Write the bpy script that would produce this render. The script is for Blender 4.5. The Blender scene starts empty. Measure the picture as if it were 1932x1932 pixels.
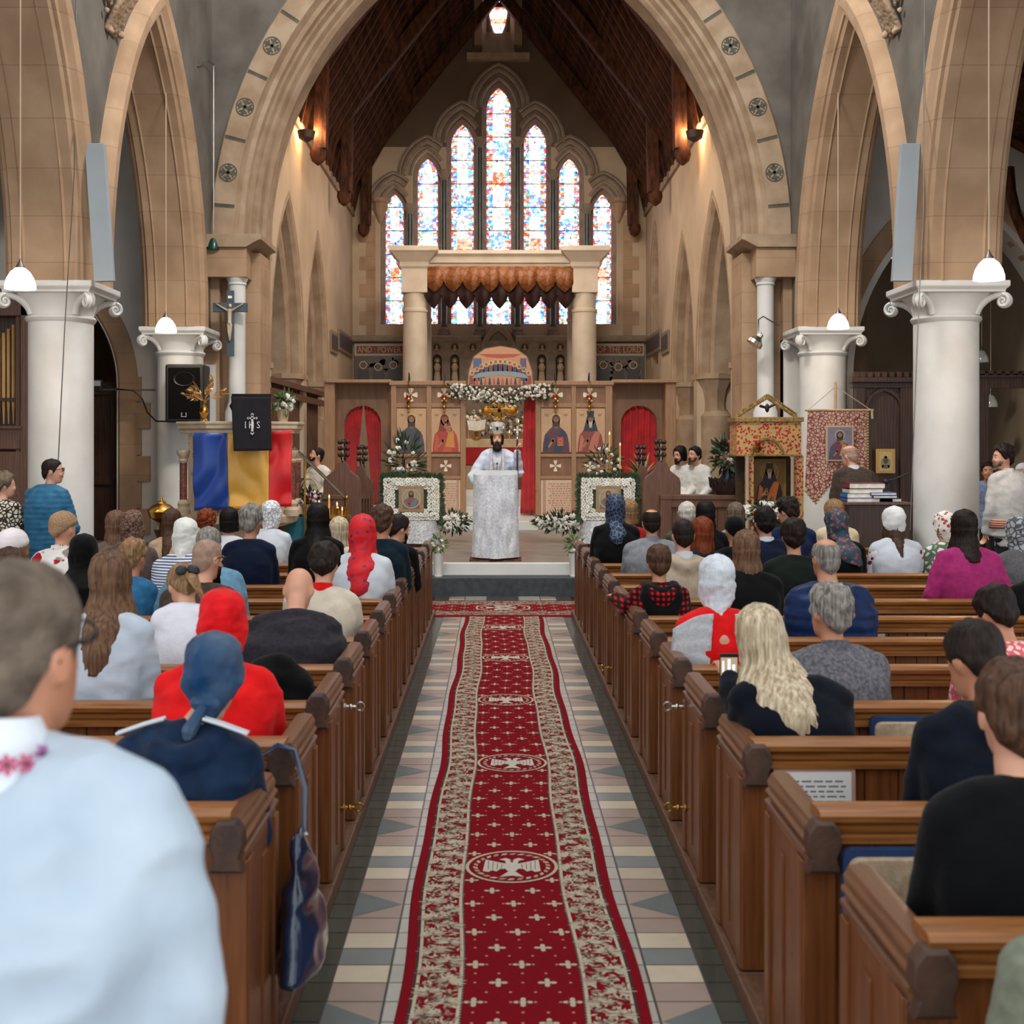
import bpy, bmesh, math, random
from mathutils import Vector, Matrix, noise, Euler
from math import pi, sin, cos, sqrt, radians, atan2, acos
RD = random.Random(11)
COL = bpy.context.scene.collection
F = 2300.0; EX = -0.082; EZ = 1.95          # lens in pixels of a 1932 frame, eye position
def PX(px, Y): return EX + (px-936)/F*Y
def PZ(py, Y): return EZ - (py-838)/F*Y
def P(px, py, Y): return Vector((PX(px, Y), Y, PZ(py, Y)))
def H(h):
    h = h.lstrip('#'); r = [int(h[i:i+2], 16)/255 for i in (0, 2, 4)]
    return tuple(c/12.92 if c <= .04045 else ((c+.055)/1.055)**2.4 for c in r)+(1,)
OFF = {}
# ------------------------------------------------------------------ materials
MATS = {}
def nd(nt, t, **kw):
    n = nt.nodes.new(t)
    for k, v in kw.items():
        if k.startswith('i_'):
            n.inputs[k[2:].replace('_', ' ')].default_value = v
        else: setattr(n, k, v)
    return n
def mat(name, c='#888888', c2=None, rough=.6, metal=0, scale=6, stretch=(1, 1, 1), bump=.15, bscale=None, kind='noise',
        var=.18, spec=.5, emit=0, detail=4, bdist=.01, c3=None, sheen=0, coat=0, param=1.0):
    if name in MATS: return MATS[name]
    m = bpy.data.materials.new(name); m.use_nodes = True; nt = m.node_tree; nt.nodes.clear(); L = nt.links.new
    out = nd(nt, 'ShaderNodeOutputMaterial'); b = nd(nt, 'ShaderNodeBsdfPrincipled')
    L(b.outputs[0], out.inputs[0])
    b.inputs['Roughness'].default_value = rough; b.inputs['Metallic'].default_value = metal
    b.inputs['Specular IOR Level'].default_value = spec
    if sheen: b.inputs['Sheen Weight'].default_value = sheen
    if coat: b.inputs['Coat Weight'].default_value = coat; b.inputs['Coat Roughness'].default_value = .25
    tc = nd(nt, 'ShaderNodeTexCoord'); mp = nd(nt, 'ShaderNodeMapping'); mp.inputs['Scale'].default_value = stretch
    L(tc.outputs['Object'], mp.inputs[0])
    no = nd(nt, 'ShaderNodeTexNoise', i_Scale=scale, i_Detail=detail); L(mp.outputs[0], no.inputs['Vector'])
    ca = H(c); cb = H(c2) if c2 else tuple(min(1, x*(1-2*var)) for x in ca[:3])+(1,)
    ramp = nd(nt, 'ShaderNodeValToRGB'); ramp.color_ramp.elements[0].position = .35; ramp.color_ramp.elements[1].position = .65
    ramp.color_ramp.elements[0].color = cb; ramp.color_ramp.elements[1].color = ca
    L(no.outputs['Fac'], ramp.inputs[0]); colour = ramp.outputs[0]; bsrc = None
    def mix(fac, a, bb, mode='MIX'):
        x = nd(nt, 'ShaderNodeMix', data_type='RGBA', blend_type=mode)
        if hasattr(fac, 'links'): L(fac, x.inputs['Factor'])
        else: x.inputs['Factor'].default_value = fac
        for s, q in (('A', a), ('B', bb)):
            i = [k for k in x.inputs if k.name == s and k.type == 'RGBA'][0]
            if hasattr(q, 'links'): L(q, i)
            else: i.default_value = q
        return [o for o in x.outputs if o.type == 'RGBA'][0]
    def step(src, a, bb):
        r = nd(nt, 'ShaderNodeMapRange'); r.inputs['From Min'].default_value = a; r.inputs['From Max'].default_value = bb
        L(src, r.inputs[0]); return r.outputs[0]
    def wave(sc, dist=0, axis='X', prof='SIN', v=None):
        w = nd(nt, 'ShaderNodeTexWave', bands_direction=axis, wave_profile=prof); w.inputs['Scale'].default_value = sc
        w.inputs['Distortion'].default_value = dist; L(v or mp.outputs[0], w.inputs['Vector']); return w.outputs['Fac']
    if kind == 'attr':
        a = nd(nt, 'ShaderNodeAttribute', attribute_name='Col'); g = mix(1.0, a.outputs['Color'], mix(no.outputs['Fac'], (1-var*1.6,)*3+(1,), (1, 1, 1, 1)), 'MULTIPLY'); colour = g
    elif kind == 'block':                     # stone in courses, fine joints
        br = nd(nt, 'ShaderNodeTexBrick', offset=.5); br.inputs['Scale'].default_value = 1; br.inputs['Mortar Size'].default_value = .006
        br.inputs['Brick Width'].default_value = 40*param; br.inputs['Row Height'].default_value = .36*param; br.inputs['Bias'].default_value = 0
        br.inputs['Color1'].default_value = (1, 1, 1, 1); br.inputs['Color2'].default_value = (.9, .89, .87, 1); br.inputs['Mortar'].default_value = (.74, .72, .69, 1)
        cmb = nd(nt, 'ShaderNodeCombineXYZ'); sp = nd(nt, 'ShaderNodeSeparateXYZ'); L(tc.outputs['Object'], sp.inputs[0])
        ad = nd(nt, 'ShaderNodeMath', operation='ADD'); L(sp.outputs[0], ad.inputs[0]); L(sp.outputs[1], ad.inputs[1])
        L(ad.outputs[0], cmb.inputs[0]); L(sp.outputs[2], cmb.inputs[1]); L(cmb.outputs[0], br.inputs['Vector'])
        colour = mix(1.0, colour, br.outputs['Color'], 'MULTIPLY')
    elif kind == 'wood':
        w = wave(scale*.35, 6, 'X' if param == 1.0 else 'Z'); g = step(w, .2, .95)
        colour = mix(g, colour, H(c3 or c), 'MIX') if c3 else colour
        vo = nd(nt, 'ShaderNodeTexVoronoi'); vo.inputs['Scale'].default_value = 3.1; L(tc.outputs['Object'], vo.inputs['Vector'])
        k = step(vo.outputs['Distance'], .045, .02); colour = mix(k, colour, H('#2a1509'))
        bsrc = w
    elif kind == 'stripe': colour = mix(step(wave(scale, 0, 'Z'), .55-.3*(param-1), .62-.3*(param-1)), ca, H(c2))
    elif kind == 'plaid':
        a = step(wave(scale, 0, 'Z'), .45, .5); d = step(wave(scale, 0, 'X'), .45, .5)
        colour = mix(d, mix(a, ca, H(c2)), mix(a, H(c2), H(c3)))
    elif kind == 'spots':
        vo = nd(nt, 'ShaderNodeTexVoronoi'); vo.inputs['Scale'].default_value = scale; L(mp.outputs[0], vo.inputs['Vector'])
        no2 = nd(nt, 'ShaderNodeTexNoise', i_Scale=scale*1.7, i_Detail=2); L(mp.outputs[0], no2.inputs['Vector'])
        ad = nd(nt, 'ShaderNodeMath', operation='MULTIPLY_ADD'); L(no2.outputs['Fac'], ad.inputs[0]); ad.inputs[1].default_value = .5; L(vo.outputs['Distance'], ad.inputs[2])
        colour = mix(step(ad.outputs[0], .48*param, .53*param), H(c2) if c2 else tuple(x*.6 for x in ca[:3])+(1,), ca)
        if c3:
            hs = step(vo.outputs['Color'], .55, .6) if False else step(no2.outputs['Fac'], .52, .56)
            colour = mix(step(ad.outputs[0], .48*param, .53*param), mix(hs, H(c2), H(c3)), ca)
    elif kind == 'net':                        # lines between cells
        vo = nd(nt, 'ShaderNodeTexVoronoi', feature='DISTANCE_TO_EDGE'); vo.inputs['Scale'].default_value = scale; L(mp.outputs[0], vo.inputs['Vector'])
        colour = mix(step(vo.outputs['Distance'], .04*param, .07*param), H(c2), ca)
    elif kind == 'puffer':
        w = wave(scale, .4, 'Z'); bsrc = w
    elif kind == 'glassart':                   # stained glass: coloured cells, lead lines, light through it
        vo = nd(nt, 'ShaderNodeTexVoronoi'); vo.inputs['Scale'].default_value = scale; vo.inputs['Randomness'].default_value = 1; L(mp.outputs[0], vo.inputs['Vector'])
        r = nd(nt, 'ShaderNodeValToRGB'); r.color_ramp.interpolation = 'CONSTANT'
        cs = ['#ffffff', '#3f86e8', '#ffffff', '#e8402c', '#e6f2ff', '#f8f2ff', '#1d5fc4', '#ffffff', '#d4ecff', '#5f9a60', '#ffffff', '#f3b27a', '#ffffff', '#c2331f', '#eaf4ff']
        e = r.color_ramp.elements; e[0].color = H(cs[0]); e[1].position = 1/len(cs); e[1].color = H(cs[1])
        for i in range(2, len(cs)): e.new(i/len(cs)).color = H(cs[i])
        sp = nd(nt, 'ShaderNodeSeparateColor'); L(vo.outputs['Color'], sp.inputs[0]); L(sp.outputs[0], r.inputs[0])
        v2 = nd(nt, 'ShaderNodeTexVoronoi', feature='DISTANCE_TO_EDGE'); v2.inputs['Scale'].default_value = scale; L(mp.outputs[0], v2.inputs['Vector'])
        at = nd(nt, 'ShaderNodeAttribute', attribute_name='Col')
        c0 = mix(1.0, mix(.22, r.outputs[0], (1, 1, 1, 1)), at.outputs['Color'], 'MULTIPLY'); c0 = mix(step(v2.outputs['Distance'], .02, .05), H('#20202a'), c0)
        em = nd(nt, 'ShaderNodeEmission', i_Strength=emit); L(c0, em.inputs[0]); L(em.outputs[0], out.inputs[0]); MATS[name] = m; return m
    if emit:
        b.inputs['Emission Strength'].default_value = emit; L(colour, b.inputs['Emission Color'])
    L(colour, b.inputs['Base Color'])
    if bump:
        n2 = nd(nt, 'ShaderNodeTexNoise', i_Scale=bscale or scale*4, i_Detail=3); L(mp.outputs[0], n2.inputs['Vector'])
        bp = nd(nt, 'ShaderNodeBump', i_Strength=bump, i_Distance=bdist); L(bsrc or n2.outputs['Fac'], bp.inputs['Height']); L(bp.outputs[0], b.inputs['Normal'])
    MATS[name] = m; return m
# ------------------------------------------------------------------ mesh builder
class MB:
    def __init__(s): s.v = []; s.f = []; s.c = []; s.col = None; s.M = None; s.mi = []; s.mid = 0
    def color(s, h): s.col = H(h) if isinstance(h, str) else h; return s
    def add(s, vs, fs):
        n = len(s.v)
        s.v += [s.M @ Vector(p) for p in vs] if s.M else [Vector(p) for p in vs]
        for f in fs: s.f.append([i+n for i in f]); s.c.append(s.col); s.mi.append(s.mid)
        return s
    def box(s, x0, x1, y0, y1, z0, z1, rz=0):
        vs = [(x, y, z) for z in (z0, z1) for y in (y0, y1) for x in (x0, x1)]
        if rz:
            cx, cy = (x0+x1)/2, (y0+y1)/2; vs = [(cx+(x-cx)*cos(rz)-(y-cy)*sin(rz), cy+(x-cx)*sin(rz)+(y-cy)*cos(rz), z) for x, y, z in vs]
        return s.add(vs, [(0, 2, 3, 1), (4, 5, 7, 6), (0, 1, 5, 4), (2, 6, 7, 3), (0, 4, 6, 2), (1, 3, 7, 5)])
    def poly(s, pts): return s.add(pts, [list(range(len(pts)))])
    def extr(s, pts, d):                       # polygon + thickness vector
        n = len(pts); d = Vector(d); a = [Vector(p) for p in pts]
        return s.add(a+[p+d for p in a], [list(range(n))[::-1], list(range(n, 2*n))]+[(i, (i+1) % n, n+(i+1) % n, n+i) for i in range(n)])
    def lathe(s, prof, c=(0, 0, 0), seg=24, sx=1, sy=1, axis='z', closed=True):
        vs = []; fs = []; n = len(prof)
        for r, z in prof:
            for k in range(seg):
                a = 2*pi*k/seg; p = (r*cos(a)*sx, r*sin(a)*sy, z)
                if axis == 'y': p = (p[0], p[2], p[1])
                if axis == 'x': p = (p[2], p[0], p[1])
                vs.append((c[0]+p[0], c[1]+p[1], c[2]+p[2]))
        for i in range(n-1):
            for k in range(seg):
                k2 = (k+1) % seg; fs.append((i*seg+k, i*seg+k2, (i+1)*seg+k2, (i+1)*seg+k))
        if closed: fs += [list(range(seg))[::-1], list(range((n-1)*seg, n*seg))]
        return s.add(vs, fs)
    def sph(s, c, r, seg=12, rings=8):
        rx, ry, rz = (r, r, r) if not hasattr(r, '__len__') else r
        pr = [(max(1e-4, sin(pi*i/rings)), -cos(pi*i/rings)) for i in range(rings+1)]
        vs = [(c[0]+q*cos(2*pi*k/seg)*rx, c[1]+q*sin(2*pi*k/seg)*ry, c[2]+z*rz) for q, z in pr for k in range(seg)]
        fs = [(i*seg+k, i*seg+(k+1) % seg, (i+1)*seg+(k+1) % seg, (i+1)*seg+k) for i in range(rings) for k in range(seg)]
        return s.add(vs, fs)
    def tube(s, pts, rad, seg=8, cap=True, flat=None, up=None):
        pts = [Vector(p) for p in pts]; n = len(pts)
        if not hasattr(rad, '__len__'): rad = [rad]*n
        T = [(pts[min(i+1, n-1)]-pts[max(i-1, 0)]).normalized() for i in range(n)]
        u = Vector(up) if up else (Vector((0, 0, 1)) if abs(T[0].z) < .9 else Vector((0, 1, 0)))
        vs = []
        for i in range(n):
            a = (u-T[i]*u.dot(T[i])); a = a.normalized() if a.length > 1e-4 else T[i].orthogonal().normalized(); b = T[i].cross(a); u = a
            ra, rb = rad[i] if hasattr(rad[i], '__len__') else (rad[i], rad[i]*(flat or 1))
            for k in range(seg):
                t = 2*pi*k/seg; vs.append(pts[i]+b*ra*cos(t)+a*rb*sin(t))
        fs = [(i*seg+k, i*seg+(k+1) % seg, (i+1)*seg+(k+1) % seg, (i+1)*seg+k) for i in range(n-1) for k in range(seg)]
        if cap: fs += [list(range(seg))[::-1], list(range((n-1)*seg, n*seg))]
        return s.add(vs, fs)
    def limb(s, pts, rad, seg=12):             # tube with rounded ends, joints filled with balls
        s.tube(pts, rad, seg)
        for p, r in zip(pts, rad):
            r = max(r) if hasattr(r, '__len__') else r
            s.sph(p, r*.99, seg, 8)
        return s
    def grid(s, rows):                         # rows of equal point lists
        n = len(rows[0]); vs = [p for r in rows for p in r]
        return s.add(vs, [(i*n+k, i*n+k+1, (i+1)*n+k+1, (i+1)*n+k) for i in range(len(rows)-1) for k in range(n-1)])
    def loft(s, rings, cap=True):
        n = len(rings[0]); vs = [p for r in rings for p in r]; m = len(rings)
        fs = [(i*n+k, i*n+(k+1) % n, (i+1)*n+(k+1) % n, (i+1)*n+k) for i in range(m-1) for k in range(n)]
        if cap: fs += [list(range(n))[::-1], list(range((m-1)*n, m*n))]
        return s.add(vs, fs)
    def mesh(s, name, off=None):
        me = bpy.data.meshes.new(name); off = off or Vector((0, 0, 0))
        me.from_pydata([tuple(p-off) for p in s.v], [], s.f); me.update()
        if any(c is not None for c in s.c):
            at = me.attributes.new('Col', 'FLOAT_COLOR', 'CORNER'); buf = []
            for f, c in zip(s.f, s.c): buf += list(c or (1, 1, 1, 1))*len(f)
            at.data.foreach_set('color', buf)
        return me
    def build(s, name, m, parent=None, smooth=35, bevel=0, fixn=True, local=False, solid=0, sub=0):
        off = Vector((0, 0, 0))
        if parent is not None: off = OFF.get(parent.name, off)
        elif not local:
            xs = [p.x for p in s.v]; ys = [p.y for p in s.v]; off = Vector(((min(xs)+max(xs))/2, (min(ys)+max(ys))/2, min(p.z for p in s.v)))
        me = s.mesh(name, off)
        if fixn:
            bm = bmesh.new(); bm.from_mesh(me); bmesh.ops.remove_doubles(bm, verts=bm.verts, dist=1e-5) if fixn == 2 else None
            bmesh.ops.recalc_face_normals(bm, faces=bm.faces); bm.to_mesh(me); bm.free()
        o = bpy.data.objects.new(name, me); COL.objects.link(o)
        for q in (m if isinstance(m, (list, tuple)) else [m]): me.materials.append(q)
        if isinstance(m, (list, tuple)):
            me.polygons.foreach_set('material_index', s.mi)
        if smooth:
            me.polygons.foreach_set('use_smooth', [True]*len(me.polygons))
            if smooth < 180: me.set_sharp_from_angle(angle=radians(smooth))
        if solid: q = o.modifiers.new('t', 'SOLIDIFY'); q.thickness = solid; q.offset = 0
        if bevel: q = o.modifiers.new('b', 'BEVEL'); q.width = bevel; q.segments = 2; q.limit_method = 'ANGLE'
        if sub: q = o.modifiers.new('s', 'SUBSURF'); q.levels = q.render_levels = sub
        if parent is not None: o.parent = parent
        else: o.location = off
        OFF[o.name] = off
        return o
def tag(o, label=None, cat=None, group=None, kind=None):
    if label: o['label'] = label
    if cat: o['category'] = cat
    if group: o['group'] = group
    if kind: o['kind'] = kind
    return o
def thing(name, label, cat, loc=(0, 0, 0), group=None):
    o = bpy.data.objects.new(name, None); COL.objects.link(o); o.empty_display_size = .1; o.location = loc
    OFF[o.name] = Vector(loc); return tag(o, label, cat, group)
def struct(mb, name, m, **kw):
    mb_off = mb; o = mb.build(name, m, local=True, **kw); o['kind'] = 'structure'; return o
def copy_tree(o, parent=None):
    c = o.copy(); COL.objects.link(c)
    if parent is not None: c.parent = parent
    OFF[c.name] = OFF.get(o.name, Vector((0, 0, 0)))
    for ch in [x for x in bpy.data.objects if x.parent == o and x != c]: copy_tree(ch, c)
    return c
# pointed arches -----------------------------------------------------
def arch_line(w, c, zs, d=0, n=14, z0=None):
    Rr = w+c+d; a1 = acos(max(-1, min(1, -c/Rr))); pts = []
    for i in range(n+1):
        a = pi-(pi-a1)*i/n; pts.append((c+Rr*cos(a), zs+Rr*sin(a)))
    pts += [(-x, z) for x, z in pts[:-1][::-1]]
    if z0 is not None: pts = [(pts[0][0], z0)]+pts+[(pts[-1][0], z0)]
    return pts
def arch_sweep(mb, w, c, zs, prof, to3, n=14, z0=None, i0=0, i1=None):
    lines = [arch_line(w, c, zs, d, n, z0) for d, v in prof]; N = len(lines[0]); i1 = i1 or N
    rings = [[to3(lines[k][i][0], lines[k][i][1], prof[k][1]) for k in range(len(prof))] for i in range(i0, i1)]
    mb.loft(rings); return mb
def wall_arches(mb, s0, s1, z0, z1, ops, to3, v0, v1, ztop=None):
    """wall in (s,z) with pointed openings (sc,w,c,zs,zsill); front at v0 and back at v1"""
    zt = ztop or (lambda s: z1)
    def quad(pts):
        for v in (v0, v1): mb.poly([to3(s, z, v) for s, z in pts])
    cur = s0
    for sc, w, c, zs, sill in sorted(ops):
        quad([(cur, z0), (sc-w, z0), (sc-w, zt(sc-w)), (cur, zt(cur))])
        if sill > z0+1e-3:
            quad([(sc-w, z0), (sc+w, z0), (sc+w, sill), (sc-w, sill)])
        ln = [(sc+x, z) for x, z in arch_line(w, c, zs, 0, 12, sill)]
        for (a, za), (b, zb) in zip(ln, ln[1:]):
            if abs(a-b) > 1e-5: quad([(a, za), (b, zb), (b, zt(b)), (a, zt(a))])
            mb.poly([to3(a, za, v0), to3(b, zb, v0), to3(b, zb, v1), to3(a, za, v1)])
        if sill > z0+1e-3: mb.poly([to3(sc-w, sill, v0), to3(sc+w, sill, v0), to3(sc+w, sill, v1), to3(sc-w, sill, v1)])
        cur = sc+w
    quad([(cur, z0), (s1, z0), (s1, zt(s1)), (cur, zt(cur))])
    for s in (s0, s1): mb.poly([to3(s, z0, v0), to3(s, zt(s), v0), to3(s, zt(s), v1), to3(s, z0, v1)])
    return mb
def text_into(mb, s, size, M, depth=.002, align='CENTER', maxw=None):
    cu = bpy.data.curves.new('t', 'FONT'); cu.body = s; cu.size = size; cu.align_x = align; cu.extrude = depth; cu.resolution_u = 2
    o = bpy.data.objects.new('t', cu); COL.objects.link(o); dg = bpy.context.evaluated_depsgraph_get()
    me = bpy.data.meshes.new_from_object(o.evaluated_get(dg)); k = 1
    if maxw and len(me.vertices):
        xs = [v.co.x for v in me.vertices]; k = maxw/(max(xs)-min(xs))
    mb.add([M @ Vector((v.co.x*k, v.co.y, v.co.z)) for v in me.vertices], [list(p.vertices) for p in me.polygons])
    bpy.data.objects.remove(o); bpy.data.curves.remove(cu); bpy.data.meshes.remove(me)
FACE = Matrix(((1, 0, 0, 0), (0, 0, -1, 0), (0, 1, 0, 0), (0, 0, 0, 1)))      # text standing up, facing the nave (-Y)
def at(x, y, z): return Matrix.Translation((x, y, z)) @ FACE
def fuse(mb, vox, it=4, disp=0, dsc=9, mode=None):
    """voxel-join the solids of mb into one smooth skin"""
    me = mb.mesh('f'); o = bpy.data.objects.new('f', me); COL.objects.link(o)
    q = o.modifiers.new('r', 'REMESH'); q.mode = 'VOXEL'; q.voxel_size = vox; q.adaptivity = 0
    q = o.modifiers.new('s', 'SMOOTH'); q.factor = .5; q.iterations = it
    dg = bpy.context.evaluated_depsgraph_get(); r = bpy.data.meshes.new_from_object(o.evaluated_get(dg))
    bpy.data.objects.remove(o); bpy.data.meshes.remove(me)
    if disp or mode:
        ns = [v.normal.copy() for v in r.vertices]
        for v, n in zip(r.vertices, ns):
            p = v.co; d = 0
            if disp:
                d = disp*(abs(noise.noise(Vector((p.x*dsc*.8, p.y*dsc*.8, p.z*dsc*1.3))))*-2+.5+.6*noise.noise(Vector((p.x*dsc*.4+9, p.y*dsc*.4, p.z*dsc*2.4))))
            if mode: d += mode(p)
            v.co = p+n*d
    r.polygons.foreach_set('use_smooth', [True]*len(r.polygons))
    return r
def meshobj(me, name, m, parent=None):
    me.materials.clear(); me.materials.append(m); o = bpy.data.objects.new(name, me); COL.objects.link(o); me.name = name
    if parent is not None: o.parent = parent
    OFF[o.name] = Vector((0, 0, 0)); return o
# ------------------------------------------------------------------ palette
STONE = mat('buff_stone', '#b39476', '#a08164', rough=.85, scale=2.2, bump=.12, bscale=40, kind='block', param=1.35)
STONE_D = mat('arch_stone', '#a99279', '#93795f', rough=.85, scale=3, bump=.15, bscale=30)
STONE_B = mat('banded_stone', '#ab9377', '#9a8164', rough=.85, scale=2.5, bump=.12, bscale=30)
PLAST = mat('grey_plaster', '#6e675f', '#575149', rough=.9, scale=1.6, bump=.25, bscale=25, detail=6)
CREAM = mat('cream_plaster', '#c8b196', '#b9a286', rough=.9, scale=1.2, bump=.15, bscale=20)
BROWNP = mat('brown_plaster', '#6f5a48', '#5d4a3a', rough=.9, scale=1.5, bump=.1)
WHITE = mat('white_painted_stone', '#d8d8d4', '#cbcac5', rough=.55, scale=2, bump=.06, bscale=30)
WHITEW = mat('white_wall_paint', '#d3cec6', '#c4bfb7', rough=.7, scale=1.5, bump=.08)
WOOD = mat('pew_pine', '#7c4822', '#5a3013', rough=.36, scale=5, stretch=(6, 6, .7), bump=.08, kind='wood', c3='#6b3d1b', spec=.5)
WOODH = mat('pew_pine_rail', '#9c6534', '#74431d', rough=.34, scale=5, stretch=(.7, 8, 8), bump=.08, kind='wood', c3='#8c5829', spec=.5, param=2)
WOODY = mat('pew_pine_cap', '#7a5238', '#5c3a24', rough=.33, scale=5, stretch=(8, .7, 8), bump=.08, kind='wood', c3='#6e482f', spec=.55, param=2)
WOODE = mat('pew_end_grain', '#4c3324', '#33211a', rough=.6, scale=14, bump=.2)
WOODD = mat('dark_oak', '#43291b', '#2b1910', rough=.45, scale=4, stretch=(5, 5, .8), bump=.12, kind='wood', c3='#382115')
WOODR = mat('roof_timber', '#5a3520', '#331d12', rough=.75, scale=4, stretch=(3, 3, 1), bump=.15, spec=.15)
WOODM = mat('stall_oak', '#6f4d38', '#563827', rough=.45, scale=5, stretch=(5, 5, .8), bump=.1, kind='wood', c3='#644331')
WOODI = mat('light_oak_frame', '#a5805f', '#8f6b4c', rough=.5, scale=5, stretch=(5, 5, .8), bump=.08, kind='wood', c3='#9a7455')
WOODP = mat('light_oak_panel', '#8a6448', '#7b573d', rough=.5, scale=4, stretch=(3, 3, .6), bump=.05)
BRASS = mat('brass', '#c79a4b', '#a67a35', rough=.28, metal=1, scale=8, bump=.03)
SILVER = mat('silver', '#cfcac2', '#aca69c', rough=.25, metal=1, scale=8, bump=.03)
BLACK = mat('black_paint', '#141314', '#0e0d0e', rough=.5, bump=.05)
GREYP = mat('grey_enamel', '#9aa1a6', '#8f969b', rough=.4, scale=1, bump=.02)
PAINT = mat('painted_surface', kind='attr', rough=.6, scale=12, var=.12, bump=.05)
PAINTG = mat('gilded_painting', kind='attr', rough=.42, scale=20, var=.15, bump=.12, spec=.6)
PILE = mat('carpet_pile', kind='attr', rough=.95, scale=60, var=.22, bump=.5, bscale=300, bdist=.003, spec=.1)
TILE = mat('glazed_floor_tiles', kind='attr', rough=.2, scale=9, var=.14, bump=.05, bscale=10, spec=.7)
LEAF = mat('plant_leaf', '#2f4a26', '#1c3018', rough=.45, scale=20, bump=.1)
LEAFL = mat('pale_green_leaf', '#5f7d42', '#41602c', rough=.45, scale=20, bump=.1)
PETAL = mat('white_petals', '#f3efe6', '#ddd6c6', rough=.6, scale=20, bump=.1)
PINK = mat('pink_petals', '#d8486c', '#b92c50', rough=.6, scale=20, bump=.1)
REDC = mat('red_curtain_cloth', '#c4101a', '#a00b14', rough=.7, scale=5, bump=.15, sheen=.3)
WAX = mat('candle_wax', '#e8c27c', '#d9a85a', rough=.4, scale=5, bump=0)
FLAME = mat('candle_flame', '#ffd27a', '#ffb347', emit=12, bump=0)
LAMPG = mat('lit_opal_glass', '#fff0dc', '#ffe6c8', emit=9, bump=0)
STEEL = mat('steel_wire', '#8e8a85', '#7a7672', rough=.4, metal=.8, bump=0)
def area(name, loc, rot, sx, sy, e, col):
    l = bpy.data.lights.new(name, 'AREA'); l.shape = 'RECTANGLE'; l.size = sx; l.size_y = sy; l.energy = e; l.color = col
    o = bpy.data.objects.new(name, l); COL.objects.link(o); o.location = loc; o.rotation_euler = rot; return o
def lamp(name, loc, e, col=(1, .75, .5), r=.06, kind='POINT'):
    l = bpy.data.lights.new(name, kind); l.energy = e; l.color = col; l.shadow_soft_size = r
    o = bpy.data.objects.new(name, l); COL.objects.link(o); o.location = loc; return o
# ================================================================== floor
XP = .80                                    # aisle face of the pews
mb = MB(); mb.color('#2c2018').box(-10, 10, -.5, 15.6, -.2, -.004)
mb.color('#4e504c').box(-.82, .82, -.5, 15.6, -.03, 0)
def tile(x0, x1, y0, y1, c, g=.003):
    v = RD.uniform(.9, 1.06); k = tuple(min(1, q*v) for q in H(c)[:3])+(1,)
    mb.color(k).poly([(x0+g, y0+g, .002), (x1-g, y0+g, .002), (x1-g, y1-g, .002), (x0+g, y1-g, .002)])
GRY, PNK, CRM, DRK = '#858b89', '#aa9689', '#cfc0a8', '#484b44'
y = -.35
k = 0
seq = ['C', 'G', 'C', 'P', 'T', 'T2', 'P']
yb = 4.485-.075-1.05*5
n = 0
while yb < 15.5:
    for s in seq:
        for sx in (-1, 1):
            a, b = (.475, .675) if sx > 0 else (-.675, -.475)
            if s in 'CGP': tile(a, b, yb, yb+.15, {'C': CRM, 'G': GRY, 'P': PNK}[s])
            elif s == 'T':
                o, i = (b, a) if sx > 0 else (a, b)
                tile(a, b, yb, yb+.3, PNK); mb.color(H('#6f7876')).poly([(o, yb+.012, .0035), (i+sx*.006, yb+.15, .0035), (o, yb+.288, .0035)])
            if s != 'T2' or True:
                e0, e1 = (.20, .472) if sx > 0 else (-.472, -.20)
                tile(e0, e1, yb, yb+.15, '#b5b1a6'); 
                q0, q1 = (.678, .86) if sx > 0 else (-.86, -.678)
                tile(q0, q1, yb, yb+.15, DRK)
        yb += .15; n += 1
floor = struct(mb, 'floor', TILE, smooth=0, fixn=False)
# ================================================================== nave arcades
RING = [(0, 4.56), (0, 4.66), (-.02, 4.68), (0, 4.70), (0, 5.10), (-.02, 5.12), (0, 5.14), (0, 5.24), (.05, 5.27), (.05, 5.30), (.12, 5.36), (.30, 5.38),
        (.42, 5.25), (.42, 4.55), (.38, 4.47), (.30, 4.42), (.16, 4.43), (.10, 4.49), (.05, 4.50), (.05, 4.53)]
SPR = 3.70
tn = 1
for sx, side in ((-1, 'left'), (1, 'right')):
    to3 = lambda s, z, v, sx=sx: (sx*v, s, z)
    mb = MB(); wall_arches(mb, .2, 19.34, SPR, 10.6, [(c, 2.35, 2.59, SPR, SPR) for c in (5.85, 10.95, 16.05)], to3, 4.59, 5.21)
    struct(mb, 'wall_'+side, PLAST, smooth=0)
    for c in (5.85, 10.95, 16.05):
        mb = MB(); arch_sweep(mb, 2.05, 2.59, SPR, RING, lambda x, z, v, c=c, sx=sx: (sx*v, c+x, z), n=16)
        struct(mb, 'trim_%d' % tn, STONE, smooth=30); tn += 1
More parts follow.
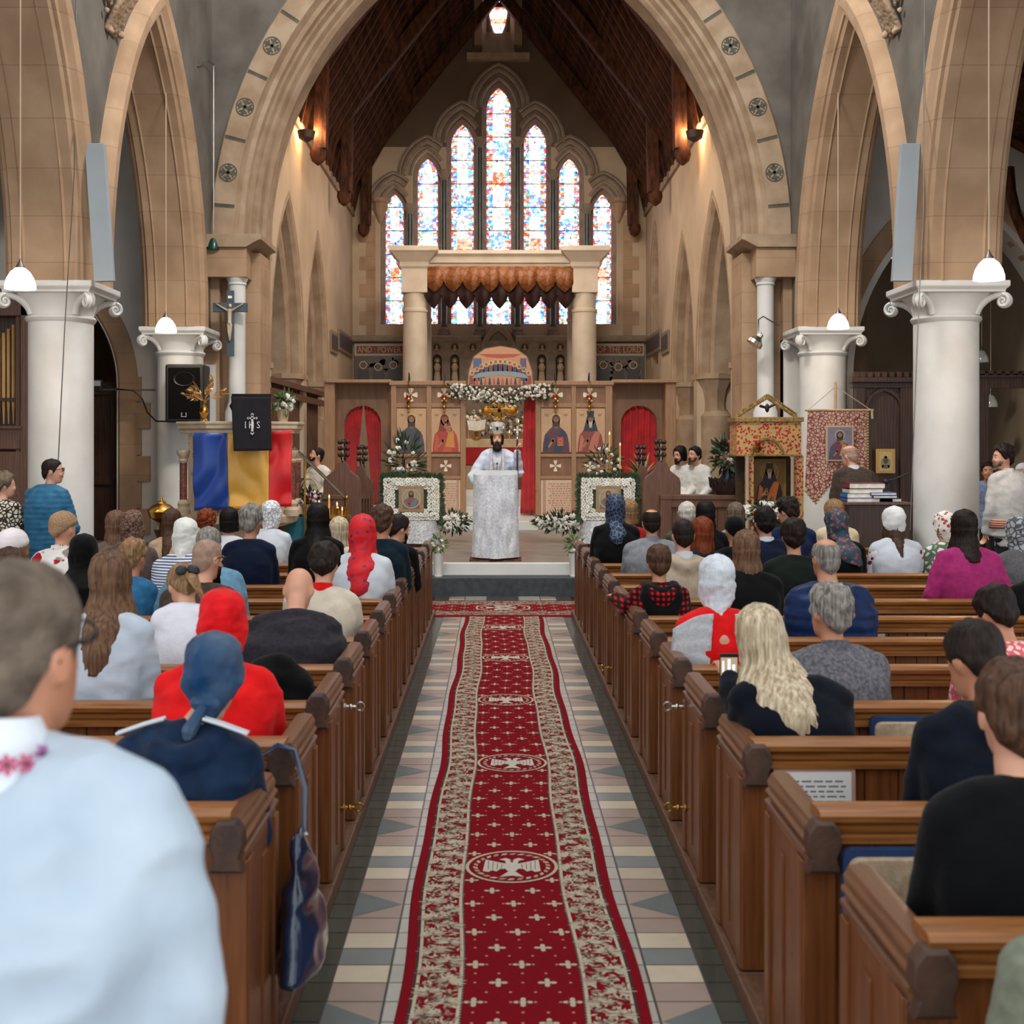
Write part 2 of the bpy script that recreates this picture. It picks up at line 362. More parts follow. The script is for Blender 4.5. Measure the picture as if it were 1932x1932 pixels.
# ---- columns with scrolled capitals
def column(X, Y, label, r=.345, zb=0, ztop=SPR, k=1.0, group='big white arcade columns'):
    t = thing('stone_column', label, 'column', (X, Y, zb), group)
    mb = MB(); mb.lathe([(r*1.35, zb), (r*1.35, zb+.12), (r*1.2, zb+.16), (r*1.22, zb+.24), (r*1.05, zb+.30), (r, zb+.36), (r, 3.30)], (X, Y, 0), 40)
    mb.build('shaft', WHITE, t)
    mb = MB(); mb.lathe([(r, 3.28), (r*1.06, 3.30), (r*1.1, 3.325), (r*1.06, 3.35), (r, 3.36)], (X, Y, 0), 40); mb.build('necking', WHITE, t)
    rings = []                              # bell: round below, squarish above
    for i in range(8):
        u = i/7; z = 3.35+.25*u; rr = r+(.085)*u**2.2; rg = []
        for j in range(40):
            a = 2*pi*j/40; sq = 1/max(abs(cos(a)), abs(sin(a))); m = rr*(1+(min(sq, 1.3)-1)*.8*u)
            rg.append((X+m*cos(a), Y+m*sin(a), z))
        rings.append(rg)
    mb = MB(); mb.loft(rings); mb.build('capital', WHITE, t, smooth=60)
    mb = MB(); h = .505*k
    mb.loft([[(X+a*h*s, Y+b*h*s, z) for a, b in ((-1, -1), (1, -1), (1, 1), (-1, 1))] for s, z in ((.93, 3.58), (.93, 3.605), (1, 3.64), (1, 3.70))])
    mb.build('abacus', WHITE, t, smooth=0, bevel=.008)
    for qa in (pi/4, 3*pi/4, 5*pi/4, 7*pi/4):
        dx, dy = cos(qa), sin(qa); mb = MB(); pts = []; ra = []
        for i in range(7):                  # stem rising to the corner
            u = i/6; q = r*.98+(.30*k)*u**1.5; pts.append((X+dx*q, Y+dy*q, 3.37+.185*sin(u*pi/2))); ra.append(.045-.012*u)
        mb.tube(pts, ra, 8)
        R0 = (r*.98+.30*k)
        for i in range(22):                 # the scroll
            pass
        sp = []; sr = []
        for i in range(26):
            a = i/25*2.6*pi; q = .075*(1-.75*i/25); sp.append((X+dx*(R0+q*sin(a)), Y+dy*(R0+q*sin(a)), 3.555-.075+q*cos(a))); sr.append(((.030-.012*i/25), .052))
        mb.tube(sp, [a[0] for a in sr], 8)
        side = Vector((-dy, dx, 0))
        for s in (-.03, .03):
            o = side*s; mb.tube([Vector(p)+o for p in sp], [a[0]*.8 for a in sr], 6)
        mb.sph((X+dx*R0, Y+dy*R0, 3.48), (.035, .035, .035), 8, 6)
        mb.build('volute', WHITE, t, smooth=60)
    return t
CL1 = column(-4.9, 13.5, 'round white stone column behind the standing man in the blue puffer jacket')
CR1 = column(4.9, 13.5, 'round white stone column beside the standing man in the white embroidered shirt')
column(-4.9, 18.6, 'round white stone column behind the black loudspeaker', k=.98)
column(4.9, 18.6, 'round white stone column behind the patterned religious banner', k=.98)
for X in (-4.9, 4.9):
    for Y in (8.4, 3.3): pass
# ================================================================== chancel arch wall
CHP = [(0, 20.3), (0, 19.80), (.05, 19.72), (.09, 19.74), (.13, 19.62), (.19, 19.64), (.22, 19.52), (.27, 19.54), (.29, 19.44), (.36, 19.42), (.395, 19.34), (.41, 19.27), (.76, 19.27), (.79, 19.31), (.79, 20.3)]
ARW, ARC, ARS = 3.82, 1.92, 5.2
mb = MB(); to3 = lambda s, z, v: (s, v, z)
wall_arches(mb, -4.7, 4.7, 5.2, 12.6, [(0, ARW+.6, ARC, ARS, 5.2)], to3, 19.34, 20.3)
struct(mb, 'wall_back', PLAST, smooth=0)
mb = MB(); arch_sweep(mb, ARW, ARC, ARS, CHP, to3, n=26); arch = struct(mb, 'trim_7', STONE_D, smooth=30)
INK = mat('green_grey_stencil', '#55584c', '#3f433b', rough=.8, bump=0)
def arcp(d, a, y=19.262): return Vector((ARC+(5.74+d)*cos(a), y, ARS+(5.74+d)*sin(a)))
for sx in (1, -1):
    for i, deg in enumerate((170.5, 160.8, 151.2, 141.6, 132)):
        a = radians(deg); c = arcp(.585, a); c.x *= sx; mb = MB(); R0 = .145
        n = 28; ring = [[(c.x+r*cos(2*pi*k/n), yy, c.z+r*sin(2*pi*k/n)) for r, yy in ((R0, 19.268), (R0, 19.26), (R0*.9, 19.26), (R0*.9, 19.268))] for k in range(n)]
        mb.loft(ring+[ring[0]], cap=False)
        for q in range(4):
            b = a+q*pi/2+pi/4*0; d = Vector((cos(b), 0, sin(b))); s = Vector((-sin(b), 0, cos(b)))
            if sx < 0: d.x *= -1; s.x *= -1
            o = Vector((c.x, 19.268, c.z))
            pts = [o+s*.02, o+d*.05+s*.018, o+d*.075+s*.06, o+d*.10+s*.07, o+d*.092+s*.03, o+d*.125+s*.02, o+d*.125-s*.02, o+d*.092-s*.03, o+d*.10-s*.07, o+d*.075-s*.06, o+d*.05-s*.018, o-s*.02]
            mb.extr(pts, (0, -.008, 0))
        m_ = mb.build('painted_medallion', INK, arch, smooth=0)
        for da in (-4.95,)+((4.75,) if i == 0 else ()):
            b = a+radians(da); mb = MB()
            for off, th in ((-.012, .004), (0, .010), (.014, .004)):
                p = [arcp(.42, b+(off-th/2)/1.0/6), arcp(.75, b+(off-th/2)/6), arcp(.75, b+(off+th/2)/6), arcp(.42, b+(off+th/2)/6)]
                p = [arcp(.42, b+(off*1.7-th)/6.3), arcp(.75, b+(off*1.7-th)/6.3), arcp(.75, b+(off*1.7+th)/6.3), arcp(.42, b+(off*1.7+th)/6.3)]
                mb.extr([Vector((q.x*sx, 19.268, q.z)) for q in p], (0, -.006, 0))
            mb.build('painted_band', INK, arch, smooth=0)
# piers under the arch, white wall beside the second columns
for sx, sd in ((-1, 'left'), (1, 'right')):
    def bx(mb, x0, x1, *a): return mb.box(min(sx*x0, sx*x1), max(sx*x0, sx*x1), *a)
    mb = MB(); bx(mb, 3.84, 4.75, 19.45, 20.3, 0, 5.0); bx(mb, 3.98, 4.62, 19.02, 20.2, 4.56, 5.02); bx(mb, 4.45, 4.75, 19.25, 19.5, 0, 4.6)
    struct(mb, 'trim_%d' % (8+(sx > 0)), STONE, smooth=0, bevel=.006)
    mb = MB(); pr = [(3.98, 5.02), (3.80, 5.12), (3.74, 5.14), (3.74, 5.22), (4.66, 5.22), (4.66, 5.02)]
    mb.loft([[(sx*(x if x > 3.97 or True else x), yy, z) for x, z in pr] for yy in (18.96, 20.3)])
    struct(mb, 'trim_%d' % (10+(sx > 0)), STONE_D, smooth=0, bevel=.004)
    t = thing('wall_shaft', 'slim white round wall shaft behind the crucifix, under the chancel arch' if sx < 0 else 'slim white round wall shaft behind the chrome swan-neck lamp, under the chancel arch', 'shaft', (sx*4.16, 19.2, 0))
    mb = MB(); mb.lathe([(.19, 0), (.19, 2.45), (.17, 2.5), (.135, 2.62), (.13, 2.7), (.13, 4.46)], (sx*4.16, 19.2, 0), 24); mb.build('shaft', WHITE, t)
    mb = MB(); mb.lathe([(.13, 4.44), (.15, 4.46), (.14, 4.49), (.17, 4.55), (.17, 4.57)], (sx*4.16, 19.2, 0), 24); mb.build('capital', WHITE, t)
    for i in range(9):                      # toothed white paint edge on the brown stone
        pass
# aisle end walls, with the doorway on the left
DW = (-7.1, .98, .9, 2.9, 0)
mb = MB(); wall_arches(mb, -10, -4.7, 0, 10.6, [DW], to3, 19.4, 20.0); struct(mb, 'wall_back_left', WHITEW, smooth=0)
mb = MB(); arch_sweep(mb, .98, .9, 2.9, [(0, 19.7), (0, 19.42), (.06, 19.36), (.16, 19.36), (.34, 19.36), (.34, 19.7)], lambda x, z, v: (-7.1+x, v, z), z0=0)
for i in range(7):
    z = .1+i*.42; mb.box(-5.8, -5.8+(.22 if i % 2 else .08), 19.35, 19.7, z, z+.40)
struct(mb, 'trim_12', STONE, smooth=0)
mb = MB(); wall_arches(mb, 4.7, 10, 0, 10.6, [(7.3, 1.7, 1.6, 3.0, 0)], to3, 19.4, 20.0); struct(mb, 'wall_back_right', WHITEW, smooth=0)
mb = MB(); arch_sweep(mb, 1.7, 1.6, 3.0, [(0, 19.7), (0, 19.5), (.12, 19.38), (.2, 19.36), (.4, 19.36), (.4, 19.7)], lambda x, z, v: (7.3+x, v, z), z0=0); struct(mb, 'trim_13', STONE, smooth=0)
mb = MB()
for i, z in enumerate((2.0, 2.4, 2.8, 3.2, 3.6)): mb.box(4.45, 5.25+(.1 if i % 2 else 0), 19.2, 19.44, z-.4, z)
for z in (0.4, .8, 1.2, 1.6, 2.0, 2.4, 2.8, 3.2): mb.box(-5.3-(.1 if int(z*10) % 8 else 0), -4.5, 19.2, 19.42, z-.4, z)
struct(mb, 'trim_14', WHITEW, smooth=0)
# aisle outer walls and lean-to ceilings, room behind
for sx, sd in ((-1, 'left'), (1, 'right')):
    to4 = lambda s, z, v, sx=sx: (sx*v, s, z)
    mb = MB(); wall_arches(mb, 7.0, 27.0, 0, 6.0, [(11.5, .5, .6, 3.2, 1.6), (16.0, .5, .6, 3.2, 1.6)], to4, 9.3, 9.8); struct(mb, 'wall_aisle_'+sd, CREAM, smooth=0)
    mb = MB(); mb.extr([(sx*5.2, 8.0, 8.2), (sx*9.6, 8.0, 5.9), (sx*9.6, 27, 5.9), (sx*5.2, 27, 8.2)], (0, 0, .12)); struct(mb, 'ceiling_aisle_'+sd, WOODR, smooth=0)
    for k in range(6):
        Y = 9.2+k*1.9; mb = MB(); mb.tube([(sx*5.25, Y, 7.95), (sx*9.3, Y, 5.85)], .09, 4)
        pts = [(sx*(9.28-1.5*sin(a)), Y, 4.3+1.9*(1-cos(a))) for a in [i*pi/2/8 for i in range(9)]]
        mb.tube(pts, .09, 4); o = mb.build('roof_brace', WOODR, smooth=0)
        tag(o, 'dark curved timber brace under the %s aisle roof' % sd, 'timber brace', 'timber braces of the %s aisle roof' % sd)
    mb = MB(); mb.box(sx*5.5 if sx > 0 else -9.5, 9.5 if sx > 0 else sx*5.5, 26.6, 27.0, 0, 6); struct(mb, 'wall_vestry_'+sd, CREAM, smooth=0)
# ================================================================== chancel walls
CW = 3.85
ZW = 8.04
for sx, sd in ((-1, 'left'), (1, 'right')):
    to5 = lambda s, z, v, sx=sx: (sx*v, s, z)
    mb = MB(); ops = [(22.15, 1.72, 2.0, 3.3, 0), (25.75, 1.5, 2.3, 3.3, 0)]
    if sx > 0: ops.append((30.2, .62, .8, 6.2, 3.9))
    wall_arches(mb, 20.3, 32.6, 0, ZW, ops, to5, CW, CW+.75); struct(mb, 'wall_chancel_'+sd, CREAM, smooth=0)
    for k, (c, w_, cc, zs, zz) in enumerate(ops):
        mb = MB(); pr = [(0, CW+.5), (0, CW+.08), (.05, CW+.02), (.14, CW-.012), (.2, CW-.012), (.2, CW+.5)]
        pr = [(d-.0, v) for d, v in pr]
        arch_sweep(mb, w_-.08, cc, zs, pr, lambda x, z, v, c=c, sx=sx: (sx*v, c+x, z), n=12, z0=(None if k < 2 else zz))
        arch_sweep(mb, w_-.3, cc, zs, [(0, CW+.6), (0, CW+.28), (.06, CW+.22), (.3, CW+.22), (.3, CW+.6)], lambda x, z, v, c=c, sx=sx: (sx*v, c+x, z), n=12, z0=(None if k < 2 else zz))
        if k < 2:
            for q in (c-w_-.02, c+w_+.02):
                mb.lathe([(.30, 0), (.30, 2.5), (.22, 2.6), (.22, 2.62)], (sx*(CW+.38), q, 0), 20)
                mb.lathe([(.22, 2.6), (.21, 2.75), (.25, 3.0), (.36, 3.2), (.40, 3.22), (.40, 3.32)], (sx*(CW+.36), q, 0), 8)
        struct(mb, 'trim_%d' % (15+k+(3 if sx > 0 else 0)), STONE_D, smooth=30)
    mb = MB(); mb.box(min(sx*6.0, sx*5.6), max(sx*6.0, sx*5.6), 20, 28, 0, 8); struct(mb, 'wall_chamber_'+sd, BROWNP, smooth=0)
    mb = MB(); mb.box(sx*CW-.06 if sx > 0 else -CW-.1, sx*CW+.1 if sx > 0 else -CW+.06, 20.3, 32.2, ZW-.12, ZW+.06); struct(mb, 'trim_%d' % (22+(sx > 0)), STONE_D, smooth=0)
# ---- east wall and its seven lights
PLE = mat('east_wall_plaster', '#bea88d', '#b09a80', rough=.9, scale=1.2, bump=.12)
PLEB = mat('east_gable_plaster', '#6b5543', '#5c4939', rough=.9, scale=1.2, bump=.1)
SURR = mat('window_stone', '#968371', '#82715f', rough=.8, scale=6, bump=.25)
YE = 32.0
Lp = [(743, 17, 363), (806, 19, 295), (872, 21, 230), (941, 23, 160), (1010, 21, 230), (1075, 19, 295), (1138, 17, 363)]
LI = []
for px, hw, py in Lp:
    w_ = hw*YE/F; c_ = 1.3*w_; rise = sqrt((w_+c_)**2-c_**2); LI.append((PX(px, YE), w_, c_, PZ(py, YE)-rise, PZ(612, YE)))
zm = 9.75
gz = lambda s: min(14.4, 8.0+(4.5-abs(s))*1.9)
ops = [(x, w_+.13, c_, zs, sl) for x, w_, c_, zs, sl in LI]
mb = MB(); wall_arches(mb, -4.4, 4.4, 0, 0, ops, to3, YE, YE+.4, ztop=lambda s: min(gz(s), 12.5)); 
# split faces at zm into two paints by face centre
for k, f in enumerate(mb.f): mb.mi[k] = 0
east = mb
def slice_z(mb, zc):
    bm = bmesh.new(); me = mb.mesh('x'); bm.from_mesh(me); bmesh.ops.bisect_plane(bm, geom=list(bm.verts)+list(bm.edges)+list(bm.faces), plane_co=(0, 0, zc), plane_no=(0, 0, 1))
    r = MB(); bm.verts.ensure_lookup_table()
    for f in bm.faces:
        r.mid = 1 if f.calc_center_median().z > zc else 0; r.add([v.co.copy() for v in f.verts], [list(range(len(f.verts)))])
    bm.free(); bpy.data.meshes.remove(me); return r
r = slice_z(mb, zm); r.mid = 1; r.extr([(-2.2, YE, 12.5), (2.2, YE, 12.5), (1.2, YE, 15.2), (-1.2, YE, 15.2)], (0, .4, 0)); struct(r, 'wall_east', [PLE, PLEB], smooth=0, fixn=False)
mb = MB(); wall_arches(mb, -3.2, 3.2, 4.6, 11.9, LI, to3, YE+.25, YE+.5, ztop=lambda s: 11.9-abs(s)*1.1); struct(mb, 'trim_24', SURR, smooth=0)
GLASS = mat('stained_glass', kind='glassart', emit=2.3, scale=13)
for i, (x, w_, c_, zs, sl) in enumerate(LI):
    # glass in panes; pane borders red/blue, middle pale figures
    apex = zs+sqrt((w_+c_)**2-c_**2); mb = MB(); RDL = random.Random(i)
    def hw(z):
        return w_ if z <= zs else max(.01, sqrt(max(0, (w_+c_)**2-(z-zs)**2))-c_)
    z = sl; dz = .055; row = 0
    while z < apex-.02:
        z2 = min(z+dz, apex-.005); a, b = hw(z), hw(z2)
        cols = [(-1, -.84, 'B'), (-.84, -.5, 'M'), (-.5, .5, 'F'), (.5, .84, 'M'), (.84, 1, 'B')]
        ph = (z-sl)/(apex-sl)*(3+(i == 3)*2)
        for p, q, k in cols:
            if k == 'B': cc = ['#ff4a30', '#5a90ff', '#ffffff', '#ff8a70'][row % 4]
            elif k == 'M': cc = RDL.choice(['#5c9cff', '#b8d6ff', '#ff7050', '#ffffff', '#86b8ff', '#8fd0a0'])
            else: cc = ['#ffffff', '#fff4ee', '#ffffff', '#ff8a70', '#ffffff', '#8fb8ff'][int(ph*3.1) % 6]
            mb.color(cc).poly([(x+a*p, YE+.33, z), (x+a*q, YE+.33, z), (x+b*q, YE+.33, z2), (x+b*p, YE+.33, z2)])
        z = z2; row += 1
    g = struct(mb, 'window_%d' % (i+1), GLASS, smooth=0, fixn=False)
    mb = MB(); q = sl+.02                   # saddle bars
    while q < apex-.2: mb.box(x-hw(q), x+hw(q), YE+.30, YE+.32, q, q+.022); q += .62
    mb.build('saddle_bars', BLACK, g, smooth=0)
# hood moulds: nested orders, side lights only their outer flank and a part of the inner one
for i, (x, w_, c_, zs, sl) in enumerate(LI):
    N = 14*2+1
    for d0, d1, v0, v1 in ((.13, .21, YE-.05, YE+.1), (.21, .27, YE-.01, YE+.1), (.27, .40, YE-.09, YE+.1), (.41, .50, YE-.15, YE+.1)):
        pr = [(d0, v1), (d0, v0+.02), ((d0+d1)/2, v0), (d1, v0+.03), (d1, v1)]
        k = 9 if d1 > .3 else 6
        i0, i1 = (0, N) if i == 3 else ((0, N-k) if i < 3 else (k, N))
        if i == 0: pass
        mb = MB(); arch_sweep(mb, w_, c_, zs, pr, lambda a, z, v, x=x: (x+a, v, z), n=14, i0=i0, i1=i1)
        struct(mb, 'trim_%d' % (30+i*4+int(d0*10)), SURR, smooth=40)
# mullion shafts
gaps = [(LI[k][0]+LI[k][1]+LI[k+1][0]-LI[k+1][1])/2 for k in range(6)]
DKG = mat('dark_marble', '#4d5148', '#3c4038', rough=.35, bump=.02, scale=5)
for k, gx in enumerate(gaps):
    ztop = min(LI[k][3], LI[k+1][3])+.02; t = thing('window_shaft', ['', ''][0] or 'dark marble shaft between the %s and %s lights of the east window from left' % (('first', 'second', 'third', 'fourth', 'fifth', 'sixth')[k], ('second', 'third', 'fourth', 'fifth', 'sixth', 'seventh')[k]), 'window shaft', (gx, YE-.04, 4.75), 'shafts of the east window')
    mb = MB(); mb.lathe([(.075, 5.0), (.075, ztop-.1)], (gx, YE-.04, 0), 14); mb.build('shaft', DKG, t)
    mb = MB(); mb.lathe([(.16, 4.75), (.16, 4.85), (.12, 4.9), (.14, 4.95), (.08, 5.02)], (gx, YE-.04, 0), 12); mb.build('base', SURR, t)
    mb = MB(); mb.lathe([(.08, ztop-.16), (.10, ztop-.14), (.09, ztop-.1), (.17, ztop+.04), (.17, ztop+.1)], (gx, YE-.04, 0), 12); mb.build('capital', SURR, t)
    zz = 6.35+.25*(k in (2, 3)); mb = MB(); mb.lathe([(.076, zz), (.1, zz+.02), (.1, zz+.05), (.076, zz+.07)], (gx, YE-.04, 0), 12); mb.build('ring', SURR, t)
mb = MB()
for sx in (-1, 1):
    X = sx*3.12; mb.lathe([(.03, 7.75), (.12, 7.95), (.2, 8.15), (.2, 8.25), (.27, 8.3), (.27, 8.38)], (X, YE-.02, 0), 12)
    for i in range(9):
        z = 4.72+i*.36; w2 = .42 if i % 2 else .24; x0, x1 = sorted((sx*3.25, sx*(3.25+w2))); mb.box(x0, x1, YE-.012, YE+.1, z, z+.355)
struct(mb, 'trim_60', STONE, smooth=0)
# small vesica window high in the gable, with its stone recess
mb = MB(); X0 = PX(940, YE)
for a, b, c, d in ((-.62, -.42, 12.35, 13.9), (.42, .62, 12.35, 13.9), (-.82, .82, 11.98, 12.14)): mb.box(X0+a, X0+b, YE-.3, YE, c, d)
mb.extr([(X0-.42, YE-.28, 12.14), (X0+.42, YE-.28, 12.14), (X0+.30, YE-.02, 12.75), (X0-.30, YE-.02, 12.75)], (0, .02, .02))
for s in (-1, 1): mb.extr([(X0+s*.42, YE-.28, 12.14), (X0+s*.30, YE-.02, 12.75), (X0+s*.30, YE-.02, 13.8), (X0+s*.42, YE-.28, 13.8)], (0, .01, 0))
struct(mb, 'trim_61', STONE_D, smooth=0)
mb = MB(); n = 12; pts = []
for k in range(n+1):
    t_ = -1+2*k/n; pts.append((.235*(1-t_*t_)**.8, t_))
for k in range(n):
    (a, t0), (b, t1) = pts[k], pts[k+1]
    for s in (-1, 1):
        mb.color('#ff8a6a' if k % 3 == 0 else '#ffffff').poly([(X0, YE-.03, 13.35+t0*.75), (X0+s*a, YE-.03, 13.35+t0*.75), (X0+s*b, YE-.03, 13.35+t1*.75), (X0, YE-.03, 13.35+t1*.75)])
struct(mb, 'window_8', GLASS, smooth=0, fixn=False)
# ================================================================== chancel roof
mb = MB()
for sx in (-1, 1):
    mb.extr([(sx*4.35, 20.2, 7.9), (sx*0, 20.2, 15.5), (sx*0, 32.4, 15.5), (sx*4.35, 32.4, 7.9)], (sx*.08, 0, .06))
struct(mb, 'ceiling', mat('roof_boards', '#1e130d', '#140d09', rough=.9, spec=.1, bump=.1), smooth=0)
RAFT = [(-3.82, 8.05), (-3.5, 9.5), (-.72, 13.4), (.72, 13.4), (3.5, 9.5), (3.82, 8.05)]
def bar(mb, p, q, y, w_, h):
    p = Vector((p[0], y, p[1])); q = Vector((q[0], y, q[1])); d = (q-p).normalized(); n_ = Vector((-d.z, 0, d.x))*h/2
    mb.extr([p+n_-Vector((0, w_/2, 0)), q+n_-Vector((0, w_/2, 0)), q-n_-Vector((0, w_/2, 0)), p-n_-Vector((0, w_/2, 0))], (0, w_, 0))
first = None
for k in range(20):
    Y = 20.75+k*.58
    if first is None:
        first = thing('rafter_couple', 'thin dark rafter couple with collar in the row under the chancel roof', 'roof rafter', (0, Y, 8.0), 'thin rafter couples of the chancel roof')
        mb = MB(); [bar(mb, RAFT[i], RAFT[i+1], Y, .07, .13) for i in (0, 1)]; mb.build('rafter', WOODR, first, smooth=0)
        mb = MB(); [bar(mb, RAFT[i], RAFT[i+1], Y, .07, .13) for i in (3, 4)]; mb.build('rafter', WOODR, first, smooth=0)
        mb = MB(); bar(mb, RAFT[2], RAFT[3], Y, .06, .12); mb.build('collar', WOODR, first, smooth=0)
        for sx in (-1, 1): mb = MB(); bar(mb, (sx*4.0, 8.1), (0, 15.1), Y, .08, .12); mb.build('outer_rafter', WOODR, first, smooth=0)
    else:
        o = copy_tree(first); o.location = (0, Y, 8.0)
for k, Y in enumerate((23.4, 27.4, 31.5)):
    t = thing('roof_truss', 'heavy dark scissor truss of the chancel roof, %s from the chancel arch' % ('first', 'second', 'third')[k], 'roof truss', (0, Y, 7.3))
    for sx in (-1, 1):
        mb = MB(); bar(mb, (sx*3.45, 7.6), (sx*3.42, 9.45), Y, .24, .26); mb.build('wall_post', WOODR, t, smooth=0, bevel=.02)
        mb = MB(); mb.lathe([(.02, 7.3), (.12, 7.38), (.16, 7.5), (.15, 7.62)], (sx*3.5, Y, 0), 12); mb.build('post_end', WOODR, t)
        mb = MB(); bar(mb, (sx*3.5, 9.3), (sx*-.2, 13.9), Y, .24, .28); mb.build('scissor_beam', WOODR, t, smooth=0, bevel=.02)
    mb = MB(); bar(mb, (-1.0, 13.75), (1.0, 13.75), Y, .2, .24); mb.build('collar', WOODR, t, smooth=0)
for sx in (-1, 1):
    mb = MB(); mb.tube([(sx*2.7, 20.4, 10.6), (sx*2.7, 32, 10.6)], .09, 4); o = mb.build('purlin', WOODR, smooth=0); tag(o, 'long dark purlin along the %s slope of the chancel roof' % ('left', 'right')[sx > 0], 'roof beam')
# ================================================================== platform, steps, sanctuary
mb = MB(); mb.box(-10, 10, 15.6, 17.5, -.1, .235); struct(mb, 'floor_step', mat('blue_grey_carpet', '#464b50', '#383d42', rough=.95, scale=12, bump=.2), smooth=0, bevel=.004)
MARB = mat('white_marble_step', '#e6e5e0', '#d9d8d3', rough=.3, scale=2, bump=.02)
mb = MB(); mb.box(-10, 10, 15.93, 16.05, .235, .395); struct(mb, 'trim_70', MARB, smooth=0, bevel=.006)
mb = MB(); mb.box(-10, 10, 16.05, 33, 0, .393); struct(mb, 'floor_platform', mat('platform_tiles', '#8d8378', '#776d62', rough=.35, scale=3, kind='block', param=.9, bump=.03), smooth=0)
mb = MB(); mb.box(-3.8, 3.8, 22.0, 33, .393, .56); mb.box(-1.2, 1.2, 23.9, 32, .56, .72); mb.box(-1.2, 1.2, 24.3, 32, .72, .88); mb.box(-1.2, 1.2, 24.7, 32, .88, 1.0)
struct(mb, 'floor_sanctuary', MARB, smooth=0, bevel=.006)
# ================================================================== pews
ORD = ['nearest', 'second', 'third', 'fourth', 'fifth', 'sixth', 'seventh', 'eighth', 'ninth', 'tenth', 'eleventh', 'twelfth', 'thirteenth']
ROW = [2.61+.865*i for i in range(13)]
XTRA = 1
def make_pew(sx, rz):
    t = thing('box_pew', 'x', 'pew', (0, 0, 0)); X = lambda x: sx*x
    def bx(mb, x0, x1, y0, y1, z0, z1): mb.box(min(sx*x0, sx*x1), max(sx*x0, sx*x1), y0, y1, z0, z1)
    mb = MB(); x = .87
    while x < 4.28: bx(mb, x+.003, x+.117, 0, .025, .09, rz-.05); x += .12
    mb.build('back_panel', WOOD, t, smooth=0, local=True)
    mb = MB(); pr = [(-.035, rz), (.06, rz), (.065, rz-.02), (.03, rz-.04), (.03, rz-.1), (-.015, rz-.1), (-.03, rz-.095), (-.03, rz-.075), (-.022, rz-.068), (-.03, rz-.062), (-.032, rz-.048), (-.024, rz-.042), (-.045, rz-.03), (-.05, rz-.012)]
    mb.loft([[(X(xx), a, b) for a, b in pr] for xx in (.83 if rz > .87 else .87, 4.3)]); mb.build('top_rail', WOODH, t, smooth=40, local=True)
    mb = MB(); bx(mb, .86, 4.28, .03, .40, .42, .45); bx(mb, .86, 4.28, .36, .385, .08, .42); mb.build('seat', WOOD, t, smooth=0, local=True)
    mb = MB(); bx(mb, .795, .83, .0, .47, .08, .765); bx(mb, .785, .845, .0, .075, .08, .765); bx(mb, .785, .845, .41, .47, .08, .765)
    bx(mb, .788, .835, .235, .30, .16, .70); bx(mb, .79, .885, -.012, .03, .08, .765); mb.build('end_panel', WOOD, t, smooth=0, bevel=.004, local=True)
    cp = [(-.042, .76), (-.042, .785), (-.05, .79), (-.05, .80), (-.036, .806), (-.036, .818), (-.048, .824), (-.048, .832), (-.038, .84), (-.042, .86), (-.028, .885), (.0, .89), (.028, .885), (.042, .86), (.038, .84), (.042, .76)]
    mb = MB(); mb.loft([[(X(.838)+sx*a, yy, b) for a, b in cp] for yy in (-.03, .475)]); mb.build('end_cap', WOODY, t, smooth=25, local=True)
    nz = [(-.048, .745), (-.036, .785), (-.050, .825), (-.046, .865), (-.026, .893), (.026, .893), (.046, .865), (.050, .825), (.036, .785), (.048, .745)]
    mb = MB(); mb.loft([[(X(.838)+sx*a*s, yy, .825+(b-.825)*s) for a, b in nz] for yy, s in ((-.068, .86), (-.062, .96), (-.055, 1), (-.02, 1))]); mb.build('cap_end', WOODE, t, smooth=25, local=True)
    mb = MB(); bx(mb, .77, .90, -.02, .835, 0, .075); mb.build('plinth', WOODM, t, smooth=0, bevel=.006, local=True)
    return t
protos = {}
def latch(t, sx, y, z):
    mb = MB(); pts = [(sx*.80, y, z), (sx*.73, y, z)]; mb.tube(pts, .006, 8); mb.lathe([(.016, 0), (.016, .006), (.009, .012)], (sx*.785 if sx < 0 else sx*.785-.0, y, z), 10, axis='x')
    mb.sph((sx*.755, y, z), .012, 10, 6)
    rg = [(sx*.712+.019*cos(a), y, z+.019*sin(a)) for a in [2*pi*i/16 for i in range(17)]]; mb.tube(rg, .0045, 6)
    o = mb.build('latch', SILVER if z > .5 else BRASS, t, local=True); o['label'] = 'chrome ring latch' if z > .5 else 'brass ring latch'
for sx in (1, -1):
    for i in range(13):
        if sx < 0 and i == 0: continue
        rz = .915 if i < 2 else (.897 if i == 2 else .845); k = (sx, rz)
        if k not in protos: o = protos[k] = make_pew(sx, rz)
        else: o = copy_tree(protos[k])
        for ch in list(bpy.data.objects):
            if ch.parent == o and ch.name.startswith('latch'): bpy.data.objects.remove(ch)
        o.location = (0, ROW[i], 0); o['group'] = 'pine box pews along the aisle'
        o['label'] = 'pine box pew %s of the aisle, %s' % ('right' if sx > 0 else 'left', ('nearest the camera' if i == (0 if sx > 0 else 1) else ('%s from the camera' % ORD[i if sx > 0 else i-1])))
        PEW = o
        if i == 3: protos[(sx, 'd')] = o
        protos[(sx, i)] = o
o = copy_tree(protos[(1, 0)]); o.location = (0, ROW[0]-.865, 0); tag(o, 'pine box pew right of the aisle, below the lower right corner of the picture', 'pew', 'pine box pews along the aisle')
for sx in (1, -1): latch(protos[(sx, 3)], sx, .44, .735); latch(protos[(sx, 3)], sx, .40, .28)
latch(protos[(1, 7)], 1, .44, .28)
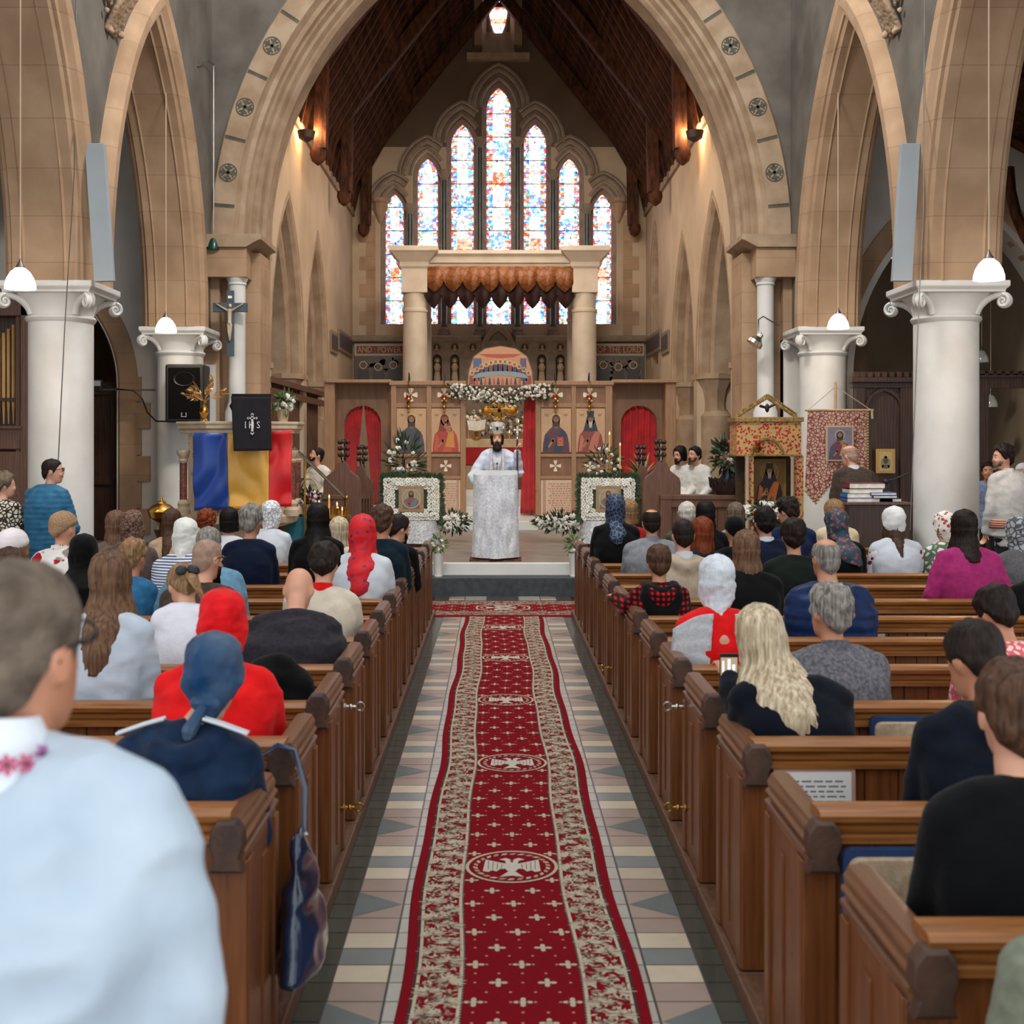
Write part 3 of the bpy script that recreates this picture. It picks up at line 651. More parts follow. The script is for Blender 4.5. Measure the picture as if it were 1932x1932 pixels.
# pieces left lying on the pews
LINEN = mat('natural_linen', '#b7a184', '#a28c70', rough=.9, scale=40, bump=.3)
def cushion(x0, x1, i, z1, label, blue='#1c3f73', h=.62):
    y = ROW[i+1] if i+1 < 13 else 0
    t = thing('seat_cushion', label, 'cushion', ((x0+x1)/2, y-.05, z1-h))
    a = ROW[i+1]-.03; mb = MB(); pr = []
    def rr(x0, x1, z0, z1, r, y0):
        p = []
        for cx, cz, s in ((x1-r, z1-r, 0), (x0+r, z1-r, 1), (x0+r, z0+r, 2), (x1-r, z0+r, 3)):
            for k in range(5): q = pi/2*s+pi/2*k/4; p.append((cx+r*cos(q), y0, cz+r*sin(q)))
        return p
    mb.loft([rr(x0, x1, z1-h, z1, .03, a-.005), rr(x0, x1, z1-h, z1, .03, a-.035)]); mb.build('border', mat('navy_piping', '#1c3a68', rough=.9, bump=.2), t, smooth=40)
    mb = MB(); mb.loft([rr(x0+.014, x1-.012, z1-h, z1-.02, .03, a-.035), rr(x0+.02, x1-.02, z1-h+.01, z1-.026, .03, a-.05)]); mb.build('cover', LINEN, t, smooth=60)
cushion(.89, 1.42, 0, .815, 'large beige linen cushion with navy edging leaning in the second pew on the right', h=.33)
cushion(1.50, 1.90, 2, .80, 'beige scalloped cushion standing in the fourth pew behind the blond woman', h=.35)
def sheet(pts, label, name='hymn_sheet', cat='paper', c='#dedfdc', lines=True, yy=-.004, frame=None, grp=None):
    t = thing(name, label, cat, tuple((Vector(pts[0])+Vector(pts[1]))/2), grp); o0 = Vector(pts[0]); u = Vector(pts[1])-o0; v = Vector(pts[3])-o0; n = u.cross(v).normalized(); n = -n if n.y > 0 and abs(n.y) > .3 or n.z < -.5 else n
    mb = MB()
    if frame: mb.color(frame).extr(pts, n*.003)
    k = .05 if frame else 0
    q = lambda a, b, e=0: o0+u*a+v*b+n*e
    mb.color(c).extr([q(k, k, .003), q(1-k, k, .003), q(1-k, 1-k, .003), q(k, 1-k, .003)], n*.002); mb.build('sheet', PAINT, t, smooth=0)
    if lines:
        mb = MB(); r = random.Random(3)
        for i in range(9):
            b = .15+i*.08; a = .12
            while a < .86: w_ = r.uniform(.04, .12); mb.color('#6d6a72').poly([q(a, b, .0058), q(min(.88, a+w_), b, .0058), q(min(.88, a+w_), b+.025, .0058), q(a, b+.025, .0058)]); a += w_+.03
        mb.build('printed_lines', PAINT, t, smooth=0, fixn=False)
    return t
Y = ROW[1]+.09
sheet([(1.14, ROW[1]-.085, .60), (1.27, ROW[1]-.085, .58), (1.27, ROW[1]-.07, .735), (1.14, ROW[1]-.07, .745)], 'small printed paper tucked against the beige cushion in the nearest right pew', c='#c9d6e4')
sheet([(.90, ROW[2]-.03, .58), (1.19, ROW[2]-.03, .58), (1.19, ROW[2]-.02, .80), (.90, ROW[2]-.02, .80)], 'framed white printed card standing in the third pew on the right', 'printed_card', 'card', '#e3e2de', True, frame='#b98d7c')
sheet([(.89, ROW[3]+.0, .90), (1.10, ROW[3]+.0, .90), (1.07, ROW[3]+.09, .90), (.89, ROW[3]+.09, .90)], 'loose white paper lying on the pew rail under the blond woman\'s phone', c='#e6e6e8', lines=False)
sheet([(1.74, ROW[4]-.03, .60), (1.83, ROW[4]-.03, .60), (1.83, ROW[4]-.02, .81), (1.74, ROW[4]-.02, .81)], 'yellow bordered hassock panel in the pew beside the grey tweed jacket', 'hassock', 'hassock', '#c9b37a', False, frame='#6b5b3a')
sheet([(3.0, ROW[7]-.12, .70), (3.3, ROW[7]-.12, .70), (3.3, ROW[7]-.05, .715), (3.0, ROW[7]-.05, .715)], 'dark red hymn book lying behind the magenta jacket', 'hymn_book', 'book', '#6e1a2a', False)
sheet([(1.98, ROW[6]-.04, .62), (2.38, ROW[6]-.04, .62), (2.36, ROW[6]-.02, .74), (2.0, ROW[6]-.02, .74)], 'grey patterned kneeler standing in an empty right-hand pew', 'kneeler', 'kneeler', '#9a958b', False)
sheet([(2.9, ROW[6]-.04, .62), (3.2, ROW[6]-.04, .62), (3.2, ROW[6]-.02, .75), (2.9, ROW[6]-.02, .75)], 'beige kneeler standing left of the woman in the coral floral dress', 'kneeler', 'kneeler', '#9c8a70', False)
# ================================================================== carpets
class Pic:
    """flat woven or painted figures laid in layers over a base"""
    def __init__(s, to): s.mb = MB(); s.to = to; s.e = 0; s.d = .0006
    def col(s, c): s.mb.color(c); return s
    def up(s): s.e += s.d; return s
    def poly(s, pts): s.mb.poly([s.to(x, y, s.e) for x, y in pts]); return s
    def ell(s, x, y, rx, ry, n=16, a=0): return s.poly([(x+rx*cos(t)*cos(a)-ry*sin(t)*sin(a), y+rx*cos(t)*sin(a)+ry*sin(t)*cos(a)) for t in [2*pi*i/n for i in range(n)]])
    def ring(s, x, y, rx, ry, w, n=28):
        for i in range(n):
            a, b = 2*pi*i/n, 2*pi*(i+1)/n
            s.poly([(x+rx*cos(a), y+ry*sin(a)), (x+rx*cos(b), y+ry*sin(b)), (x+(rx-w)*cos(b), y+(ry-w)*sin(b)), (x+(rx-w)*cos(a), y+(ry-w)*sin(a))])
        return s
    def rect(s, x0, x1, y0, y1): return s.poly([(x0, y0), (x1, y0), (x1, y1), (x0, y1)])
    def leaf(s, x, y, a, L, w): 
        c, n = cos(a), sin(a); return s.poly([(x, y), (x+c*L*.5-n*w, y+n*L*.5+c*w), (x+c*L, y+n*L), (x+c*L*.5+n*w, y+n*L*.5-c*w)])
CRE, REDB, RDK = '#c4b8a0', '#800a18', '#4a1518'
def motif(p, x, y, k=1):
    p.col(CRE)
    for a in (0, pi/2, pi, 3*pi/2): p.ell(x+.021*k*cos(a), y+.021*k*sin(a), .014*k, .010*k, 8, a)
    p.poly([(x-.008*k, y-.018*k), (x+.008*k, y-.018*k), (x+.008*k, y+.018*k), (x-.008*k, y+.018*k)]).poly([(x-.018*k, y-.008*k), (x+.018*k, y-.008*k), (x+.018*k, y+.008*k), (x-.018*k, y+.008*k)])
def eagle(p, x, y, r):
    p.up().col('#7d0d1a').ell(x, y, r, r, 32); p.up().col(CRE).ring(x, y, r, r, r*.07, 36)
    for k in range(26): a = 2*pi*k/26; p.col(CRE if k % 2 else '#b99a80').leaf(x+r*.84*cos(a), y+r*.84*sin(a), a+2.2, r*.2, r*.05)
    p.up().col('#cbc4b4')
    for sx in (-1, 1):
        p.poly([(x, y+r*.1), (x+sx*r*.25, y+r*.22), (x+sx*r*.58, y+r*.42), (x+sx*r*.62, y-r*.3), (x+sx*r*.5, y-r*.36), (x+sx*r*.42, y-r*.25), (x+sx*r*.33, y-r*.33), (x+sx*r*.25, y-r*.18), (x+sx*r*.1, y-r*.15)])
        p.poly([(x+sx*r*.02, y+r*.1), (x+sx*r*.12, y+r*.1), (x+sx*r*.15, y+r*.35), (x+sx*r*.28, y+r*.42), (x+sx*r*.14, y+r*.52), (x+sx*r*.03, y+r*.42)])
    p.ell(x, y-r*.05, r*.15, r*.3, 14).poly([(x-r*.06, y-r*.3), (x+r*.06, y-r*.3), (x+r*.26, y-r*.66), (x, y-r*.58), (x-r*.26, y-r*.66)])
    p.up().col('#8b7468')
    for sx in (-1, 1):
        for k in range(4): p.poly([(x+sx*r*(.2+.1*k), y+r*(.12+.07*k)), (x+sx*r*(.22+.1*k), y+r*(.12+.07*k)), (x+sx*r*(.24+.09*k), y-r*.2), (x+sx*r*(.22+.09*k), y-r*.2)])
    p.e -= 4*p.d
def carpet(name, label, to, Lh, L0, L1, W, med, rows=True, lbl=None):
    p = Pic(to); n = max(2, int((L1-L0)/.1)); rnd = random.Random(5)
    def band(a, b, c):
        p.col(c)
        for i in range(n):
            y0, y1 = L0+(L1-L0)*i/n, L0+(L1-L0)*(i+1)/n; p.poly([(a, y0), (b, y0), (b, y1), (a, y1)])
    k = W/.43
    band(-W, W, REDB); p.up()
    for s in (-1, 1):
        for a, b, c in ((.211, .216, '#8c8274'), (.216, .229, CRE), (.372, .384, CRE), (.384, .394, '#4d4440')): band(s*a*k, s*b*k, c)
    p.up()
    for s in (-1, 1):
        y = L0
        while y < L1-.02:
            for xx in (.213, .389): p.col('#2d2624').rect(s*(xx-.004)*k, s*(xx+.004)*k, y, y+.008)
            y += .02
        y = L0+.02; q = 0                    # floral border of palmettes and scrolls
        while y < L1-.04:
            cx = s*(.27 if q % 2 else .335)*k
            for j in range(11): a = pi/2+s*(.3 if q % 2 else -.3)+(-1.9+3.8*j/10); p.col(rnd.choice((CRE, CRE, CRE, '#bfae96', '#a89080'))).leaf(cx, y, a, .066*k*rnd.uniform(.8, 1.1), .0092*k)
            p.up(); p.col('#5c5048').ell(cx, y+.006, .006, .006, 6); p.e -= p.d
            for j in range(30):
                xx = s*rnd.uniform(.238, .366)*k; p.col(rnd.choice((CRE, '#b8a78e', '#9c8873', '#6d5c50'))).leaf(xx, y+rnd.uniform(-.05, .05), rnd.uniform(0, 6.28), .036, .0065)
            y += .085; q += 1
    r = 0
    for m in med:
        for j in range(-6, 6):
            y = m+j*.1517
            if not L0+.03 < y < L1-.03: continue
            xs = (-.172, 0, .172) if j % 2 else (-.088, .088)
            if abs(j) > 1:
                for x in xs: motif(p, x*k, y, 1.0*k)
            elif j in (-1, 1):
                for x in (-.178, .178): motif(p, x*k, m+j*.175, .9*k)
            p.col('#c9937a')
            for dy in (0, .0758):
                for xx in ((-.13, -.044, .044, .13) if (j % 2 == 0) == (dy == 0) else (-.172, -.086, 0, .086, .172)):
                    if dy and abs(y+dy-m) > .24: p.ell(xx*k, y+dy, .006, .006, 6)
                if not dy and abs(j) > 1: [p.ell(xx*k, y, .006, .006, 6) for xx in ((-.13, -.043, .043, .13) if j % 2 else (-.172, 0, .172))]
        eagle(p, 0, m, .212*k)
    return p
wob = lambda y: .010*sin(y*1.9)+.006*sin(y*4.3+1)
cz = lambda y: .012+.004*(1+sin(y*3.1))*.5
p = carpet('runner', '', lambda x, y, e: (x+wob(y), y, cz(y)+e), 0, .2, 13.72, .43, [5.59+1.82*i for i in range(-2, 5)])
for s in (-1, 1):                            # edges down to the tiles
    for i in range(136):
        y0, y1 = .2+i*.0995, .2+(i+1)*.0995; p.mb.color('#8a0a1e').poly([(s*.43+wob(y0), y0, cz(y0)), (s*.436+wob(y0), y0, .002), (s*.436+wob(y1), y1, .002), (s*.43+wob(y1), y1, cz(y1))])
tag(p.mb.build('aisle_runner', PILE, smooth=0, fixn=False), 'long red patterned carpet runner with double-headed eagle medallions down the tiled aisle', 'carpet')
p = carpet('cross', '', lambda x, y, e: (y, 14.42+x, .014+e), 0, -3.2, 3.2, .66, [-1.82, 0, 1.82])
for a, b in (((-3.2, 13.755), (3.2, 13.755)), ((-3.2, 15.085), (3.2, 15.085))): p.mb.color('#8a0a1e').poly([(a[0], a[1], .014), (b[0], b[1], .014), (b[0], b[1]+(.01 if a[1] > 14 else -.01), .002), (a[0], a[1]+(.01 if a[1] > 14 else -.01), .002)])
tag(p.mb.build('cross_carpet', PILE, smooth=0, fixn=False), 'red patterned carpet laid crosswise in front of the altar steps', 'carpet')
# ================================================================== flowers
def rdir(r): 
    while True:
        v = Vector((r.uniform(-1, 1), r.uniform(-1, 1), r.uniform(-1, 1)))
        if .1 < v.length < 1: return v.normalized()
def daisy(mb, p, r, n=Vector((0, -1, 0)), c='#f4f1e8', cc='#8c8a3a', k=9):
    n = n.normalized(); a = n.orthogonal().normalized(); b = n.cross(a); p = Vector(p)
    mb.color(c)
    for i in range(k):
        t = 2*pi*i/k; d = a*cos(t)+b*sin(t); s = n.cross(d)
        mb.add([p, p+d*r*.6+s*r*.26+n*r*.12, p+d*r-n*r*.05, p+d*r*.6-s*r*.26+n*r*.12], [(0, 1, 2, 3)])
    mb.color(cc).sph(p+n*r*.1, r*.22, 6, 4)
def rose(mb, p, r, c='#f2ece0'):
    p = Vector(p); mb.color(c); mb.sph(p, r*.62, 7, 5)
    rr = random.Random(int(p.x*9999) ^ int(p.z*7777))
    for i in range(9):
        d = rdir(rr); d.y = -abs(d.y); a = d.orthogonal().normalized(); b = d.cross(a)
        q = p+d*r*.45; mb.add([q+a*r*.5, q+b*r*.5+d*r*.25, q-a*r*.5, q-b*r*.5+d*r*.2], [(0, 1, 2, 3)])
def leaves(mb, c, rad, n, L=.1, w=.02, r=None, out=True, up=0):
    r = r or RD; c = Vector(c)
    for i in range(n):
        d = rdir(r); q = c+Vector((d.x*rad[0], d.y*rad[1], d.z*rad[2]))*(r.random()**.4); e = (d+Vector((0, 0, up))+rdir(r)*.5).normalized() if out else rdir(r)
        s = e.cross(rdir(r)).normalized(); m = e.cross(s)
        mb.add([q, q+e*L*.45+s*w+m*w*.3, q+e*L, q+e*L*.45-s*w+m*w*.3], [(0, 1, 2, 3)])
FLOW = mat('flower_petals', kind='attr', rough=.6, scale=20, var=.08, bump=.05)
def bouquet(name, label, c, rad, nleaf, flowers, cat='flowers', L=.1, w=.02, base=None, lm=None, up=0, fr=.035, kind='mix', group=None, seed=1, cols=('#f4f0e6',)):
    r = random.Random(seed); t = thing(name, label, cat, base or c, group)
    mb = MB(); leaves(mb, c, rad, nleaf, L, w, r, up=up); mb.build('foliage', lm or LEAF, t, smooth=0, fixn=False)
    mb = MB(); c = Vector(c)
    for i in range(flowers):
        d = rdir(r); d.y = -abs(d.y)*.8-.15; q = c+Vector((d.x*rad[0], d.y*rad[1], d.z*rad[2]))*r.uniform(.75, 1.05); cl = r.choice(cols)
        (daisy if kind == 'daisy' or (kind == 'mix' and r.random() < .5) else rose)(mb, q, fr*r.uniform(.8, 1.2), **({'n': Vector((d.x*.5, -1, d.z*.5+.2)), 'c': cl} if kind == 'daisy' else {'c': cl})) if kind != 'mix' else rose(mb, q, fr*r.uniform(.8, 1.2), cl)
    mb.build('blossoms', FLOW, t, smooth=0, fixn=False); return t
def candle(p, h, r=.012, label='', holder=None, grp='lit beeswax candles'):
    t = thing('candle', label, 'candle', p, grp); mb = MB(); mb.lathe([(r, 0), (r, h), (r*.7, h+.003)], p, 10); mb.build('wax', WAX, t)
    mb = MB(); mb.lathe([(.001, h+.004), (.007, h+.016), (.006, h+.026), (.001, h+.046)], p, 8); mb.build('flame', FLAME, t); return t
# ================================================================== reredos on the east wall
YR = 31.75
def rp(px, py): return PX(px, YR), PZ(py, YR)
to = lambda x, z, e: (x, YR-.001-e*6, z)
mb = MB(); x0, _ = rp(806, 0); x1, _ = rp(1076, 0); mb.box(x0, x1, YR, YE, .95, PZ(643, YR)); RR = thing('reredos', 'carved grey stone reredos with saints in niches below the east window', 'reredos', (0, YR, .9))
mb.build('slab', SURR, RR, smooth=0)
mb = MB(); zs = PZ(640, YR); pr = [(YE, zs-.06), (YR-.05, zs-.06), (YR-.1, zs), (YR-.12, zs+.06), (YR-.02, zs+.10), (YE, zs+.12)]
for a, b in ((-3.84, PX(908, YR)), (PX(973, YR), 3.84)): mb.loft([[(x, y, z) for y, z in pr] for x in (a, b)])
arch_sweep(mb, .30, .25, zs-.28, [(0, YE), (0, YR-.04), (.06, YR-.1), (.14, YR-.1), (.18, YE)], lambda x, z, v: (PX(940, YR)+x, v, z+.0), z0=None); mb.build('cornice', SURR, RR, smooth=30)
REL = mat('niche_relief', kind='attr', rough=.8, scale=20, var=.2, bump=.3)
for px in (824, 858, 892, 990, 1023, 1057):
    x, z = rp(px, 655); mb = MB(); mb.color('#3b3028').lathe([(.08, -.004), (.08, 0)], (x, YR-.004, z), 18, axis='y'); mb.color('#8c7458')
    ring = [[(x+(.095+.018*cos(b))*cos(a), YR-.018*sin(b)-.004, z+(.095+.018*cos(b))*sin(a)) for b in (0, pi/2, pi)] for a in [2*pi*i/18 for i in range(19)]]; mb.loft(ring, cap=False)
    mb.color('#c4a884').sph((x, YR-.01, z+.01), (.035, .03, .045), 8, 6).sph((x, YR-.005, z-.06), (.055, .03, .04), 8, 6); mb.build('roundel', REL, RR)
for px in (825, 858, 1022, 1057):
    x, z = rp(px, 722); mb = MB(); mb.color('#2f2720').poly([to(x+a, z+b, .0006) for a, b in [(-.12, 0), (.12, 0)]+[(.12*cos(t), .6+.14*sin(t)) for t in [pi*i/8 for i in range(9)]]])
    mb.color('#d0b692').lathe([(.075, 0), (.085, .1), (.06, .3), (.08, .42), (.05, .5)], (x, YR-.04, z), 12, sy=.6).sph((x, YR-.06, z+.57), (.045, .04, .055), 10, 8)
    mb.color('#c1a468'); ring = [[(x+(.065+.008*cos(b))*cos(a), YR-.03-.008*sin(b), z+.58+(.065+.008*cos(b))*sin(a)) for b in (0, pi/2, pi)] for a in [2*pi*i/16 for i in range(17)]]; mb.loft(ring, cap=False)
    mb.color('#bfa27c').tube([(x-.07, YR-.07, z+.42), (x-.03, YR-.12, z+.3), (x+.03, YR-.12, z+.32)], .025, 6).tube([(x+.07, YR-.07, z+.42), (x+.03, YR-.12, z+.3)], .025, 6); mb.build('saint_figure', REL, RR)
for s, (a, b), txt in ((-1, (668, 762), 'AND : POWER'), (1, (1122, 1216), 'OF THE LORD')):
    X0, X1 = sorted((max(-3.8, PX(a, YR)), min(3.8, PX(b, YR)))); z1, z0 = PZ(648, YR), PZ(671, YR)
    t = thing('inscription_band', 'red inscription band with gold capitals %s of the east window' % ('under the left side' if s < 0 else 'under the right side'), 'inscription', ((X0+X1)/2, YR+.1, z0))
    mb = MB(); mb.color('#a99c82').box(X0, X1, YR+.06, YE, z0, z1).color('#6f2a20'); mb.box(X0+.06, X1-.04, YR+.05, YR+.07, z0+.06, z1-.06); mb.build('panel', PAINT, t, smooth=0)
    mb = MB(); text_into(mb, txt, .235, at((X0+X1)/2, YR+.045, z0+.085), .004, maxw=X1-X0-.16); mb.build('lettering', mat('gold_letters', '#b79a6a', rough=.5, bump=0), t, smooth=0)
    pz = PZ(720, YR)-.3; t = thing('painted_panel', 'dark painted panel of haloed figures below the %s inscription band' % ('left' if s < 0 else 'right'), 'painting', ((X0+X1)/2, YR+.1, pz))
    mb = MB(); mb.color('#4a3a2b').box(X0, X1, YR+.07, YE, pz, z0); p = Pic(lambda x, z, e: (x, YR+.069-e*4, z)); r = random.Random(4+s)
    for i in range(60): p.col(r.choice(('#3a2f24', '#5d4a34', '#6b5438', '#2c251e'))).ell(r.uniform(X0+.1, X1-.1), r.uniform(pz+.1, z0-.1), .09, .05, 8, r.uniform(0, 3))
    p.up()
    for q, hx in enumerate((.18, .48, .78)):
        x = X0+(X1-X0)*hx; z = z0-.24-.05*(q % 2)
        p.col('#2b2019').poly([(x-.2, pz), (x+.2, pz), (x+.14, z-.1), (x, z+.02), (x-.14, z-.1)]); p.up().col('#caa86a').ring(x, z, .105, .105, .025); p.col('#5a3c28').ell(x, z, .055, .07, 12); p.e -= p.d
    mb2 = p.mb; mb.v += []; n0 = len(mb.v); mb.v += mb2.v; mb.f += [[i+n0 for i in f] for f in mb2.f]; mb.c += mb2.c; mb.mi += mb2.mi
    mb.build('panel', PAINTG, t, smooth=0, fixn=False)
    for (ya, yb, za) in ((29.0, 31.7, 4.2), (27.6, 28.8, 4.05)):
        xx = s*3.84; mb = MB(); mb.color('#8b7a63').box(min(xx, xx-s*.03), max(xx, xx-s*.03), ya, yb, za, za+.5).color('#4a4036').box(min(xx-s*.03, xx-s*.035), max(xx-s*.03, xx-s*.035), ya+.06, yb-.06, za+.08, za+.42)
        tag(mb.build('wall_tablet', PAINT, smooth=0), 'dark lettered tablet on the %s chancel wall, %s the east window' % ('left' if s < 0 else 'right', 'next to' if yb > 30 else 'second from'), 'tablet')
# ================================================================== baldachin
BC = mat('baldachin_stone', '#d2c2ad', '#c6b59f', rough=.6, scale=3, bump=.04)
B = thing('baldachin', 'stone canopy on four round columns with a scalloped copper valance over the altar', 'canopy', (0, 29.2, 1.0))
for sx in (-1, 1):
    for Y in (28.4, 30.4):
        X = sx*1.97; mb = MB(); mb.lathe([(.36, 1.0), (.36, 1.2), (.31, 1.25), (.295, 1.5), (.28, 5.0), (.30, 5.02), (.30, 5.08), (.27, 5.1), (.28, 5.5)], (X, Y, 0), 28); mb.build('column', BC, B)
        mb = MB(); mb.loft([[(X+a*h, Y+b*h, z) for a, b in ((-1, -1), (1, -1), (1, 1), (-1, 1))] for h, z in ((.30, 5.45), (.30, 6.0), (.34, 6.05), (.34, 6.15), (.52, 6.35), (.56, 6.38), (.56, 6.48), (.50, 6.5))]); mb.build('column_head', BC, B, smooth=0, bevel=.01)
    mb = MB(); mb.box(sx*1.97-.2, sx*1.97+.2, 28.6, 30.2, 5.9, 6.4); mb.build('side_beam', BC, B, smooth=0)
for Y in (28.4, 30.4):
    mb = MB(); pr = [(Y+.25, 5.98), (Y-.2, 5.98), (Y-.2, 6.12), (Y-.26, 6.14), (Y-.28, 6.28), (Y-.34, 6.34), (Y-.34, 6.42), (Y+.25, 6.42)]
    mb.loft([[(x, y, z) for y, z in pr] for x in (-1.7, 1.7)]); mb.build('beam', BC, B, smooth=0)
COP = mat('copper_brocade', '#8a5226', '#6e3c18', rough=.5, scale=6, kind='net', c3=None, param=1.2, bump=.1)
def valance(Y, zt, zb, nsc, dp, m, name):
    mb = MB(); n = nsc*12; top = []; mid = []; bot = []
    for i in range(n+1):
        u = i/n; ph = (u*nsc) % 1; x = -1.72+3.44*u; w_ = .03*sin(u*nsc*2*pi)
        d = dp*(1-abs(2*ph-1)**1.0)**.55 if i % 12 else 0
        top.append((x, Y+w_, zt)); bot.append((x, Y+w_*1.2, zb-d))
    mb.grid([top, bot]); mb.build(name, m, B, smooth=60, solid=.02, fixn=False)
DKV = mat('dark_velvet_valance', '#3a1a14', '#26100c', rough=.8, bump=.1)
valance(28.12, 6.05, 5.72, 8, .27, COP, 'front_valance'); valance(28.20, 5.8, 5.38, 9, .30, DKV, 'dark_valance')
for i in range(10): mb = MB(); mb.sph((-1.72+3.44*i/9, 28.14, 5.4), .03, 6, 4); mb.build('tassel', DKV, B)
mb = MB(); mb.box(-1.75, 1.75, 28.6, 30.3, 6.1, 6.2); mb.build('roof_slab', DKV, B, smooth=0)
# ================================================================== iconostasis
YI = 23.5; S_ = thing('iconostasis', 'light oak icon screen with framed icon panels across the chancel', 'icon screen', (0, YI, .56))
ix = lambda p: PX(p, YI); iz = lambda p: PZ(p, YI)
def ibox(mb, a, b, c, d, y0=YI-.04, y1=YI+.04): return mb.box(ix(a), ix(b), y0, y1, iz(d), iz(c))
for side, xs in ((-1, (738, 748, 805, 814, 869, 879)), (1, (1010, 1020, 1078, 1087, 1142, 1155))):
    mb = MB(); ibox(mb, xs[0], xs[-1], 726, 992, YI+.01, YI+.05); mb.build('board', WOODP, S_, smooth=0)
    for k in (0, 2, 4): mb = MB(); ibox(mb, xs[k], xs[k+1], 726, 992, YI-.045, YI+.06); mb.build('post', WOODI, S_, smooth=0, bevel=.006)
    for a, b in ((726, 730), (761, 769), (856, 862), (898, 904), (985, 992)): mb = MB(); ibox(mb, xs[0], xs[-1], a, b, YI-.035, YI+.05); mb.build('rail', WOODI, S_, smooth=0, bevel=.005)
    for q in (1, 3):                        # vertical muntin over the icons
        pass
mb = MB(); ibox(mb, 735, 880, 719, 727, YI-.08, YI+.08); ibox(mb, 1008, 1158, 719, 727, YI-.08, YI+.08); ibox(mb, 876, 1012, 738, 746); mb.build('cornice', WOODI, S_, smooth=0, bevel=.01)
for side in (-1, 1):                        # wings with arched openings, set back
    a, b = (632, 738) if side < 0 else (1155, 1262); YW = YI+.5; c = (684 if side < 0 else 1206); X = PX(c, YW); w_ = .36
    mb = MB(); wall_arches(mb, PX(a, YW), PX(b, YW), .56, PZ(724, YW), [(X, w_, .0, 2.35, .56)], lambda s, z, v: (s, v, z), YW, YW+.06); mb.build('wing_board', WOODP, S_, smooth=0)
    for q in ((612, 632) if side < 0 else (1255, 1275),): mb = MB(); mb.box(PX(q[0], YI+.1), PX(q[1], YI+.1), YI+.05, YI+.6, .56, PZ(716, YI)); mb.build('end_post', WOODI, S_, smooth=0, bevel=.01)
    mb = MB(); mb.box(PX(min(a, b)-(18 if side < 0 else 0), YI), PX(max(a, b)+(18 if side > 0 else 0), YI), YI-.02, YI+.66, PZ(722, YI), PZ(716, YI)); mb.build('wing_cornice', WOODI, S_, smooth=0, bevel=.01)
    lab = 'red arched curtain in the %s wing of the icon screen' % ('left' if side < 0 else 'right')
    def curtain(x0, x1, z0, z1, Y, label, arch=None, gather=None, m=REDC, folds=7, hem=None):
        mb = MB(); rows = []; n = folds*8
        for j in range(25):
            v = j/24; row = []
            for i in range(n+1):
                u = i/n; z = z1-(z1-z0)*v; x = x0+(x1-x0)*u
                if gather: x = x0+(x1-x0)*(gather(v)[0]+(gather(v)[1]-gather(v)[0])*u)
                if arch:
                    cx, rr, zc = arch; zt = zc+sqrt(max(0, rr*rr-(x-cx)**2)) if abs(x-cx) < rr else zc
                    z = zt-(zt-z0)*v
                row.append((x, Y+.035*sin(u*folds*2*pi+.6*sin(v*3))*(.5+.5*v), z))
            rows.append(row)
        mb.grid(rows); o = mb.build('curtain', m, smooth=180, fixn=False, solid=.004); return tag(o, label, 'curtain', None)
    if side < 0:
        curtain(X-w_, X-.0, .75, 2.7, YW+.12, 'left half of the parted red curtain in the left arch of the icon screen', arch=(X, w_, 2.35), gather=lambda v: (0, 1-.45*v-.1*v*v), folds=5)
        curtain(X+.0, X+w_, .75, 2.7, YW+.12, 'right half of the parted red curtain in the left arch of the icon screen', arch=(X, w_, 2.35), gather=lambda v: (.05+.5*v, 1), folds=5)
    else: curtain(X-w_, X+w_, .6, 2.7, YW+.12, 'closed red curtain in the right arch of the icon screen', arch=(X, w_, 2.35), folds=6)
tag(curtain(PX(990, YI), PX(1012, YI), .60, 3.0, YI+.15, 'x', folds=3, gather=lambda v: (-.12*v*3, 1)), 'long red curtain hanging at the right of the central doors behind the bishop')
# crosses on the boards
CRX = mat('ivory_cross', '#e9dcc4', '#ddceb2', rough=.6, bump=0)
def patty(mb, x, y, z, r, k=.42):
    for q in range(4):
        a = q*pi/2; d = Vector((cos(a), 0, sin(a))); s = Vector((-sin(a), 0, cos(a))); o = Vector((x, y, z))
        pts = [o+d*r*.12+s*r*.08]+[o+d*r*(.9+.1*cos(t*pi/2))+s*r*k*t for t in (1, .5, 0, -.5, -1)]+[o+d*r*.12-s*r*.08]; mb.extr(pts, (0, .012, 0))
for px, py, r in ((775, 745, .14), (838, 745, .14), (1049, 745, .14), (1113, 745, .14), (778, 879, .115), (841, 879, .115), (1048, 879, .115), (1113, 879, .115)):
    mb = MB(); patty(mb, ix(px), YI-.006, iz(py), r*.95, .42 if py < 800 else .36); mb.build('cross', CRX, S_, smooth=0)
def icon(name, label, x0, x1, z0, z1, Y, draw, frame='#8f6b4c', bg='#cba27a', cat='icon', fw=.012, m=None, grp=None):
    t = thing(name, label, cat, ((x0+x1)/2, Y, z0), grp); mb = MB(); mb.color(frame).box(x0, x1, Y, Y+.02, z0, z1); mb.build('frame', PAINT, t, smooth=0, bevel=.003)
    W, Hh = x1-x0-2*fw, z1-z0-2*fw
    p = Pic(lambda x, z, e: ((x0+x1)/2+x*W, Y-.0015-e*1.2, z0+fw+z*Hh)); p.W = W/Hh; p.col(bg).rect(-.5, .5, 0, 1); p.up(); draw(p); p.mb.build('painting', m or PAINTG, t, smooth=0, fixn=False); return t
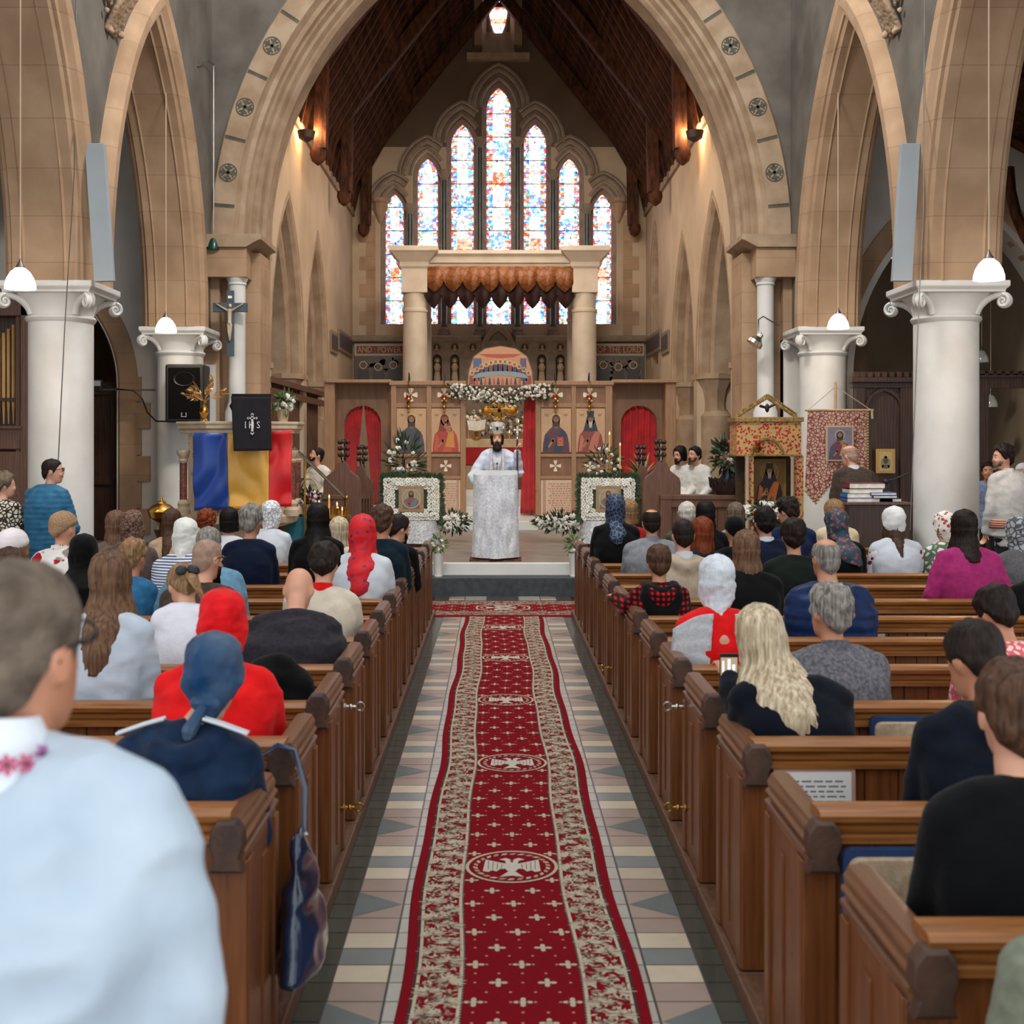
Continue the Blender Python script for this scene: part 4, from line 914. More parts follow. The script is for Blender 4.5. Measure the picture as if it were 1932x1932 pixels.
def saint(robe, robe2, head='#a8774e', hair='#3b261a', halo='#d9bd84', hood=None, beard=None, extra=None, hat=None, lean=0):
    def d(p):
        k = p.W
        def E(x, y, rx, ry, n=16): p.ell(x, y, rx/k if False else rx, ry*1.0, n)
        hx = lean*.08
        p.col(halo).ring(hx, .76, .20, .20*k, .018, 24); p.up()
        p.col(robe).poly([(-.46, .0), (.46, 0), (.44, .2), (.38, .4), (.2, .54), (.08, .6), (-.08, .6), (-.2, .54), (-.38, .4), (-.44, .2)]); p.up()
        p.col(robe2).poly([(-.1, .0), (.2, 0), (.34, .45), (.2, .54), (.02, .3)]); p.poly([(-.42, .02), (-.3, .02), (-.22, .3), (-.34, .42)]); p.up()
        if hood: p.col(hood).ell(hx, .745, .15, .17*k+.02, 20).poly([(hx-.15, .74), (hx+.15, .74), (.26, .48), (-.26, .48)]); p.up()
        else: p.col(hair).ell(hx, .75, .135, .145*k+.01, 18).poly([(hx-.13, .74), (hx+.13, .74), (.12, .58), (-.12, .58)]); p.up()
        p.col(head).ell(hx, .735, .085, .115*k+.01, 16).poly([(-.05, .55), (.05, .55), (.04, .7), (-.04, .7)]); p.up()
        p.col(beard or hair).poly([(hx-.075, .70), (hx+.075, .70), (hx+.05, .60), (hx, .56), (hx-.05, .60)]) if beard is not False else None
        if hat: p.col(hat).poly([(hx-.11, .80), (hx+.11, .80), (hx+.13, .95), (hx-.13, .95)])
        p.up().col('#3a241a')
        for s in (-1, 1): p.ell(hx+s*.035, .755, .016, .007, 8).poly([(hx+s*.015, .772), (hx+s*.055, .772), (hx+s*.055, .779), (hx+s*.015, .779)])
        p.poly([(hx-.006, .75), (hx+.006, .75), (hx+.01, .715), (hx-.01, .715)]); p.poly([(hx-.022, .698), (hx+.022, .698), (hx+.018, .690), (hx-.018, .690)])
        p.col(head).ell(-.1, .27, .05, .075*k, 10).poly([(-.28, .13), (-.24, .09), (-.06, .26), (-.1, .31)])
        if extra: p.up(); extra(p)
        p.up().col('#8b6a3a').rect(-.4, -.24, .86, .872).rect(.24, .4, .86, .872).rect(-.36, -.28, .83, .84).rect(.28, .36, .83, .84)
    return d
book = lambda p: p.col('#b5452c').poly([(.04, .14), (.26, .16), (.25, .36), (.03, .34)]).up().col('#d9b05a').ring(.145, .25, .06, .06, .012).rect(.05, .24, .15, .165)
def childx(p): p.col('#d9bd84').ring(.14, .52, .11, .08, .014).up().col('#a8774e').ell(.13, .52, .06, .055).up().col('#cf8a3c').poly([(-.02, .12), (.32, .1), (.28, .44), (.1, .46)])
IC = [(748, 805, saint('#4a4a55', '#35353f', hair='#3a2a1e'), 'icon of a haloed bearded man in dark grey robe, leftmost panel'),
      (813, 869, saint('#b3402c', '#c9583a', hood='#8f2a22', beard=False, extra=childx, lean=-.5), 'icon of a haloed woman in red veil holding a child, second panel from left'),
      (1020, 1078, saint('#5c3440', '#26354f', extra=book), 'icon of a haloed man in plum and blue robe with red book, third panel'),
      (1086, 1142, saint('#8d3f3a', '#c2705a', hood='#1f3344', beard='#c9c2b8', hat='#1f3344'), 'icon of a grey bearded saint in tall blue hat, rightmost panel')]
for a, b, dr, lb in IC: icon('icon', lb, ix(a), ix(b), iz(854), iz(770), YI-.03, dr, grp=None)
def scroll(p):
    p.col('#d8b79c').rect(-.42, .42, .04, .96); p.up().col('#b8937a').rect(-.46, -.38, .0, 1).rect(.38, .46, 0, 1); p.up().col('#7d5544'); r = random.Random(8)
    y = .9
    while y > .08:
        x = -.32+r.uniform(0, .12)
        while x < .34:
            w_ = r.uniform(.03, .09)
            for q in range(int(w_/.014)): p.poly([(x+q*.014, y), (x+q*.014+.008, y), (x+q*.014+.008+r.uniform(-.004, .004), y+.026), (x+q*.014, y+.026)])
            x += w_+.022
        y -= .058
for a, b, sd in ((815, 869, 'left'), (1020, 1092, 'right')): icon('scroll_panel', 'pink parchment text panel on the icon screen %s of the bishop' % sd, ix(a), ix(b), iz(985), iz(905), YI-.02, scroll, frame='#c8a98c', bg='#dcc3aa', cat='panel')
# hanging oil lamps
for px, nm in ((771, 'leftmost'), (838, 'second from left'), (1048, 'second from right'), (1112, 'rightmost')):
    Y = YI-.28; x = PX(px, Y); zt = PZ(713, Y); z = lambda q: PZ(q, Y); t = thing('hanging_lamp', 'hanging brass oil lamp with red glass before the icons, '+nm, 'oil lamp', (x, Y, z(778)))
    mb = MB(); mb.tube([(x, Y+.3, z(722)), (x, Y+.22, z(708)), (x, Y+.05, z(703)), (x, Y, z(712)), (x, Y, z(722))], .010, 6); mb.build('hook', BLACK, t)
    mb = MB()
    for q in range(3): a = q*2*pi/3+.5; mb.tube([(x, Y, z(722)), (x+.06*cos(a), Y+.06*sin(a), z(748))], .005, 5)
    mb.build('chains', BRASS, t)
    mb = MB(); mb.lathe([(.03, z(754)), (.045, z(750)), (.045, z(747)), (.035, z(745))], (x, Y, 0), 14); mb.build('red_glass', mat('ruby_glass', '#a01218', rough=.1, bump=0, coat=.5), t)
    mb = MB(); mb.lathe([(.01, z(780)), (.02, z(777)), (.012, z(774)), (.035, z(771)), (.04, z(768)), (.018, z(765)), (.035, z(762)), (.045, z(759)), (.02, z(757)), (.065, z(753)), (.06, z(751)), (.02, z(751))], (x, Y, 0), 16); mb.build('brass_body', BRASS, t)
# last supper style arched board: plain generic table scene
X0, Y0 = ix(944), YI-.12; t = thing('arched_panel', 'arched painted board of haloed figures around a table above the screen doors', 'icon', (X0, Y0, iz(727)))
wz = lambda q: PZ(q, Y0); out = [(-.64, wz(727)), (.64, wz(727)), (.62, wz(700)), (.52, wz(672)), (.3, wz(657)), (0, wz(652)), (-.3, wz(657)), (-.52, wz(672)), (-.62, wz(700))]
mb = MB(); mb.color('#6b5a4a').extr([(X0+x, Y0, z) for x, z in out], (0, .03, 0)); mb.build('board', PAINT, t, smooth=0)
p = Pic(lambda x, z, e: (X0+x, Y0-.002-e*1.5, z)); p.col('#c58a5e').poly([(x*.97, wz(727)+(z-wz(727))*.98) for x, z in out]); p.up()
p.col('#a8442c').poly([(-.42, wz(668)), (.42, wz(668)), (.25, wz(674)), (0, wz(676)), (-.25, wz(674))]); p.col('#4d5a78').rect(-.52, -.36, wz(695), wz(676)).col('#584c68').rect(.38, .5, wz(700), wz(676)); p.up()
r = random.Random(2)
for i in range(13):
    u = (i-6)/6; x = u*.54; z = wz(684)-abs(u)**2*.22; p.col(('#8d3c28', '#2f3a55', '#5c3038', '#3b4a68')[i % 4]).poly([(x-.06, z-.2), (x+.06, z-.2), (x+.05, z-.03), (x-.05, z-.03)]); p.up().col('#dcc08a').ring(x, z+.02, .045, .045, .01, 14).col('#8a5c3e').ell(x, z+.02, .024, .03, 10); p.e -= p.d
p.up().up().col('#8a9698').poly([(.5*cos(a), wz(709)+.09*sin(a)) for a in [pi*i/12 for i in range(13)]]+[(-.55, wz(714)), (0, wz(708)), (.55, wz(714))]); p.up()
for i in range(12): x = -.45+.082*i; p.col(('#b5533a', '#28324a')[i % 2]).poly([(x-.03, wz(726)), (x+.03, wz(726)), (x+.01, wz(713)), (x-.01, wz(713))])
p.mb.build('painting', PAINTG, t, smooth=0, fixn=False)
# garland over the doors
t = thing('flower_garland', 'thick garland of white flowers and dark leaves over the central screen doors', 'garland', (X0, YI-.12, iz(760))); r = random.Random(3); mb = MB(); m2 = MB()
for i in range(420):
    u = r.uniform(-1, 1); c = Vector((X0+u*.98, YI-.12+r.uniform(-.08, .05), iz(744)+.10*(1-u*u)*-.0+r.uniform(-.12, .12)-.05*cos(u*3)))
    e = rdir(r); e.y = -abs(e.y); s = e.cross(rdir(r)).normalized(); mb.add([c, c+e*.05+s*.02, c+e*.11, c+e*.05-s*.02], [(0, 1, 2, 3)])
for i in range(190):
    u = r.uniform(-1, 1); c = (X0+u*.96, YI-.2+r.uniform(-.06, .04), iz(743)+r.uniform(-.13, .13)-.05*cos(u*3)); rose(m2, c, r.uniform(.03, .05), r.choice(('#f3efe8', '#e6e6e2', '#f7efe2', '#ddd9cc')))
mb.build('foliage', LEAF, t, smooth=0, fixn=False); m2.build('blossoms', FLOW, t, smooth=0, fixn=False)
# ================================================================== altar behind the doors
YA = 25.6; t = thing('altar', 'altar draped in red cloth behind the central doors', 'altar', (0, YA, 1.0)); mb = MB(); mb.box(-.95, .95, YA, YA+.9, 1.0, 1.86); mb.build('table', WOODM, t, smooth=0)
mb = MB(); mb.box(-.98, .98, YA-.02, YA+.92, 1.52, 1.88); mb.build('red_cloth', REDC, t, smooth=0, bevel=.01); mb = MB(); mb.box(-.99, .99, YA-.03, YA+.93, 1.88, 2.06); mb.build('white_cloth', mat('cream_altar_cloth', '#e0c9a2', '#cfb185', rough=.8, bump=.2), t, smooth=0, bevel=.01)
mb = MB(); mb.box(-.98, -.1, YA-.03, YA-.01, 1.0, 1.50); mb.build('front_panel', LINEN, t, smooth=0)
bouquet('altar_flowers', 'mass of white roses on the altar behind the bishop', (0, YA+.5, 2.45), (.75, .25, .33), 260, 90, base=(0, YA+.5, 2.06), fr=.055, kind='rose', seed=5, cols=('#f4ecd8', '#ead9b8', '#f7f1e6'))
Y = YA+.15; x = PX(942, Y); z = PZ(775, Y); mb = MB(); GOLD = mat('gilded_wood', '#c48a2a', '#8f5f18', rough=.35, metal=.6, scale=20, bump=.3)
t = thing('altar_cross', 'large gilded carved cross standing on the altar among roses', 'cross', (x, Y, 2.06)); mb.box(x-.04, x+.04, Y-.02, Y+.02, 2.06, z+.2).box(x-.26, x+.26, Y-.02, Y+.02, z-.04, z+.05); mb.build('arms', GOLD, t, smooth=0, bevel=.01)
for a, b in ((-.28, 0), (.28, 0), (0, .22)): mb = MB(); mb.sph((x+a, Y, z+b), (.085, .025, .085), 12, 8); ring = [[(x+a+(.08+.02*cos(q))*cos(s), Y-.02*sin(q), z+b+(.08+.02*cos(q))*sin(s)) for q in (0, pi/2, pi, 3*pi/2)] for s in [2*pi*i/14 for i in range(15)]]; mb.loft(ring, cap=False); mb.build('lobe', GOLD, t)
for sx in (-1, 1): mb = MB(); pts = [(x+sx*(.06+.05*i), Y, z+.1+.05*sin(i*1.3)) for i in range(5)]; mb.tube(pts, .018, 6); pts = [(x+sx*(.06+.05*i), Y, z-.1-.04*sin(i*1.3)) for i in range(5)]; mb.tube(pts, .018, 6); mb.build('scroll', GOLD, t)
Y = YA+.05; x = PX(899, Y); z = PZ(803, Y); t = thing('gospel_book', 'open white gospel book on a gilt stand at the left of the altar', 'book', (x, Y, 2.06)); mb = MB()
mb.extr([(x-.2, Y, z+.1), (x, Y-.03, z+.08), (x+.02, Y-.09, z-.12), (x-.16, Y-.06, z-.1)], (0, -.03, .01)).extr([(x, Y-.03, z+.08), (x+.2, Y, z+.12), (x+.17, Y-.06, z-.08), (x+.02, Y-.09, z-.12)], (0, -.03, .01)); mb.build('pages', PETAL, t, smooth=0)
mb = MB(); mb.lathe([(.12, 2.06), (.1, 2.09), (.03, 2.12), (.05, 2.2), (.02, 2.25), (.04, z-.1)], (x, Y, 0), 14); mb.build('stand', GOLD, t)
for k, (px, py, h) in enumerate(((878, 812, .22), (884, 812, .20), (961, 815, .08), (978, 812, .3), (888, 812, .25))): candle(tuple([PX(px, YA+.1), YA+.1, 2.06]), h+.05, .014, 'lit yellow candle on the altar, %s from the left' % ('first', 'second', 'fourth', 'fifth', 'third')[k])
# ================================================================== stalls, pulpit, shrine
def profile_end(mb, x0, x1, Y, z0, zt, th=.10):
    pts = [(x0, z0), (x1, z0), (x1, zt-.28), (x1-.02*(1 if x1 > x0 else -1), zt-.22), ((x0+x1)/2+(x1-x0)*.22, zt-.12), ((x0+x1)/2+(x1-x0)*.12, zt), ((x0+x1)/2-(x1-x0)*.12, zt), ((x0+x1)/2-(x1-x0)*.22, zt-.12), (x0+.02*(1 if x1 > x0 else -1), zt-.22), (x0, zt-.28)]
    mb.extr([(x, Y, z) for x, z in pts], (0, th, 0))
def stall(sx, label):
    t = thing('choir_stall', label, 'choir stall', (sx*2.6, 17.6, .393)); X = lambda a: sx*a
    def bx(mb, a, b, *r): return mb.box(min(X(a), X(b)), max(X(a), X(b)), *r)
    mb = MB(); bx(mb, 2.30, 3.75, 17.0, 17.05, .393, 1.22); mb.build('front_board', WOODM, t, smooth=0)
    mb = MB()
    for k in range(9): bx(mb, 2.42+k*.147, 2.42+k*.147+.14, 16.98, 17.0, .50, 1.08)
    mb.build('boarding', WOODM, t, smooth=0, bevel=.004)
    mb = MB(); bx(mb, 2.2, 3.78, 16.94, 17.0, .393, .52); bx(mb, 2.2, 3.78, 16.93, 17.3, 1.18, 1.24); bx(mb, 2.2, 3.78, 16.95, 17.0, 1.07, 1.2); bx(mb, 2.2, 2.36, 16.94, 17.0, .4, 1.2); mb.build('rails', WOODM, t, smooth=0, bevel=.006)
    for q, (a, b, Y, zt) in enumerate(((1.98, 2.5, 17.05, 1.70), (1.95, 2.33, 18.5, 1.62))):
        mb = MB(); profile_end(mb, X(a), X(b), Y, .393, zt); e = mb.build('bench_end', WOODM, t, smooth=0, bevel=.008)
        xc = X((a+b)/2-.02); mb = MB(); mb.lathe([(.05, zt-.02), (.03, zt+.03), (.05, zt+.05), (.025, zt+.08), (.02, zt+.3), (.03, zt+.32)], (xc, Y+.05, 0), 10)
        for zz in (.1, .19, .28):
            for an in range(4): mb.sph((xc+.055*cos(an*pi/2), Y+.05+.055*sin(an*pi/2), zt+zz), .035, 8, 6)
        mb.build('poppyhead', WOODD, e)
        mb = MB(); mb.lathe([(.008, zt+.02), (.008, zt+.3)], (xc, Y-.02, 0), 6); mb.build('metal_rod', SILVER, e)
    mb = MB(); bx(mb, 1.98, 2.28, 18.46, 18.495, 1.12, 1.2); bx(mb, 1.98, 2.28, 18.46, 18.495, .5, .6)
    for k in range(7): bx(mb, 1.99+k*.042, 2.01+k*.042, 18.46, 18.495, .6, 1.12)
    mb.build('slatted_panel', WOODM, t, smooth=0)
    mb = MB(); bx(mb, 2.4, 3.7, 17.55, 17.95, .80, .86); bx(mb, 2.4, 3.7, 17.95, 18.0, .393, 1.45); bx(mb, 2.4, 3.7, 17.5, 17.95, .393, .55); mb.build('bench', WOODM, t, smooth=0)
stall(1, 'oak choir stall with two seated men in white, right of the steps'); stall(-1, 'oak choir stall with carved poppyheads beside the pulpit stair')
WICK = mat('dark_wicker', '#3a211a', '#22130e', rough=.6, scale=40, kind='plaid', c3='#160c09', bump=.6)
for sx, a, b, lb in ((1, 2.95, 3.5, 'dark woven basket on the right choir stall desk'), (-1, 3.1, 3.75, 'dark woven basket on the left choir stall desk')):
    x = sx*(a+b)/2; t = thing('wicker_basket', lb, 'basket', (x, 17.14, 1.24)); mb = MB(); mb.lathe([(.20, 1.24), (.28, 1.33), (.31, 1.46), (.29, 1.46), (.25, 1.3), (.18, 1.27)], (x, 17.14, 0), 24, sy=.6); mb.build('body', WICK, t)
    mb = MB()
    for k in range(20): a_ = 2*pi*k/20; mb.tube([(x+.29*cos(a_), 17.14+.29*.6*sin(a_), 1.34), (x+.315*cos(a_+.08), 17.14+.315*.6*sin(a_+.08), 1.48), (x+.30*cos(a_+.2), 17.14+.3*.6*sin(a_+.2), 1.38)], .012, 5)
    mb.build('rim', WICK, t)
# pulpit
PS = mat('carved_pulpit_stone', '#cdb9a0', '#bda88e', rough=.75, scale=8, bump=.3)
xp, yp = -3.44, 16.05; U = thing('pulpit', 'carved pale stone pulpit behind the tricolour flag', 'pulpit', (xp, yp, 0))
oc = lambda r, z, o=pi/8: [(xp+r*cos(2*pi*k/8+o)*1.0, yp+r*sin(2*pi*k/8+o)*.75, z) for k in range(8)]
mb = MB(); mb.loft([oc(r, z) for r, z in ((.80, 2.09), (.80, 2.13), (.84, 2.15), (.84, 2.19), (.86, 2.21), (.86, 2.24))]); mb.build('top_slab', PS, U, smooth=0, bevel=.006)
mb = MB(); mb.loft([oc(.74, .95), oc(.70, 1.05), oc(.70, 2.08)]); mb.build('drum', mat('diapered_stone', '#cfbba2', '#a58c74', rough=.8, scale=16, kind='spots', param=.9, bump=.5), U, smooth=0)
for k in range(8):
    a = 2*pi*k/8+pi/8; x, y = xp+.76*cos(a), yp+.76*.75*sin(a)
    mb = MB(); mb.lathe([(.05, 1.22), (.05, 1.72)], (x, y, 0), 12); mb.build('shaft', mat('red_marble', '#8a5442', '#5c3428', rough=.3, scale=30), U)
    mb = MB(); mb.lathe([(.05, 1.71), (.06, 1.74), (.05, 1.76), (.09, 1.84), (.09, 1.87)], (x, y, 0), 12); mb.build('shaft_capital', PS, U); mb = MB(); mb.lathe([(.10, 1.02), (.10, 1.1), (.07, 1.14), (.08, 1.18), (.05, 1.23)], (x, y, 0), 12); mb.build('shaft_base', PS, U)
mb = MB(); mb.loft([oc(.28, .0), oc(.28, .55), oc(.5, .85), oc(.78, .93), oc(.80, 1.02), oc(.74, 1.04)]); mb.build('stem', PS, U, smooth=0, bevel=.01)
mb = MB(); mb.box(-2.95, -2.5, 15.62, 15.9, .235, .55); tag(mb.build('stone_block', PS, smooth=0, bevel=.01), 'white stone block at the foot of the pulpit stair', 'stone block')
# flag
def cloth_panel(mb, tl, tr, br, bl, n=24, m=20, wav=.03, ph=0, sag=0, u0=0, u1=1):
    rows = []; tl, tr, br, bl = map(Vector, (tl, tr, br, bl))
    for j in range(m+1):
        v = j/m; row = []
        for i in range(n+1):
            u = u0+(u1-u0)*i/n; p = (tl*(1-u)+tr*u)*(1-v)+(bl*(1-u)+br*u)*v
            f = wav*(noise.noise(Vector((u*4+ph, v*2.2, 0)))*1.2+.5*sin(6*(u-.1)+5*v+ph)*(v)+.6*abs(sin(pi*(u*2.2+v*.9)))*(1-v)); p = p+Vector((0, -abs(f), -sag*4*u*(1-u)*(1-v)))
            row.append(p)
        rows.append(row)
    mb.grid(rows)
Yf = 15.42; fl = thing('tricolour_flag', 'blue, yellow and red tricolour flag hung on the front of the pulpit', 'flag', tuple(P(455, 960, Yf)))
q4 = [P(364, 816, Yf), P(551, 811, Yf), P(551, 955, Yf), P(368, 963, Yf)]
SAT = dict(rough=.38, sheen=.3, bump=.1, scale=4)
for nm, c, c2, u0, u1 in (('blue_stripe', '#0f3f96', '#0c3786', 0, .352), ('yellow_stripe', '#d9a440', '#cf9a38', .352, .765), ('red_stripe', '#d60a12', '#c2080f', .765, 1)):
    mb = MB(); cloth_panel(mb, *q4, wav=.07, u0=u0, u1=u1, sag=.02); mb.build(nm, mat('flag_'+nm, c, c2, **SAT), fl, smooth=180, fixn=False, solid=.003)
# draped pulpit desk with IHS
Yd = 15.18; t = thing('pulpit_desk', 'pulpit reading desk draped in black cloth with white IHS cross', 'reading desk', tuple(P(475, 800, Yd)))
mb = MB(); a, b = P(437, 748, Yd), P(511, 748, Yd); mb.extr([a+Vector((0, .45, -.06)), b+Vector((0, .45, -.06)), b+Vector((0, .02, .0)), a+Vector((0, .02, 0))], (0, 0, .03)); mb.build('desk_top', WOODD, t, smooth=0)
mb = MB(); mb.box((a.x+b.x)/2-.04, (a.x+b.x)/2+.04, Yd+.3, Yd+.38, 2.24, a.z-.03); mb.build('post', BRASS, t, smooth=0)
mb = MB(); cloth_panel(mb, P(436, 748, Yd), P(511, 748, Yd), P(513, 850, Yd), P(441, 851, Yd), wav=.006); mb.grid([[a+Vector((0, .45, -.02)), b+Vector((0, .45, -.02))], [a+Vector((0, 0, .032)), b+Vector((0, 0, .032))], [a, b]]); mb.extr([P(433, 766, Yd+.05), P(441, 752, Yd+.05), P(444, 790, Yd+.05)], (0, .3, 0)); mb.build('black_cloth', mat('black_pulpit_cloth', '#16131a', '#0f0d12', rough=.9, bump=.2), t, smooth=60, fixn=False, solid=.004)
mb = MB(); c = P(476, 808, Yd-.02); text_into(mb, 'I H S', .125, at(c.x, c.y, c.z), .003, maxw=.185)
for w0, w1, z0, z1 in ((.013, .013, -.06, .17), (.05, .05, .115, .135)): mb.box(c.x-w0, c.x+w1, c.y-.004, c.y+.003, c.z+z0, c.z+z1)
for xx, zz, s in ((0, .17, .022), (-.05, .125, .018), (.05, .125, .018), (0, -.06, .026)): mb.extr([(c.x+xx-s, c.y-.004, c.z+zz), (c.x+xx, c.y-.004, c.z+zz-s), (c.x+xx+s, c.y-.004, c.z+zz), (c.x+xx, c.y-.004, c.z+zz+s)], (0, .007, 0))
mb.build('ihs_emblem', mat('white_embroidery', '#d9d6d6', rough=.7, bump=0), t, smooth=0)
# golden leaves in a brass vase, potted flowers
Y = 15.8; c = P(385, 795, Y); c.z = 2.24; t = thing('gilt_leaf_vase', 'brass vase of golden leaves on the pulpit rim in front of the loudspeaker', 'vase', tuple(c)); mb = MB(); mb.lathe([(.05, 0), (.05, .02), (.02, .05), (.06, .12), (.055, .16), (.02, .2), (.018, .24), (.035, .27)], c, 16); mb.build('vase', BRASS, t)
mb = MB(); r = random.Random(6)
for i in range(14):
    d = Vector((r.uniform(-1.1, .7), r.uniform(-.3, .1), r.uniform(.2, 1.0))).normalized(); L = r.uniform(.2, .36); o = c+Vector((0, 0, .26)); mb.tube([o, o+d*L*.6+Vector((0, 0, .03)), o+d*L], .003, 4)
    for k in range(9): q = o+d*L*(.35+.07*k); e = (d+rdir(r)*.9).normalized(); s = e.cross(rdir(r)).normalized(); mb.add([q, q+e*.035+s*.014, q+e*.07, q+e*.035-s*.014], [(0, 1, 2, 3)])
mb.build('leaves', mat('gold_leaves', '#d8b071', '#a87f42', rough=.35, metal=.5, bump=0), t, smooth=0, fixn=False)
c = P(534, 795, Y); c.z = 2.24; t = bouquet('potted_flowers', 'potted white flowers on the right end of the pulpit rim', c+Vector((0, 0, .26)), (.14, .1, .14), 120, 10, base=tuple(c), cat='plant', kind='rose', fr=.045, seed=8, lm=LEAFL)
mb = MB(); mb.lathe([(.06, 2.24), (.085, 2.40), (.075, 2.40)], (c.x, c.y, 0), 16); mb.build('pot', CREAM, t)
# stair rail
t = thing('stair_handrail', 'long brass handrail sloping down from the pulpit stair', 'handrail', tuple(P(655, 940, 16.4))); mb = MB(); mb.tube([P(553, 843, 15.9), P(600, 888, 16.3), P(651, 938, 16.7)], .022, 10); mb.build('rail', SILVER, t)
mb = MB(); mb.sph(P(654, 939, 16.7), .035, 10, 8); q = P(653, 940, 16.7); mb.tube([q, (q.x, q.y, .40)], .014, 8); q = P(575, 865, 16.1); mb.tube([q, (q.x, q.y, .40)], .014, 8); mb.build('standard', BRASS, t)
# basket, teal cloth table, candles
tb = thing('side_table', 'small table under a teal cloth beside the pulpit', 'table', (PX(582, 16.0), 16.35, .235)); x = PX(580, 16.2); mb = MB(); mb.box(x-.26, x+.26, 16.2, 16.5, .393, .95); mb.build('table', WOODM, tb, smooth=0); mb = MB(); mb.box(x-.28, x+.28, 16.17, 16.52, .62, .98); mb.build('cloth', mat('teal_cloth', '#1b6f7d', '#125661', rough=.8), tb, smooth=0, bevel=.01)
bb = bouquet('flower_basket', 'wicker basket of pink and white flowers on the teal table', (x, 16.33, 1.2), (.17, .12, .13), 160, 16, base=(x, 16.33, .98), cat='basket', kind='rose', fr=.04, seed=10, cols=('#d9486a', '#e9b8c8', '#f2e8ea'))
mb = MB(); mb.lathe([(.12, .98), (.16, 1.15), (.15, 1.15), (.11, 1.0)], (x, 16.33, 0), 18); mb.build('body', mat('pale_wicker', '#a38a68', '#7d6748', rough=.7, scale=50, bump=.5), bb); mb = MB(); mb.tube([(x+.16*cos(a), 16.33, 1.15+.34*sin(a)) for a in [pi*i/14 for i in range(15)]], .012, 6); mb.build('handle', CREAM, bb)
cs = thing('candle_stand', 'ornate brass candle stand full of lit candles left of the aisle front', 'candle stand', (PX(622, 15.9), 15.3, 0)); xs = PX(622, 15.2)
mb = MB(); mb.lathe([(.22, 0), (.2, .05), (.05, .09), (.035, .6), (.06, .7), (.03, .8), (.05, 1.0), (.26, 1.03), (.26, 1.06), (.03, 1.06)], (xs, 15.25, 0), 20); mb.build('stem', BRASS, cs)
mb = MB()
for a in range(12): mb.lathe([(.02, 1.06), (.02, 1.14), (.026, 1.16)], (xs+.22*cos(a*pi/6), 15.25+.22*sin(a*pi/6), 0), 8)
mb.build('sockets', BRASS, cs)
for k, (px, py) in enumerate(((602, 946), (620, 936), (634, 950), (590, 955), (637, 963), (644, 963), (611, 958))):
    a = 2*pi*k/7; q = Vector((PX(px, 15.15), 15.15+.05*(k % 3), 1.06)); candle(tuple(q), max(.06, PZ(py, 15.15)-1.06-.03), .011, 'lit candle on the brass stand left of the aisle', grp='candles on the brass stand')
# daisy framed icons on draped stands
def daisy_frame(px0, px1, py0, py1, Y, label, lab2, seed):
    x0, x1, z1, z0 = PX(px0, Y), PX(px1, Y), PZ(py0, Y), PZ(py1, Y); cx = (x0+x1)/2
    t = thing('daisy_frame', label, 'floral frame', (cx, Y+.1, z0)); r = random.Random(seed); m1 = MB(); m2 = MB(); m1.box(x0+.05, x1-.05, Y+.03, Y+.06, z0+.05, z1-.05)
    W = x1-x0; Hh = z1-z0
    for i in range(520):
        s = r.random()*2*(W+Hh); q = (x0+s, z1) if s < W else (x1, z1-(s-W)) if s < W+Hh else (x1-(s-W-Hh), z0) if s < 2*W+Hh else (x0, z0+(s-2*W-Hh))
        c = Vector((q[0], Y+.05, q[1])); o = Vector((q[0]-cx, 0, q[1]-(z0+z1)/2)).normalized(); e = (o+rdir(r)*.9).normalized(); e.y = -abs(e.y)*.3; sd = e.cross(Vector((0, 1, 0))).normalized()
        m1.add([c, c+e*.045+sd*.016, c+e*.10, c+e*.045-sd*.016], [(0, 1, 2, 3)])
    for ring in range(3):
        g = .035+.055*ring; w2, h2 = W-2*g, Hh-2*g; n = int(2*(w2+h2)/.052)
        for i in range(n):
            s = (i+.5*(ring % 2))/n*2*(w2+h2); q = (x0+g+s, z1-g) if s < w2 else (x1-g, z1-g-(s-w2)) if s < w2+h2 else (x1-g-(s-w2-h2), z0+g) if s < 2*w2+h2 else (x0+g, z0+g+(s-2*w2-h2))
            daisy(m2, (q[0]+r.uniform(-.006, .006), Y-.02*(ring == 1)-.01, q[1]+r.uniform(-.006, .006)), .039, Vector((r.uniform(-.3, .3), -1, r.uniform(-.2, .4))), r.choice(('#f6f3ea', '#ece8de')))
    m1.build('leaves', LEAF, t, smooth=0, fixn=False); m2.build('daisies', FLOW, t, smooth=0, fixn=False)
    def dr(p): saint('#8a5a48', '#6f7a86', halo='#c9b98e')(p); p.up().col('#b8ab94').ring(0, .5, .5, .5, .06, 4 if False else 24)
    icon('icon', lab2, cx-.185, cx+.185, z0+.13, z1-.125, Y-.03, dr, frame='#a3835c', bg='#a8997c', fw=.045)
    s = thing('draped_stand', 'stand in silver brocade below the daisy frame %s' % ('left of the bishop' if 'left' in label else 'right of the bishop'), 'stand', (cx, Y+.05, .393)); mb = MB(); mb.box(cx-.3, cx+.3, Y+.0, Y+.35, .393, z0-.01); mb.build('stand', WOODM, s, smooth=0)
    mb = MB(); zt = z0+.0; n = 40; rows = []
    for j in range(6):
        v = j/5; row = []
        for i in range(n+1):
            a = 2*pi*i/n; k = 1/max(abs(cos(a)), abs(sin(a))); k = min(k, 1.25); rr = (.33+.08*v+.02*v*sin(a*9)); row.append((cx+rr*k*cos(a)*1.1, Y+.1+rr*k*sin(a)*.8, zt-.005-.32*v*(1 if abs(sin(a*4)) < 2 else 1)))
        rows.append(row)
    mb.grid([[(cx, Y+.1, zt)]*(n+1)]+rows); mb.build('brocade_cloth', BROC, s, smooth=60, fixn=False)
BROC = mat('silver_brocade', '#d0d0ce', '#94969a', rough=.35, metal=.35, scale=40, bump=.5)
